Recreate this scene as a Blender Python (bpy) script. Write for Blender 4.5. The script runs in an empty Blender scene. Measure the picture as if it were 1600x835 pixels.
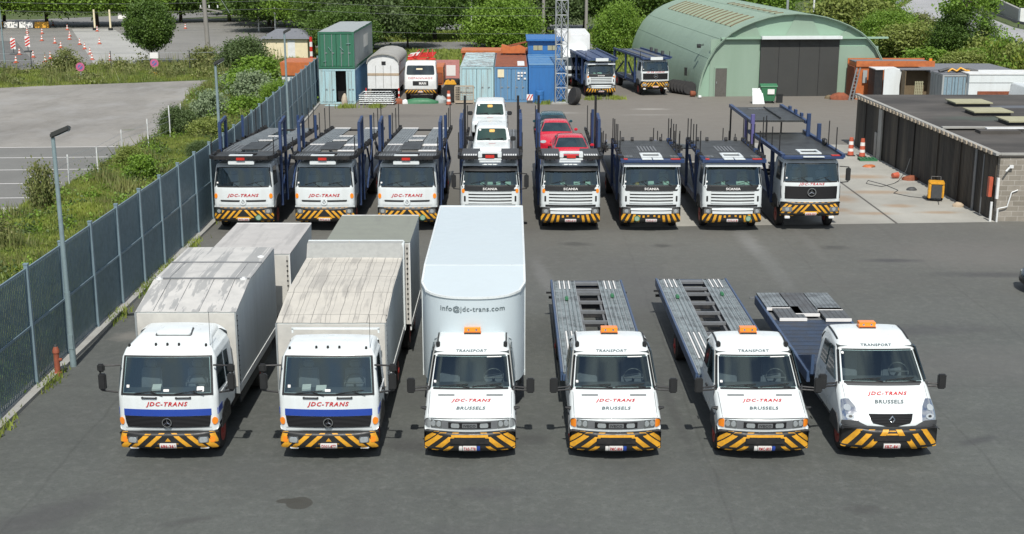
import bpy, bmesh, math, random
import numpy as np
from mathutils import Vector, Matrix
R = math.radians
random.seed(7)
SC = bpy.context.scene
COL = SC.collection
# ---------------------------------------------------------------- camera, world, sun, exposure
PITCH = math.atan(0.252)
cam = bpy.data.objects.new('camera', bpy.data.cameras.new('camera'))
COL.objects.link(cam)
cam.location = (0, 0, 11)
cam.rotation_euler = (math.pi/2 - PITCH, 0, 0)
cam.data.sensor_width = 36
cam.data.lens = 36*2016/1600
cam.data.clip_end = 6000
SC.camera = cam
SUN_EL, SUN_AZ = 52, -1.5      # azimuth: degrees the light leans towards +x while travelling to +y
w = bpy.data.worlds.new('World'); SC.world = w; w.use_nodes = True
nt = w.node_tree; bg = nt.nodes['Background']
sky = nt.nodes.new('ShaderNodeTexSky'); sky.sky_type = 'NISHITA'; sky.sun_disc = False
sky.sun_elevation = R(SUN_EL); sky.sun_rotation = R(180+SUN_AZ)
tc = nt.nodes.new('ShaderNodeTexCoord'); cn = nt.nodes.new('ShaderNodeTexNoise')
cn.inputs['Scale'].default_value = 5; cn.inputs['Detail'].default_value = 6
cr = nt.nodes.new('ShaderNodeValToRGB'); cr.color_ramp.elements[0].position = .44; cr.color_ramp.elements[1].position = .6
mx = nt.nodes.new('ShaderNodeMix'); mx.data_type = 'RGBA'
mx.inputs[7].default_value = (6.2, 6.5, 6.8, 1)
nt.links.new(tc.outputs['Generated'], cn.inputs['Vector']); nt.links.new(cn.outputs['Fac'], cr.inputs['Fac'])
nt.links.new(cr.outputs['Color'], mx.inputs[0]); nt.links.new(sky.outputs['Color'], mx.inputs[6])
nt.links.new(mx.outputs[2], bg.inputs['Color'])
bg.inputs['Strength'].default_value = 0.1
sl = bpy.data.lights.new('sun', 'SUN'); sl.energy = 4.4; sl.angle = R(.5); sl.color = (1, .955, .88)
sun = bpy.data.objects.new('sun', sl); COL.objects.link(sun)
d = Vector((math.sin(R(SUN_AZ))*math.cos(R(SUN_EL)), math.cos(R(SUN_AZ))*math.cos(R(SUN_EL)), -math.sin(R(SUN_EL))))
sun.rotation_euler = d.to_track_quat('-Z', 'Y').to_euler()
SC.view_settings.view_transform = 'Standard'; SC.view_settings.look = 'None'
SC.view_settings.exposure = 0.08; SC.view_settings.gamma = 1; SC.view_settings.use_curve_mapping = False

# ---------------------------------------------------------------- materials
def S(h):   # sRGB 0-255 -> linear
    return tuple((c/255/12.92 if c/255 <= .04045 else ((c/255+.055)/1.055)**2.4) for c in h)
class NT:
    def __init__(s, name):
        s.m = bpy.data.materials.new(name); s.m.use_nodes = True
        s.t = s.m.node_tree; s.b = s.t.nodes['Principled BSDF']
        s.co = s.t.nodes.new('ShaderNodeTexCoord').outputs['Object']
    def n(s, t, **k):
        x = s.t.nodes.new('ShaderNode'+t)
        for a, v in k.items(): setattr(x, a, v)
        return x
    def l(s, a, b): s.t.links.new(a, b)
    def map(s, scale=(1, 1, 1), loc=(0, 0, 0), rot=(0, 0, 0), src=None):
        x = s.n('Mapping'); x.inputs['Scale'].default_value = scale; x.inputs['Location'].default_value = loc
        x.inputs['Rotation'].default_value = rot; s.l(src or s.co, x.inputs['Vector']); return x.outputs[0]
    def noise(s, sc, det=4, vec=None, rough=.55, lo=None, hi=None):
        x = s.n('TexNoise'); x.inputs['Scale'].default_value = sc; x.inputs['Detail'].default_value = det
        x.inputs['Roughness'].default_value = rough; s.l(vec or s.co, x.inputs['Vector'])
        o = x.outputs['Fac']
        return s.rng(o, lo, hi) if lo is not None else o
    def rng(s, v, a, b, c=0, d=1):
        x = s.n('MapRange'); x.clamp = True
        for i, q in enumerate((a, b, c, d)): x.inputs[i+1].default_value = q
        s.l(v, x.inputs[0]); return x.outputs[0]
    def math(s, op, a, b=None, clamp=False):
        x = s.n('Math', operation=op, use_clamp=clamp)
        for i, q in enumerate((a, b)):
            if q is None: continue
            if isinstance(q, (int, float)): x.inputs[i].default_value = q
            else: s.l(q, x.inputs[i])
        return x.outputs[0]
    def mix(s, f, a, b, blend='MIX'):
        x = s.n('Mix', data_type='RGBA', blend_type=blend)
        for i, q in ((0, f), (6, a), (7, b)):
            if isinstance(q, (int, float)): x.inputs[i].default_value = q
            elif isinstance(q, tuple): x.inputs[i].default_value = (*q[:3], 1)
            else: s.l(q, x.inputs[i])
        return x.outputs[2]
    def sep(s, vec=None):
        x = s.n('SeparateXYZ'); s.l(vec or s.co, x.inputs[0]); return x.outputs
    def blob(s, cx, cy, rx, ry, rot=0, soft=.4, dist=.25, sc=2.0):   # soft irregular ellipse mask in the object's xy
        nz = s.n('TexNoise'); nz.inputs['Scale'].default_value = sc; nz.inputs['Detail'].default_value = 5; s.l(s.co, nz.inputs['Vector'])
        mp = s.n('Mapping', vector_type='TEXTURE'); mp.inputs['Location'].default_value = (cx, cy, 0)
        mp.inputs['Rotation'].default_value = (0, 0, rot); mp.inputs['Scale'].default_value = (rx, ry, 1e3)
        s.l(s.co, mp.inputs['Vector'])
        ln = s.n('VectorMath', operation='LENGTH'); s.l(mp.outputs[0], ln.inputs[0])
        v = s.math('ADD', ln.outputs['Value'], s.math('MULTIPLY', s.math('SUBTRACT', nz.outputs['Fac'], .5), dist*4))
        return s.rng(v, 1-soft, 1+soft, 1, 0)
    def bump(s, h, st=.3, d=.02):
        x = s.n('Bump'); x.inputs['Strength'].default_value = st; x.inputs['Distance'].default_value = d
        s.l(h, x.inputs['Height']); s.l(x.outputs[0], s.b.inputs['Normal'])
    def col(s, c):
        if isinstance(c, tuple): s.b.inputs['Base Color'].default_value = (*c[:3], 1)
        else: s.l(c, s.b.inputs['Base Color'])
    def set(s, **k):
        for a, v in k.items():
            i = s.b.inputs[a.replace('_', ' ')]
            if isinstance(v, (int, float, tuple)): i.default_value = v
            else: s.l(v, i)
        return s
M = {}
def plain(name, c, rough=.5, metal=0, dirt=.15, sc=6, coat=0, dcol=None, streak=False):
    n = NT(name)
    v = n.map((1, 1, .12)) if streak else n.co
    f = n.noise(sc, 6, v, .65, .42, .72)
    f2 = n.math('MULTIPLY', f, dirt)
    n.col(n.mix(f2, c, dcol or tuple(q*.35 for q in c)))
    n.set(Roughness=n.rng(n.noise(sc*2, 3), .3, .7, max(rough-.08, .03), min(rough+.12, 1)), Metallic=metal, Coat_Weight=coat, Coat_Roughness=.08)
    M[name] = n.m; return n.m
W = (.67, .72, .73)
plain('white_paint', W, .32, dirt=.22, sc=2.2, coat=.3, dcol=(.4, .39, .36), streak=True)
plain('lining', (.05, .06, .06), .8)
plain('seat', (.16, .17, .19), .8, dirt=.3)
plain('paper', (.75, .75, .72), .7)
plain('white_dull', (.7, .72, .72), .5, dirt=.3, sc=2.5, dcol=(.35, .34, .3))
plain('luton_white', (.5, .575, .61), .4, dirt=.12, sc=1.5, dcol=(.42, .45, .46))
plain('black_plastic', (.018, .019, .02), .45, dirt=.2)
plain('black_metal', (.012, .013, .015), .5, dirt=.3, dcol=(.06, .05, .04))
plain('dark_grey', (.05, .055, .06), .6, dirt=.3, dcol=(.11, .1, .09))
plain('mid_grey', (.16, .17, .18), .55, dirt=.3)
plain('chassis', (.022, .024, .028), .6, dirt=.4, dcol=(.08, .07, .06))
plain('blue_frame', (.022, .048, .13), .42, dirt=.5, dcol=(.05, .06, .08), sc=4)
plain('rail_blue', (.05, .085, .16), .45, dirt=.5, dcol=(.09, .1, .12), sc=3)
plain('lilac_frame', (.13, .12, .3), .42, dirt=.25, sc=4)
plain('blue_band', (.02, .06, .33), .35, dirt=.1)
plain('yellow', (.72, .36, .025), .45, dirt=.5, sc=9, dcol=(.25, .12, .02))
plain('orange_lens', (.95, .28, .02), .15, dirt=.1, coat=.6)
plain('chrome', (.7, .72, .74), .14, 1, dirt=.1)
plain('lens', (.55, .6, .62), .1, .5, dirt=.3, sc=20)
plain('red_text', (.5, .02, .025), .4, dirt=.1)
plain('grey_text', (.09, .12, .13), .4, dirt=.1)
plain('plate_white', (.75, .74, .72), .4, dirt=.1)
plain('tyre', (.016, .016, .017), .8, dirt=.4, dcol=(.06, .055, .05))
plain('rim_red', (.3, .02, .015), .5, dirt=.4)
plain('rim_grey', (.25, .26, .27), .4, .5, dirt=.4)
plain('galv', (.34, .37, .38), .45, .35, dirt=.3, sc=8)
plain('lamp_pole', (.24, .32, .34), .5, .2, dirt=.3, sc=8)
plain('canvas_light', (.55, .54, .5), .7, dirt=.4, sc=2.2, dcol=(.3, .3, .29))
plain('canvas_step', (.3, .31, .3), .7, dirt=.2)  # darker canvas: shade on the steep step put into the colour
plain('canvas_side', (.56, .59, .58), .6, dirt=.3, sc=3, dcol=(.36, .36, .33), streak=True)
plain('cream', (.74, .66, .45), .7, dirt=.2, sc=2)
plain('door_grey', (.1, .095, .085), .7, dirt=.3)
plain('roof_slate', (.17, .18, .2), .8, dirt=.3)
plain('red_car', (.55, .02, .04), .25, dirt=.1, coat=.6)
plain('teal_car', (.015, .07, .09), .25, dirt=.1, coat=.6)
plain('cont_green', (.03, .15, .09), .55, dirt=.35, sc=5, dcol=(.06, .07, .05), streak=True)
plain('cont_grey', (.33, .36, .36), .6, dirt=.3, streak=True)
plain('cont_lblue', (.36, .55, .6), .6, dirt=.45, sc=5, dcol=(.3, .22, .15), streak=True)
plain('cont_blue', (.11, .25, .42), .55, dirt=.35, sc=5, dcol=(.08, .1, .14), streak=True)
plain('cont_bright', (.03, .15, .4), .5, dirt=.3, sc=5, dcol=(.03, .08, .18), streak=True)
plain('faded_pink', (.5, .22, .2), .7, dirt=.4)
plain('cont_steel', (.22, .32, .38), .6, dirt=.3)
plain('rust', (.25, .075, .035), .85, dirt=.6, sc=3, dcol=(.09, .04, .03))
plain('peeling', (.42, .62, .66), .7, dirt=1.0, sc=1.9, dcol=(.12, .11, .1))
plain('orange_paint', (.5, .15, .045), .5, dirt=.5, sc=3, dcol=(.2, .06, .03))
plain('hangar_green', (.24, .335, .262), .65, dirt=.35, sc=.6, dcol=(.15, .23, .165), streak=True)
n = NT('hangar_roof'); y_ = n.sep()[1]; q = n.math('SINE', n.math('MULTIPLY', y_, 16.5)); f = n.noise(.5, 6, n.map((1, 1, .3)), .65, .4, .72)
k = n.mix(n.math('MULTIPLY', f, .4), (.25, .345, .27), (.17, .235, .18)); k = n.mix(n.rng(q, .2, 1, 0, .22), k, (.13, .2, .15)); n.col(k); n.set(Roughness=.6); n.bump(q, .6, .03); M['hangar_roof'] = n.m
plain('hangar_light', (.255, .39, .295), .6, dirt=.2, sc=.7, dcol=(.2, .3, .22))
plain('hangar_door', (.042, .044, .042), .7, dirt=.3, sc=1, dcol=(.06, .06, .055))
plain('hangar_strip', (.3, .36, .24), .6, dirt=.3, sc=2)
plain('brown_rib', (.16, .12, .07), .8, dirt=.3)
plain('red_paint', (.55, .03, .02), .45, dirt=.3)
plain('standpipe_paint', (.3, .085, .045), .7, dirt=.5)
plain('cone_orange', (.5, .11, .06), .5, dirt=.3)
plain('wood_pole', (.26, .25, .23), .8, dirt=.4, sc=5, streak=True)
plain('timber', (.45, .36, .26), .8, dirt=.4, sc=6)
plain('bark', (.07, .055, .04), .9, dirt=.5, sc=6)
plain('concrete', (.33, .33, .31), .85, dirt=.45, sc=1.5, dcol=(.2, .19, .17))
plain('bin_green', (.04, .17, .08), .5, dirt=.2)
plain('glass_house', (.03, .04, .05), .1)
plain('stone_tan', (.42, .36, .28), .85, dirt=.4, sc=2)
plain('fence_steel', (.15, .215, .25), .5, .2, dirt=.3, sc=3)
plain('fence_light', (.2, .28, .325), .45, .2, dirt=.25, sc=4)
plain('sky_board', (.36, .35, .23), .7, dirt=.25, sc=2)
plain('dark_car', (.012, .02, .025), .25, dirt=.1, coat=.5)
plain('dull_blue', (.12, .15, .35), .5)
plain('pink', (.5, .12, .24), .5, dirt=.1)
plain('olive_lamp', (.03, .032, .03), .4)
def glass(name, a, b):  # blotchy base colour imitates reflected clouds
    n = NT(name); f = n.noise(1.1, 3, n.map((1, 1, .6)), .5, .35, .7)
    n.col(n.mix(f, a, b)); n.set(Roughness=.05, Specular_IOR_Level=.95); M[name] = n.m
glass('glass', (.006, .013, .016), (.03, .05, .058))
glass('glass_green', (.005, .014, .012), (.015, .045, .036))
# grille: black with fine horizontal slats
n = NT('grille'); z = n.sep()[2]; s_ = n.math('SINE', n.math('MULTIPLY', z, 210)); n.col(n.mix(n.rng(s_, -1, 1), (.003, .003, .004), (.02, .021, .024)))
n.set(Roughness=.6, Specular_IOR_Level=.2); n.bump(s_, .5, .01); M['grille'] = n.m
# canvas roof with dirty stripes running along the box
def canvas(name, c, dk, sc=3.5, thr=(.52, .62), along=.08, grid=False):
    n = NT(name); f = n.noise(sc, 5, n.map((1, along, 1)), .6, *thr); g = n.noise(2.2, 6, None, .6, .4, .75)
    c1 = n.mix(n.math('MULTIPLY', f, .6), c, dk); c1 = n.mix(n.math('MULTIPLY', g, .35), c1, dk)
    if grid:
        xs = n.sep()
        for ax, fr, w_ in ((0, 3.1, .05), (0, 4.7, .04), (1, .8, .02)):
            q = n.math('FRACT', n.math('MULTIPLY', n.math('ADD', xs[ax], n.math('MULTIPLY', n.math('SUBTRACT', n.noise(1.7, 2), .5), .08)), fr))
            c1 = n.mix(n.math('MULTIPLY', n.math('LESS_THAN', q, w_), .6), c1, tuple(v*.4 for v in dk))
    n.col(c1); n.set(Roughness=.7); n.bump(n.noise(5, 4), .25, .03); M[name] = n.m
def pane(name, tint, refl=1.0):   # thin see-through glass with fresnel reflection
    n = NT(name); n.t.nodes.remove(n.b); tr = n.n('BsdfTransparent'); tr.inputs['Color'].default_value = (*tint, 1); gl = n.n('BsdfGlossy'); gl.inputs['Roughness'].default_value = .03; gl.inputs['Color'].default_value = (.78, .97, .98, 1)
    fr = n.n('Fresnel'); fr.inputs['IOR'].default_value = 1.75; ms = n.n('MixShader'); n.l(n.math('ADD', fr.outputs[0], .05), ms.inputs[0]); n.l(tr.outputs[0], ms.inputs[1]); n.l(gl.outputs[0], ms.inputs[2])
    n.l(ms.outputs[0], n.t.nodes['Material Output'].inputs['Surface']); M[name] = n.m
pane('pane', (.66, .76, .76)); pane('pane_green', (.5, .7, .63))
canvas('canvas_roof', (.5, .495, .475), (.2, .21, .215), sc=5.5, thr=(.51, .545), along=.02)
canvas('canvas_roof_grid', (.5, .48, .43), (.28, .27, .25), sc=4, grid=True)
canvas('canvas_roof_plain', (.44, .43, .415), (.28, .275, .27), sc=3)
canvas('canvas_roof_green', (.22, .235, .2), (.17, .175, .16), sc=1.2)
# tread metal: grooves along y
def tread(name, c, per=11, ax=0, g=.35, dirt=(.05, .05, .05)):
    n = NT(name); x = n.sep()[ax]; q = n.math('FRACT', n.math('MULTIPLY', x, per))
    l = n.math('LESS_THAN', q, .22); c1 = n.mix(n.math('MULTIPLY', l, .8), c, tuple(v*g for v in c))
    v_ = n.n('TexVoronoi'); v_.inputs['Scale'].default_value = 14; n.l(n.co, v_.inputs['Vector']); c1 = n.mix(n.rng(v_.outputs['Distance'], .22, .3, .55, 0), c1, tuple(v*.3 for v in c)); c1 = n.mix(n.noise(2.5, 6, None, .65, .42, .75), c1, dirt); n.col(c1)
    n.set(Roughness=.5, Metallic=.35); n.bump(l, .4, -.01); M[name] = n.m
tread('tread_grey', (.29, .34, .35), 9)
tread('tread_light', (.27, .3, .31), 9)
tread('tread_dark', (.075, .08, .08), 12, dirt=(.025, .025, .022))
tread('tread_mid', (.15, .16, .165), 7, dirt=(.08, .075, .07))
tread('deck_blue', (.045, .07, .12), 3, 1)
# yard asphalt
def asphalt(name, base, var=.25, big=.15, fine=60):
    n = NT(name)
    a = n.noise(big, 5, None, .55, .3, .7); b = n.noise(fine, 3, None, .7, .3, .7); c = n.noise(1.3, 6, None, .6, .35, .75)
    k = n.mix(a, tuple(v*(1-var) for v in base), tuple(v*(1+var) for v in base))
    k = n.mix(n.math('MULTIPLY', c, .3), k, tuple(v*1.35 for v in base)); k = n.mix(n.math('MULTIPLY', b, .35), k, tuple(v*.55 for v in base))
    n.set(Roughness=n.rng(c, 0, 1, .72, .9)); n.bump(b, .4, .006)
    return n, k
n, k = asphalt('yard', (.088, .096, .089), .2, .12, 45)
k = n.mix(n.math('MULTIPLY', n.noise(.55, 7, n.map((1, .8, 1)), .65, .48, .7), .3), k, (.085, .09, .09))
k = n.mix(n.math('MULTIPLY', n.noise(4, 9, None, .8, .48, .7), .45), k, (.17, .175, .168)); k = n.mix(n.math('MULTIPLY', n.noise(11, 6, None, .8, .52, .62), .45), k, (.05, .053, .05)); k = n.mix(n.math('MULTIPLY', n.noise(.22, 8, None, .7, .5, .6), .3), k, (.065, .07, .067))
# long seams, tyre polish, stains and pale scuffs of the yard
xs = n.sep(n.co)
wob = n.math('MULTIPLY', n.math('SUBTRACT', n.noise(.5, 4), .5), .35)
for x0 in (-9.8, 4.3, 10.4, 14.6):
    dd = n.math('ABSOLUTE', n.math('ADD', n.math('SUBTRACT', xs[0], x0), wob)); k = n.mix(n.rng(dd, .012, .05, .2, 0), k, (.03, .03, .03))
for y0 in (22.6, 31.2, 43.5, 79):
    dd = n.math('ABSOLUTE', n.math('ADD', n.math('SUBTRACT', xs[1], y0), wob)); k = n.mix(n.rng(dd, .02, .07, .15, 0), k, (.03, .03, .03))
st = n.noise(.5, 5, n.map((1, .7, 1)), .6, .5, .72); k = n.mix(n.math('MULTIPLY', st, .25), k, (.06, .061, .06))
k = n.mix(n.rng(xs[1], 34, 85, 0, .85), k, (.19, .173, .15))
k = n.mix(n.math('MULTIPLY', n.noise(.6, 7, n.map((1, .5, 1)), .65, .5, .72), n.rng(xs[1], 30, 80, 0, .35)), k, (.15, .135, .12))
for (cx, cy, rx, ry) in ((-4.3, 24.12, .27, .3), (-4.52, 24.22, .26, .12)): k = n.mix(n.math('MULTIPLY', n.blob(cx, cy, rx, ry, 0, .06, .1, 2.5), .9), k, (.045, .045, .038))
for (cx, cy, rx, ry, ro, c, o) in (
  (-.6, 24.6, .6, .3, 0, (.055, .055, .06), .4),
  (-7.2, 46.5, .35, .3, 0, (.035, .035, .035), .6), (2.4, 47.2, .5, .3, 0, (.035, .035, .035), .5), (5.6, 46.9, .3, .25, 0, (.035, .035, .035), .6), (12, 46.6, .45, .3, 0, (.04, .04, .04), .5), (-6.3, 23.3, .5, .12, .4, (.05, .05, .05), .5), (7.0, 23.8, .35, .2, 0, (.045, .045, .045), .5), (3.9, 29.5, .12, 2.5, .03, (.05, .05, .05), .4), (12.4, 26.5, .12, 3.5, -.1, (.05, .05, .05), .35), (9.1, 45.0, .3, 4.6, .0, (.28, .29, .29), .12), (8.9, 47.6, .3, 2.0, .0, (.3, .3, .3), .18), (11.2, 47.2, .2, 2.0, .0, (.25, .25, .25), .1),
  (13.6, 44.6, .9, .25, 0, (.04, .04, .045), .7), (1.05, 42.5, .25, 2.2, .1, (.22, .22, .22), .25), (16.5, 42.6, 1.8, .35, 0, (.04, .04, .045), .5), (11, 36, 2.5, .5, .1, (.055, .055, .06), .5),
  (-10.9, 35.5, .5, .4, .2, (.2, .19, .17), .6), (-11.2, 21.9, .9, .5, 0, (.05, .04, .03), .9), (-9.2, 23.5, 1.2, .5, .8, (.06, .06, .062), .6), (-3, 80, 7, 3, .1, (.16, .15, .135), .4),
  (9.4, 87.5, 1.1, .35, 0, (.4, .39, .36), .5), (3, 85.5, 1.3, .4, 0, (.33, .32, .3), .5), (9, 84.5, 1.6, .3, 0, (.28, .27, .25), .5), (-8, 84, 3, .8, 0, (.1, .09, .08), .5),
  (4.5, 40, 1.3, 4, .2, (.075, .075, .078), .35), (8.5, 31.5, 1.5, 1.2, 0, (.06, .06, .062), .45), (-1.5, 22.3, 3, .6, .1, (.075, .075, .078), .35),
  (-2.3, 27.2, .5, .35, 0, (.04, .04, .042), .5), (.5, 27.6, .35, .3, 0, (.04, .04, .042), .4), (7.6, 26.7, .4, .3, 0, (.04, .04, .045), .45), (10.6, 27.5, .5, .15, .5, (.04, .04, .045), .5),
  (4.4, 72, 2.5, 8, 0, (.13, .12, .11), .35), (17, 45.5, 3, 2.0, 0, (.15, .14, .13), .35), (13.5, 33, 3.5, 1.5, 0, (.13, .125, .12), .3)):
    k = n.mix(n.math('MULTIPLY', n.blob(cx, cy, rx, ry, ro, .5, .3, 3.2), o), k, c)
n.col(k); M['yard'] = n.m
n = NT('peeling'); f = n.noise(2.6, 7, n.map((.5, 1.6, 1)), .7, .47, .53); g = n.noise(6, 5, None, .7, .5, .56)
k = n.mix(f, (.45, .66, .7), (.09, .08, .075)); k = n.mix(n.math('MULTIPLY', g, .8), k, (.5, .52, .5)); n.col(k); n.set(Roughness=.7); M['peeling'] = n.m
n, k = asphalt('pad', (.36, .355, .32), .2, .35, 30)
xs = n.sep()
for (cx, cy, rx, ry) in ((15, 52.8, .9, .3), (16.6, 54.4, .6, .35), (16.4, 57.5, 1.2, .4), (17.9, 53, .8, .25), (14.6, 56, .5, .8), (16.9, 61.5, 1, .5), (13.9, 53.5, .4, .4)):
    k = n.mix(n.math('MULTIPLY', n.blob(cx, cy, rx, ry, 0, .5, .25, 2), .6), k, (.3, .19, .1))
k = n.mix(n.math('MULTIPLY', n.blob(12, 60, 2.5, 14, 0, .6, .3, .6), .45), k, (.16, .155, .145))
for x0 in (10.5, 15.5): k = n.mix(n.rng(n.math('ABSOLUTE', n.math('SUBTRACT', xs[0], x0)), .03, .07, .85, 0), k, (.04, .035, .03))
n.col(k); M['pad'] = n.m
n, k = asphalt('gravel', (.24, .23, .21), .25, .12, 14)
k = n.mix(n.math('MULTIPLY', n.noise(2.2, 7, None, .75, .45, .75), .45), k, (.13, .12, .11)); k = n.mix(n.math('MULTIPLY', n.noise(.13, 7, n.map((1, .5, 1), rot=(0, 0, .3)), .65, .47, .6), .4), k, (.34, .325, .3)); k = n.mix(n.math('MULTIPLY', n.noise(.3, 7, n.map((1, .5, 1), loc=(40, 3, 0)), .7, .53, .66), .45), k, (.14, .13, .11))
k = n.mix(n.noise(.35, 5, n.map((1, .5, 1)), .6, .5, .75), k, (.29, .285, .275)); k = n.mix(n.math('MULTIPLY', n.noise(.25, 6, None, .6, .62, .72), .6), k, (.1, .13, .05)); n.col(k); M['gravel'] = n.m
for nm, c in (('park', (.17, .17, .16)), ('far_lot', (.21, .205, .19)), ('far_strip', (.36, .36, .34)), ('road', (.2, .2, .195)), ('hill_road', (.34, .345, .35)), ('far_dark', (.13, .13, .125))):
    n, k = asphalt(nm, c, .15, .2, 20); n.col(k); M[nm] = n.m
n = NT('soil'); k = n.mix(n.noise(.4, 6, None, .6, .3, .7), (.055, .1, .022), (.12, .14, .05)); k = n.mix(n.noise(9, 4, None, .7, .4, .7), k, (.04, .06, .02)); n.col(k); n.set(Roughness=.95); M['soil'] = n.m
def leaf(name, a, b, c, sc=.5):
    n = NT(name); f = n.noise(sc, 3, None, .6, .35, .65); g = n.noise(7, 2, None, .6, .3, .7)
    k = n.mix(f, a, b); k = n.mix(n.math('MULTIPLY', g, .6), k, c); n.col(k); n.set(Roughness=.6)
    tr = n.n('BsdfTranslucent'); n.l(k, tr.inputs['Color']); ms = n.n('MixShader'); ms.inputs[0].default_value = .28
    n.l(n.b.outputs[0], ms.inputs[1]); n.l(tr.outputs[0], ms.inputs[2]); out = n.t.nodes['Material Output']; n.l(ms.outputs[0], out.inputs['Surface']); M[name] = n.m
leaf('leaf_mid', (.085, .185, .014), (.16, .28, .025), (.24, .36, .05))
leaf('leaf_dark', (.04, .095, .012), (.085, .155, .02), (.13, .21, .035))
leaf('leaf_blue', (.065, .105, .03), (.095, .145, .045), (.12, .18, .06))
leaf('leaf_yellow', (.16, .23, .035), (.22, .27, .06), (.28, .31, .09))
leaf('leaf_pale', (.17, .24, .12), (.22, .3, .16), (.3, .36, .22))
leaf('grass', (.065, .155, .016), (.25, .34, .045), (.33, .31, .1), .45)
leaf('weeds', (.07, .14, .025), (.2, .25, .06), (.32, .26, .13), .6)
# block wall
n = NT('blocks'); br = n.n('TexBrick'); n.l(n.map((1, 1, 1), rot=(R(90), 0, 0)), br.inputs['Vector'])
br.inputs['Scale'].default_value = 1; br.inputs['Brick Width'].default_value = .5; br.inputs['Row Height'].default_value = .21; br.inputs['Mortar Size'].default_value = .012
br.inputs['Color1'].default_value = (.22, .2, .165, 1); br.inputs['Color2'].default_value = (.3, .275, .235, 1); br.inputs['Mortar'].default_value = (.4, .38, .34, 1)
n.col(n.mix(n.math('MULTIPLY', n.noise(3, 5, None, .6, .4, .7), .3), br.outputs['Color'], (.13, .12, .1))); n.set(Roughness=.9); n.bump(br.outputs['Fac'], .5, -.01); M['blocks'] = n.m
# tarred shed wall with vertical streaks, bituminous roof
n = NT('tarred'); f = n.noise(1.2, 6, n.map((1, 1, .08)), .7, .45, .7); g = n.math('SINE', n.math('MULTIPLY', n.sep()[1], 42))
n.col(n.mix(f, n.mix(n.rng(g, -1, 1), (.011, .01, .009), (.034, .03, .025)), (.1, .085, .065))); n.set(Roughness=.8); n.bump(g, .5, .02); M['tarred'] = n.m
n = NT('felt'); f = n.noise(.35, 6, n.map((.5, 1, 1)), .6, .4, .7); k = n.mix(f, (.045, .041, .037), (.1, .092, .082))
k = n.mix(n.math('MULTIPLY', n.blob(23, 61.5, 2.2, .7, 0, .5, .3, 1), .6), k, (.06, .09, .07)); k = n.mix(n.math('MULTIPLY', n.blob(26, 66, 2, .5, 0, .5, .3, 1), .6), k, (.15, .17, .2))
sx = n.sep(); k = n.mix(n.rng(n.math('ABSOLUTE', n.math('SUBTRACT', n.math('FRACT', n.math('MULTIPLY', sx[1], .9)), .5)), .47, .5, 0, .5), k, (.025, .025, .025)); n.col(k); n.set(Roughness=.8); M['felt'] = n.m

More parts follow.
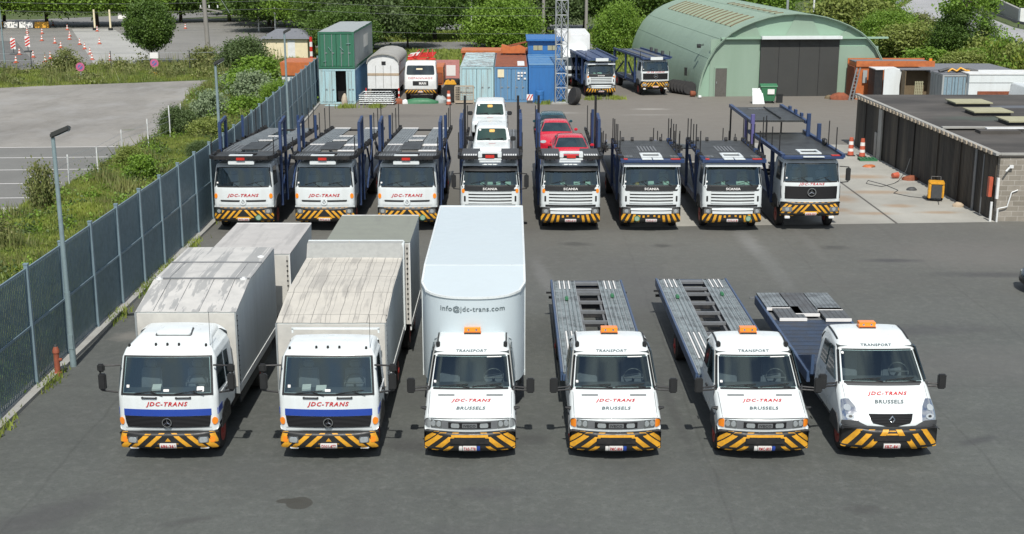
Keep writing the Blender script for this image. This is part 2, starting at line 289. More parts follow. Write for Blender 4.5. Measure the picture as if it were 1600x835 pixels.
# ---------------------------------------------------------------- mesh helpers
class MB:
    def __init__(s): s.v = []; s.f = []; s.mi = []; s.mats = []; s.cur = 0; s.X = None
    def mat(s, m):
        if m not in s.mats: s.mats.append(m)
        s.cur = s.mats.index(m); return s
    def add(s, vs, fs):
        b = len(s.v)
        s.v += [tuple(s.X @ Vector(p)) for p in vs] if s.X is not None else [tuple(p) for p in vs]
        for f in fs: s.f.append(tuple(b+i for i in f)); s.mi.append(s.cur)
        return s
    def hexa(s, p):   # 8 points: bottom 4 ccw, top 4 ccw
        return s.add(p, [(3, 2, 1, 0), (4, 5, 6, 7), (0, 1, 5, 4), (1, 2, 6, 5), (2, 3, 7, 6), (3, 0, 4, 7)])
    def box(s, x0, x1, y0, y1, z0, z1):
        return s.hexa([(x0, y0, z0), (x1, y0, z0), (x1, y1, z0), (x0, y1, z0), (x0, y0, z1), (x1, y0, z1), (x1, y1, z1), (x0, y1, z1)])
    def bar(s, p, q, w, h=None, up=(0, 0, 1)):
        p, q = Vector(p), Vector(q); d = (q-p).normalized(); u = Vector(up)
        if abs(d.dot(u)) > .98: u = Vector((0, 1, 0))
        a = d.cross(u).normalized(); b = a.cross(d); h = h or w; a *= w/2; b *= h/2
        return s.hexa([p-a-b, p+a-b, q+a-b, q-a-b, p-a+b, p+a+b, q+a+b, q-a+b])
    def cyl(s, p, q, r, r2=None, n=12, cap=True):
        p, q = Vector(p), Vector(q); d = (q-p).normalized(); u = Vector((0, 0, 1)) if abs(d.z) < .9 else Vector((1, 0, 0))
        a = d.cross(u).normalized(); b = d.cross(a); r2 = r if r2 is None else r2
        vs = []
        for c, rr in ((p, r), (q, r2)):
            for i in range(n): t = 2*math.pi*i/n; vs.append(c+a*rr*math.cos(t)+b*rr*math.sin(t))
        fs = [(i, (i+1) % n, n+(i+1) % n, n+i) for i in range(n)]
        if cap: fs += [tuple(range(n-1, -1, -1)), tuple(range(n, 2*n))]
        return s.add(vs, fs)
    def tube(s, pts, r, n=6):
        for a, b in zip(pts, pts[1:]): s.cyl(a, b, r, n=n)
        return s
    def lathe(s, prof, c, axis='x', n=20):   # prof: (along, radius)
        vs = []
        for a, r in prof:
            for i in range(n):
                t = 2*math.pi*i/n; u, v = r*math.cos(t), r*math.sin(t)
                vs.append({'x': (c[0]+a, c[1]+u, c[2]+v), 'y': (c[0]+u, c[1]+a, c[2]+v), 'z': (c[0]+u, c[1]+v, c[2]+a)}[axis])
        fs = [(k*n+i, k*n+(i+1) % n, (k+1)*n+(i+1) % n, (k+1)*n+i) for k in range(len(prof)-1) for i in range(n)]
        fs += [tuple(range(n-1, -1, -1)), tuple((len(prof)-1)*n+i for i in range(n))]
        return s.add(vs, fs)
    def prism(s, poly, axis, a, b):   # polygon extruded along an axis
        mk = {'x': lambda p, t: (t, p[0], p[1]), 'y': lambda p, t: (p[0], t, p[1]), 'z': lambda p, t: (p[0], p[1], t)}[axis]
        n = len(poly)
        return s.add([mk(p, a) for p in poly]+[mk(p, b) for p in poly], [(i, (i+1) % n, n+(i+1) % n, n+i) for i in range(n)]+[tuple(range(n-1, -1, -1)), tuple(range(n, 2*n))])
    def build(s, name, parent=None, smooth=30, bevel=0, fix=True):
        if name in SPLIT and parent is not None:
            ids = clusters(s.v, s.f, SPLIT[name]/2)
            if ids and len(set(ids)) > 1:
                out = None
                for c in dict.fromkeys(ids):
                    n = MB(); n.mats = s.mats; mp = {}
                    for i, q in enumerate(ids):
                        if q == c: mp[i] = len(n.v); n.v.append(s.v[i])
                    for q, m in zip(s.f, s.mi):
                        if q[0] in mp: n.f.append(tuple(mp[j] for j in q)); n.mi.append(m)
                    if n.f: o = n._build(name, parent, smooth, bevel, fix); out = out or o
                return out
        return s._build(name, parent, smooth, bevel, fix)
    def _build(s, name, parent=None, smooth=30, bevel=0, fix=True):
        me = bpy.data.meshes.new(name); me.from_pydata(s.v, [], s.f)
        for m in s.mats: me.materials.append(M[m])
        me.polygons.foreach_set('material_index', s.mi)
        if fix or bevel:
            bm = bmesh.new(); bm.from_mesh(me)
            if bevel:
                bmesh.ops.recalc_face_normals(bm, faces=bm.faces)
                es = [e for e in bm.edges if len(e.link_faces) == 2 and e.calc_face_angle(0) > R(25)]
                bmesh.ops.bevel(bm, geom=es, offset=bevel, segments=2, affect='EDGES', clamp_overlap=True)
            bmesh.ops.recalc_face_normals(bm, faces=bm.faces); bm.to_mesh(me); bm.free()
        if smooth:
            me.polygons.foreach_set('use_smooth', [True]*len(me.polygons)); me.set_sharp_from_angle(angle=R(smooth))
        o = bpy.data.objects.new(name, me); COL.objects.link(o)
        if parent: o.parent = parent
        return o
SPLIT = {'wiper': .05, 'post_frame': .02, 'side_guard': .02, 'bonnet_vent': .02, 'door_track': .02, 'lettering': .12, 'roof_rail': .05, 'roof_gutter': .05, 'winch_reel': .05, 'front_wall_panel': .02, 'grab_rail': .02,
  'side_vent': .02, 'sticker': .01, 'dashboard_paper': .01, 'underrun_guard': .02, 'side_board': .02, 'wheel_stop': .02, 'locking_bar': .02, 'lower_deck': .02, 'lower_rail': .02, 'roof_fitting': .02, 'castor': .02, 'drain_pipe': .05, 'flood_light': .02, 'corner_post': .02, 'ladder': .02, 'scrape_mark': .02, 'edge_trim': .02, 'wheel_clamp': .02, 'side_rail': .02, 'cab_guard': .03, 'pale_stain_board': .02, 'coping': .02, 'rear_frame': .02, 'cross_bar': .02, 'warning_tag': .02, 'leg': .02, 'rear_bar': .05, 'roof_rib': .02, 'cross_member': .02, 'door_gap': .0, 'side_marking': .02, 'faded_marking': .02, 'insulator': .02, 'front_deck': .05, 'panel_joint': .01, 'strap_buckle': .02, 'bonnet_gap': .02, 'stripe': .02, 'bearers': .02, 'stile': .02, 'rail': .05, 'mesh': .05}
def clusters(v, f, eps):
    p = list(range(len(v)))
    def fd(i):
        while p[i] != i: p[i] = p[p[i]]; i = p[i]
        return i
    for q in f:
        for j in q[1:]: p[fd(j)] = fd(q[0])
    box = {}
    for i, c in enumerate(v):
        r = fd(i); b = box.setdefault(r, [list(c), list(c)])
        for k in range(3): b[0][k] = min(b[0][k], c[k]); b[1][k] = max(b[1][k], c[k])
    ks = list(box)
    if len(ks) > 200: return None
    for i, a in enumerate(ks):
        for b in ks[i+1:]:
            A, B = box[a], box[b]
            if all(A[0][k]-eps <= B[1][k]+eps and B[0][k]-eps <= A[1][k]+eps for k in range(3)): p[fd(a)] = fd(b)
    return [fd(i) for i in range(len(v))]
def part(name, parent, mat, fn, **k):
    b = MB().mat(mat); fn(b); return b.build(name, parent, **k)
def tag(o, label, cat, group=None):
    o['label'] = label; o['category'] = cat
    if group: o['group'] = group
    return o
def thing(name, label, cat, loc=(0, 0, 0), rz=0, group=None):
    o = bpy.data.objects.new(name, None); COL.objects.link(o); o.location = loc; o.rotation_euler = (0, 0, rz)
    o.empty_display_size = .3
    return tag(o, label, cat, group)
def struct(name, b, **k):
    o = b.build(name, **k); o['kind'] = 'structure'; return o
def copy_tree(o, parent=None):
    c = o.copy(); COL.objects.link(c); c.parent = parent
    for ch in list(o.children): copy_tree(ch, c)
    return c
_tx = {}
def text_mesh(body, shear=0, bold=0):
    k = (body, shear, bold)
    if k not in _tx:
        cu = bpy.data.curves.new('t', 'FONT'); cu.body = body; cu.shear = shear; cu.offset = bold; cu.space_character = 1.22 if shear >= .3 else 1.08; cu.align_x = 'CENTER'; cu.align_y = 'CENTER'; cu.resolution_u = 2
        o = bpy.data.objects.new('t', cu); COL.objects.link(o)
        me = bpy.data.meshes.new_from_object(o.evaluated_get(bpy.context.evaluated_depsgraph_get()))
        vs = [v.co[:2] for v in me.vertices]; fs = [tuple(p.vertices) for p in me.polygons]
        bpy.data.objects.remove(o); bpy.data.curves.remove(cu); bpy.data.meshes.remove(me)
        xs = [v[0] for v in vs]; ys = [v[1] for v in vs]; cx = (min(xs)+max(xs))/2; cy = (min(ys)+max(ys))/2; h = max(ys)-min(ys)
        _tx[k] = ([((x-cx), (y-cy)) for x, y in vs], fs, max(xs)-min(xs), h)
    return _tx[k]
def put_text(b, body, fn, width, height, shear=0, bold=0):
    vs, fs, w_, h_ = text_mesh(body, shear, bold)
    b.add([fn(x*width/w_, y*height/h_) for x, y in vs], fs)

class Shell:
    """body surface: a side profile (y,z), half width as a function of z, bowed in plan, rounded at its long edges"""
    def __init__(s, prof, wz, R_=.08, bow=0, crown=0, rnd=.06, bp=2):
        s.bp = bp
        pts = []
        n = len(prof)
        for i, (y, z) in enumerate(prof):      # round profile corners
            if 0 < i < n-1:
                p = Vector((y, z)); a = Vector(prof[i-1])-p; c = Vector(prof[i+1])-p
                r = min(rnd, a.length*.45, c.length*.45); a = p+a.normalized()*r; c = p+c.normalized()*r
                for t in (0, .33, .67, 1): q = (1-t)**2*a+2*t*(1-t)*p+t*t*c; pts.append((q.x, q.y))
            else: pts.append((y, z))
        s.p = [Vector(q) for q in pts]; s.L = [0]
        for a, b in zip(s.p, s.p[1:]): s.L.append(s.L[-1]+(b-a).length)
        s.wz = wz; s.R = R_; s.bow = bow; s.crown = crown
        s.top = max(range(len(s.p)), key=lambda i: s.p[i].y)
    def w(s, z): return float(np.interp(z, [a for a, _ in s.wz], [b for _, b in s.wz]))
    def base(s, t):
        t = max(0, min(t, s.L[-1])); i = 0
        while i < len(s.L)-2 and s.L[i+1] < t: i += 1
        f = (t-s.L[i])/(s.L[i+1]-s.L[i]); p = s.p[i].lerp(s.p[i+1], f)
        e = .04
        def at(u):
            u = max(0, min(u, s.L[-1])); j = 0
            while j < len(s.L)-2 and s.L[j+1] < u: j += 1
            return s.p[j].lerp(s.p[j+1], (u-s.L[j])/(s.L[j+1]-s.L[j]))
        d = (at(t+e)-at(t-e)).normalized()
        return p, Vector((-d.y, d.x))      # outward normal (front profile rising: normal to -y)
    def pt(s, x, t):
        p, n = s.base(t); w = s.w(p.y); ax = min(abs(x), w); u = ax/w
        q = max(0, ax-(w-s.R)); off = s.R-math.sqrt(max(0, s.R**2-q*q))
        y = p.x-n.x*off+s.bow*u**s.bp*max(0, -n.x); z = p.y-n.y*off-s.crown*u*u*max(0, n.y)
        return Vector((math.copysign(ax, x), y, z))
    def map(s, x, t, off=0):
        e = .01; p = s.pt(x, t); a = s.pt(x+e, t)-s.pt(x-e, t); b = s.pt(x, t+e)-s.pt(x, t-e)
        n = a.cross(b)
        if n.length < 1e-9: n = Vector((0, -1, 0))
        return p+n.normalized()*off
    def sz(s, z):    # arc length at height z on the front
        if z <= s.p[0].y+1e-6: return 0
        for i in range(s.top):
            if s.p[i].y <= z <= s.p[i+1].y: return s.L[i]+(z-s.p[i].y)/(s.p[i+1].y-s.p[i].y+1e-9)*(s.L[i+1]-s.L[i])
        return s.L[s.top]
    def sy(s, y):    # arc length at y on the roof
        for i in range(len(s.p)-1):
            if s.p[i].x <= y <= s.p[i+1].x and s.p[i].y > s.p[0].y+.3 and (s.p[i+1].x-s.p[i].x) > abs(s.p[i+1].y-s.p[i].y)*.9:
                return s.L[i]+(y-s.p[i].x)/(s.p[i+1].x-s.p[i].x+1e-9)*(s.L[i+1]-s.L[i])
        return s.L[-1]
    def body(s, b, nx=8, hole=None):
        st = []; Ls = sorted(s.L+list(hole[:2])) if hole else s.L
        for t in Ls:
            z = s.base(t)[0].y; w = s.w(z); r = s.R
            xs = [-w, -w+r*.12, -w+r*.4, -w+r]+[(-w+r)+(2*(w-r))*i/nx for i in range(1, nx)]+[w-r, w-r*.4, w-r*.12, w]
            if hole: q = w*hole[2]; xs = [-w, -w+r*.12, -w+r*.4, -max(w-r, q+.002)]+[-q+2*q*i/nx for i in range(nx+1)]+[max(w-r, q+.002), w-r*.4, w-r*.12, w]; xs.sort()
            st.append([s.pt(x, t) for x in xs])
        m = len(st[0]); k = len(st)
        b.add([p for row in st for p in row], [(j*m+i, j*m+i+1, (j+1)*m+i+1, (j+1)*m+i) for j in range(k-1) for i in range(m-1) if not (hole and hole[0]-1e-6 <= Ls[j] < hole[1]-1e-6 and 4 <= i < 4+nx)])
        for side in (0, m-1):
            ring = [row[side] for row in st]; ti = max(range(k), key=lambda i: ring[i].z)
            F = sorted(ring[:ti+1], key=lambda p: p.z); B = sorted(ring[ti:], key=lambda p: p.z)
            z0 = max(F[0].z, B[0].z); zs = sorted(set([round(p.z, 4) for p in F+B if p.z > z0]+[z0]))
            rows = []
            for z in zs:
                yf = float(np.interp(z, [p.z for p in F], [p.y for p in F])); yb = float(np.interp(z, [p.z for p in B], [p.y for p in B]))
                x = float(np.interp(z, [p.z for p in F], [p.x for p in F])); rows.append([(x, yf+(yb-yf)*q/4, z) for q in range(5)])
            b.add([p for r_ in rows for p in r_], [(j*5+i, j*5+i+1, (j+1)*5+i+1, (j+1)*5+i) for j in range(len(rows)-1) for i in range(4)])
        a, c = st[0], st[-1]
        b.add([*a, *c], [(i, i+1, m+i+1, m+i) for i in range(m-1)])
        return b
    def patch(s, b, rows, off=.004, th=.006, n=8):
        g = []
        for t, xl, xr in rows: g.append([(xl+(xr-xl)*i/n, t) for i in range(n+1)])
        vs = [s.map(x, t, off+th) for r_ in g for x, t in r_]; k = len(g); m = n+1
        fs = [(j*m+i, j*m+i+1, (j+1)*m+i+1, (j+1)*m+i) for j in range(k-1) for i in range(n)]
        ring = [i for i in range(m)]+[j*m+n for j in range(1, k)]+[(k-1)*m+i for i in range(n-1, -1, -1)]+[j*m for j in range(k-2, 0, -1)]
        flat = [q for r_ in g for q in r_]; base = len(vs); vs += [s.map(*flat[i], off-.02) for i in ring]; q = len(ring)
        fs += [(ring[i], base+i, base+(i+1) % q, ring[(i+1) % q]) for i in range(q)]
        b.add(vs, fs); return b
    def rrect(s, b, t0, t1, a, c=None, r=.05, off=.004, th=.006, n=8):   # a=(xl,xr) at t0, c at t1
        c = c or a; rows = []
        H = t1-t0; r = min(r, H*.45)
        for k in (0, .1, .35, 1): rows.append((t0+r*k, r*(1-math.sqrt(1-(1-k)**2))))
        for k in (.33, .66): rows.append((t0+H*k, 0)) if r < H*k < H-r else None
        for k in (1, .35, .1, 0): rows.append((t1-r*k, r*(1-math.sqrt(1-(1-k)**2))))
        rows.sort()
        out = []
        for t, ins in rows:
            f = (t-t0)/H; out.append((t, a[0]+(c[0]-a[0])*f+ins, a[1]+(c[1]-a[1])*f-ins))
        return s.patch(b, out, off, th, n)
    def disc(s, b, x, t, rx, rt, off=.004, th=.01, n=14):
        vs = [s.map(x+rx*math.cos(2*math.pi*i/n), t+rt*math.sin(2*math.pi*i/n), off+th) for i in range(n)]+[s.map(x+rx*math.cos(2*math.pi*i/n), t+rt*math.sin(2*math.pi*i/n), off-.02) for i in range(n)]
        b.add(vs, [tuple(range(n))]+[(i, n+i, n+(i+1) % n, (i+1) % n) for i in range(n)]); return b
    def side(s, b, sg, pts, off=.004, th=.006):
        n = len(pts); vs = [(sg*(s.w(z)+off+th), y, z) for y, z in pts]+[(sg*(s.w(z)-.02), y, z) for y, z in pts]
        b.add(vs, [tuple(range(n))]+[(i, n+i, n+(i+1) % n, (i+1) % n) for i in range(n)]); return b
    def text(s, b, body, x, t, width, h, shear=0, bold=0, off=.012):
        put_text(b, body, lambda u, v: s.map(x+u, t+v, off), width, h, shear, bold)
def screen(cab, sh, a0, a1, wa, wb, mat='pane', r=.07, depth=1.25, papers=None, rnd=None):
    """windscreen seal, see-through pane and what is seen behind it"""
    t0, t1 = sh.sz(a0), sh.sz(a1); b = MB().mat('black_plastic')
    sh.patch(b, [(t0-.04, -wa-.03, wa+.03), (t0+.012, -wa-.03, wa+.03)], .002, .006, 14); sh.patch(b, [(t1-.012, -wb-.03, wb+.03), (t1+.025, -wb-.025, wb+.025)], .002, .006, 14)
    for sg in (-1, 1): sh.patch(b, [(t0+(t1-t0)*q/6, *sorted((sg*(wa+(wb-wa)*q/6-.015), sg*(wa+(wb-wa)*q/6+.03)))) for q in range(7)], .002, .006, 2)
    b.build('windscreen_seal', cab)
    b = MB().mat(mat); g = [[sh.map(-wa+(wb*-1+wa)*j/8+2*(wa+(wb-wa)*j/8)*i/16, t0+(t1-t0)*j/8, .003) for i in range(17)] for j in range(9)]
    b.add([p for row in g for p in row], [(j*17+i, j*17+i+1, (j+1)*17+i+1, (j+1)*17+i) for j in range(8) for i in range(16)]); b.build('windscreen', cab, smooth=60)
    f0, f1 = sh.base(t0)[0], sh.base(t1)[0]; W0, W1 = sh.w(a0)*.95, sh.w(a1)*.93; yb = f1.x+depth; zl = a0-.45
    b = MB().mat('lining')
    b.add([(-W0, f0.x+.16, zl), (W0, f0.x+.16, zl), (W0, yb, zl), (-W0, yb, zl), (-W1, f1.x+.14, a1+.05), (W1, f1.x+.14, a1+.05), (W1, yb, a1+.05), (-W1, yb, a1+.05), (-W0, f0.x+.16, a0-.03), (W0, f0.x+.16, a0-.03)],
      [(0, 1, 2, 3), (4, 5, 6, 7), (2, 3, 7, 6), (0, 3, 7, 4, 8), (1, 2, 6, 5, 9)]); b.build('cabin_lining', cab, smooth=0, fix=False)
    b = MB().mat('dark_grey'); b.hexa([(-W0*.97, f0.x+.1, a0-.2), (W0*.97, f0.x+.1, a0-.2), (W0*.97, f0.x+.55, a0-.25), (-W0*.97, f0.x+.55, a0-.25), (-W0*.97, f0.x+.13, a0-.04), (W0*.97, f0.x+.13, a0-.04), (W0*.97, f0.x+.5, a0-.01), (-W0*.97, f0.x+.5, a0-.01)]); b.build('dashboard', cab, bevel=.02)
    ys = f1.x+.42
    for x in (-.52, .5):
        b = MB().mat('seat'); b.hexa([(x-.24, ys, zl), (x+.24, ys, zl), (x+.24, ys+.12, zl), (x-.24, ys+.12, zl), (x-.22, ys+.12, a0+.32), (x+.22, ys+.12, a0+.32), (x+.22, ys+.2, a0+.32), (x-.22, ys+.2, a0+.32)]); b.box(x-.12, x+.12, ys+.12, ys+.2, a0+.34, a0+.5); b.build('seat', cab, bevel=.03)
    b = MB().mat('black_plastic'); c = Vector((.5, f0.x+.62, a0+.04)); ax = Vector((0, -.75, .66)); u = Vector((1, 0, 0)); v = ax.cross(u)
    ring = [c+(u*math.cos(k*math.pi/9)+v*math.sin(k*math.pi/9))*.22 for k in range(18)]
    for k in range(18): b.cyl(ring[k], ring[(k+1) % 18], .018, n=6)
    b.cyl(ring[0], ring[9], .02, n=6); b.cyl(c, c-ax*.3, .03, n=8); b.build('steering_wheel', cab)
    rr = rnd or random.Random(int(abs(cab.matrix_world.translation.x)*10)+len(cab.name)); b = MB().mat('paper')
    for k in range(papers if papers is not None else 2): x = rr.uniform(-.6, .7); y = f0.x+rr.uniform(.18, .34); w_ = rr.uniform(.07, .13); b.hexa([(x-w_, y, a0-.02), (x+w_, y+.03, a0-.02), (x+w_, y+.14, a0+.0), (x-w_, y+.12, a0+.0), (x-w_, y, a0+.02), (x+w_, y+.03, a0+.02), (x+w_, y+.14, a0+.09), (x-w_, y+.12, a0+.09)])
    if b.v: b.build('dashboard_paper', cab)
def star(b, c, r, face=None):    # ring with three spokes, facing -y
    n = 20; vs = []
    for i in range(n):
        t = 2*math.pi*i/n
        for rr, dy in ((r, 0), (r*.84, 0), (r*.84, .02), (r, .02)): vs.append((c[0]+rr*math.cos(t), c[1]+dy-.02, c[2]+rr*math.sin(t)))
    b.add(vs, [(i*4+k, ((i+1) % n)*4+k, ((i+1) % n)*4+(k+1) % 4, i*4+(k+1) % 4) for i in range(n) for k in range(4)])
    for a in (90, 210, 330):
        t = R(a); e = Vector((math.cos(t), 0, math.sin(t))); p = Vector((-e.z, 0, e.x)); o = Vector(c)-Vector((0, .015, 0))
        b.add([o+p*r*.14, o-p*r*.14, o+e*r*.9, o-Vector((0, .02, 0))], [(0, 2, 3), (2, 1, 3), (0, 1, 2)])
def diamond(b, c, r):
    x, y, z = c
    o = [(x, y, z+r), (x+r*.72, y, z), (x, y, z-r), (x-r*.72, y, z)]; i = [(x, y, z+r*.5), (x+r*.36, y, z), (x, y, z-r*.5), (x-r*.36, y, z)]
    m = [(x, y-.02, z+r*.75), (x+r*.54, y-.02, z), (x, y-.02, z-r*.75), (x-r*.54, y-.02, z)]
    b.add(o+m+i, [(k, (k+1) % 4, 4+(k+1) % 4, 4+k) for k in range(4)]+[(4+k, 4+(k+1) % 4, 8+(k+1) % 4, 8+k) for k in range(4)])
# ---------------------------------------------------------------- vehicle parts
RED = 'red_text'
_wheel = {}
def wheel(parent, x, y, r=.45, w=.26, rim='rim_grey', dual=False):
    k = (r, w, rim)
    if k not in _wheel:
        b = MB().mat('tyre'); b.lathe([(-w/2, r*.62), (-w/2, r*.93), (-w/2+.03, r), (w/2-.03, r), (w/2, r*.93), (w/2, r*.62)], (0, 0, 0), n=24)
        t = b.build('wheel', parent)
        b = MB().mat(rim)
        for s in (-1, 1): b.lathe([(s*w/2*1.02, r*.6), (s*w/2*1.0, r*.5), (s*w/2*.6, r*.35), (s*w/2*.95, r*.22), (s*w/2*1.15, r*.18)], (0, 0, 0), n=20)
        rm = b.build('rim', t); _wheel[k] = (t.data, rm.data); t.location = (x, y, r); rm.location = (0, 0, 0)
        return t
    md = _wheel[k]; t = bpy.data.objects.new('wheel', md[0]); COL.objects.link(t); t.parent = parent; t.location = (x, y, r)
    rm = bpy.data.objects.new('rim', md[1]); COL.objects.link(rm); rm.parent = t
    return t
def chevron_bumper(par, W, z0, z1, y, bow, mods, plate, extra=None, plate_w=.36, euro=False, depth=.3, skirt=True):
    """black bumper wrapped in slanted yellow stripes; mods = stripe list (x, width, lean, zlo, zhi)"""
    H = z1-z0
    sh = Shell([(y+.1, z0), (y, z0+.08), (y, z1-.05), (y+.06, z1), (y+depth, z1), (y+depth, z0)], [(0, W), (3, W)], .05, bow*1.15, 0, .05, 3.2)
    b = MB().mat('black_plastic'); sh.body(b, 24); b.mat('yellow')
    for (x, wd, lean, f0, f1) in mods:
        for sg in (-1, 1):
            rows = []
            for q in range(5):
                f = f0+(f1-f0)*q/4; cx = x-lean*(f-.5)*H
                a, c = cx-wd/2, cx+wd/2; a, c = max(min(a, W-.015), 0), max(min(c, W-.015), 0)
                rows.append((sh.sz(z0+H*f), *( (a, c) if sg > 0 else (-c, -a))))
            sh.patch(b, rows, .004, .006, 8)
    if extra: extra(b, sh)
    bp = b.build('bumper', par, smooth=40)
    b = MB().mat('plate_white'); t = sh.sz(z0+.1); sh.rrect(b, t-.055, t+.055, (-plate_w/2, plate_w/2), r=.01, off=.02, th=.01, n=4)
    if euro:
        b.mat('blue_band'); sh.rrect(b, t-.05, t+.05, (plate_w/2+.01, plate_w/2+.075), r=.01, off=.02, th=.01, n=2)
        b.mat('plate_white'); sh.rrect(b, t-.05, t+.05, (-plate_w/2-.08, -plate_w/2-.01), r=.01, off=.02, th=.01, n=2)
    b.mat(RED); sh.text(b, plate, 0, t, plate_w*.86, .07, 0, .02, off=.034)
    b.build('number_plate', par, smooth=0)
    return sh
def mirror(par, x0, x1, y, z0, z1, arms, fwd=-.05):
    sg = 1 if x1 > 0 else -1
    b = MB().mat('black_plastic'); b.box(min(x0, x1), max(x0, x1), y-.05, y+.06, z0, z1)
    m = b.build('mirror', par, bevel=.025)
    b = MB().mat('black_metal')
    for (p, q) in arms: b.cyl(p, q, .02, n=6)
    b.build('mirror_arm', m)
    return m
def wipers(par, sh, zb, xs, L=.7, lift=.18):
    b = MB().mat('black_plastic')
    for x in xs:
        t = sh.sz(zb)
        a, m_, e = sh.map(x, t, .03), sh.map(x-L*.45, t+lift*.75, .035), sh.map(x-L, t+lift*.35, .03)
        b.tube([a, m_], .012, 5); b.tube([sh.map(x-L*.05, t+lift, .03), m_, e], .011, 5)
    return b.build('wiper', par)

def merc_box_cab(root, highroof, plate, sticker):
    """white forward-control cab, blue band, black grille"""
    yb = 1.95 if highroof else 1.5
    if highroof: prof = [(.3, .66), (.06, .7), (.04, 1.0), (.07, 1.5), (.36, 2.34), (.5, 2.5), (1.1, 2.64), (yb-.1, 2.66), (yb, 2.5), (yb+.02, .85)]
    else: prof = [(.3, .66), (.06, .7), (.04, 1.0), (.07, 1.5), (.36, 2.34), (.46, 2.43), (.9, 2.5), (yb-.06, 2.5), (yb, 2.42), (yb+.02, .85)]
    sh = Shell(prof, [(0, 1.07), (1.5, 1.08), (2.3, 1.02), (2.5, .96), (2.66, .8 if highroof else .9)], .11, .1, .03, .07)
    b = MB().mat('white_paint'); sh.body(b, 10, (sh.sz(1.57), sh.sz(2.29), .875))
    if highroof:
        t0, t1 = sh.sy(.95), sh.sy(1.42); b.mat('dark_grey'); sh.rrect(b, t0-.02, t1+.02, (-.41, .41), (-.36, .36), .07, .0, .006); b.mat('white_paint'); sh.rrect(b, t0, t1, (-.38, .38), (-.33, .33), .07, .0, .045)
    b.mat('white_dull')
    for sg in (-1, 1): b.box(sg*1.085-.01, sg*1.085+.01, .55, 1.38, 1.45, 1.47)
    cab = b.build('cab', root, smooth=35)
    sz = sh.sz
    screen(cab, sh, 1.55, 2.31, .965, .92, depth=1.15 if highroof else .85, papers=1 if highroof else 2)
    b = MB().mat('plate_white'); sh.rrect(b, sz(1.67), sz(1.73), (-.87, -.81), r=.01, off=.014, th=.002, n=2); sh.rrect(b, sz(1.6), sz(1.65), (-.06, .06), r=.01, off=.014, th=.002, n=2)
    if sticker: sh.rrect(b, sz(1.59), sz(1.7), (.65, .8), r=.02, off=.014, th=.002, n=2)
    b.build('sticker', cab)
    b = MB().mat('blue_band'); sh.patch(b, [(sz(1.06), -1.065, 1.065), (sz(1.21), -1.065, 1.065)], .002, .004, 16)
    for sg in (-1, 1): sh.side(b, sg, [(.24, 1.06), (.6, 1.06), (.6, 1.21), (.24, 1.21)], .002, .003)
    b.build('stripe', cab)
    b = MB().mat('grille'); sh.patch(b, [(sz(.8), -.88, .88), (sz(.9), -.91, .91), (sz(1.055), -.93, .93)], .004, .008, 12); g = b.build('grille', cab)
    b = MB().mat('chrome'); star(b, (0, -.005, .935), .105); b.build('star_emblem', g)
    b = MB().mat('dark_grey')
    for sg in (-1, 1): sh.patch(b, [(sz(.72), sg*.93-.005, sg*.93+.005), (sz(1.5), sg*.97-.005, sg*.97+.005)], .001, .001, 1)
    sh.patch(b, [(sz(.775), -.93, .93), (sz(.785), -.93, .93)], .001, .001, 10); b.build('panel_gap', cab)
    b = MB().mat(RED); sh.text(b, 'JDC-TRANS', 0, sz(1.32), .9, .125, .3, .028); b.build('lettering', cab, smooth=0)
    for sg in (-1, 1):
        b = MB().mat('orange_lens'); sh.disc(b, sg*1.0, sz(.93), .055, .085, .004, .012); b.build('indicator', cab)
    for sg in (-1, 1):
        b = MB().mat('glass'); sh.side(b, sg, [(.3, 1.58), (1.0, 1.52), (1.0, 2.22), (.55, 2.24), (.4, 2.02)], .004, .004); b.build('side_window', cab)
        b = MB().mat('glass')
        if highroof: sh.side(b, sg, [(1.12, 1.6), (1.5, 1.6), (1.45, 2.15), (1.12, 2.2)], .004, .004); b.build('side_window', cab)
        b = MB().mat('black_plastic'); sh.side(b, sg, [(.45, .65), (1.35, .65), (1.3, .95), (1.05, 1.12), (.75, 1.12), (.5, .95)], .004, .01); b.build('wheel_arch', cab)
        b = MB().mat('mid_grey'); sh.side(b, sg, [(1.03, .9), (1.045, .9), (1.045, 2.25), (1.03, 2.25)], .001, .002); b.build('door_gap', cab)
        b = MB().mat('black_plastic'); b.box(sg*(1.09), sg*(1.13), .92, 1.02, 1.36, 1.4) if sg > 0 else b.box(-1.13, -1.09, .92, 1.02, 1.36, 1.4); b.build('door_handle', cab)
    b = MB().mat('black_plastic')
    for x in (-.35, .38): # wiper handles / grab rails
        p, q = sh.map(x-.17, sz(1.47), .03), sh.map(x+.13, sz(1.47), .03); b.cyl(p, q, .016, n=8); b.cyl(sh.map(x-.17, sz(1.47), -.01), p, .022, n=8); b.cyl(sh.map(x+.13, sz(1.47), -.01), q, .022, n=8)
    b.build('grab_rail', cab)
    wipers(cab, sh, 1.52, (-.08, .8), .62, .1)
    for x in (-.86, -.28, -.03, .22, .8):
        q = sh.map(x, sh.sy(.55), 0); b = MB().mat('black_plastic'); b.cyl(q-Vector((0, 0, .02)), q+Vector((0, 0, .05)), .03, .024, 10); b.build('marker_light', cab)
    b = MB().mat('black_metal'); q = sh.map(.88, sh.sy(.6), 0); b.cyl(q, q+Vector((.0, .02, .75)), .005, n=4); b.build('aerial', cab)
    st = [(.84, .17, .95, .05, .62), (.6, .13, 1.1, .08, .92), (.32, .12, 1.1, .2, .95), (1.0, .12, .3, .4, 1)]
    def ex(b, s):
        b.mat('yellow'); z0 = .31; s.patch(b, [(s.sz(z0+.03), -.3, .3), (s.sz(z0+.15), -.22, .22)], 0.004, .006, 6); s.patch(b, [(s.sz(z0+.2), -.06, .06), (s.sz(z0+.27), -.005, .005)], 0.004, .006, 2)
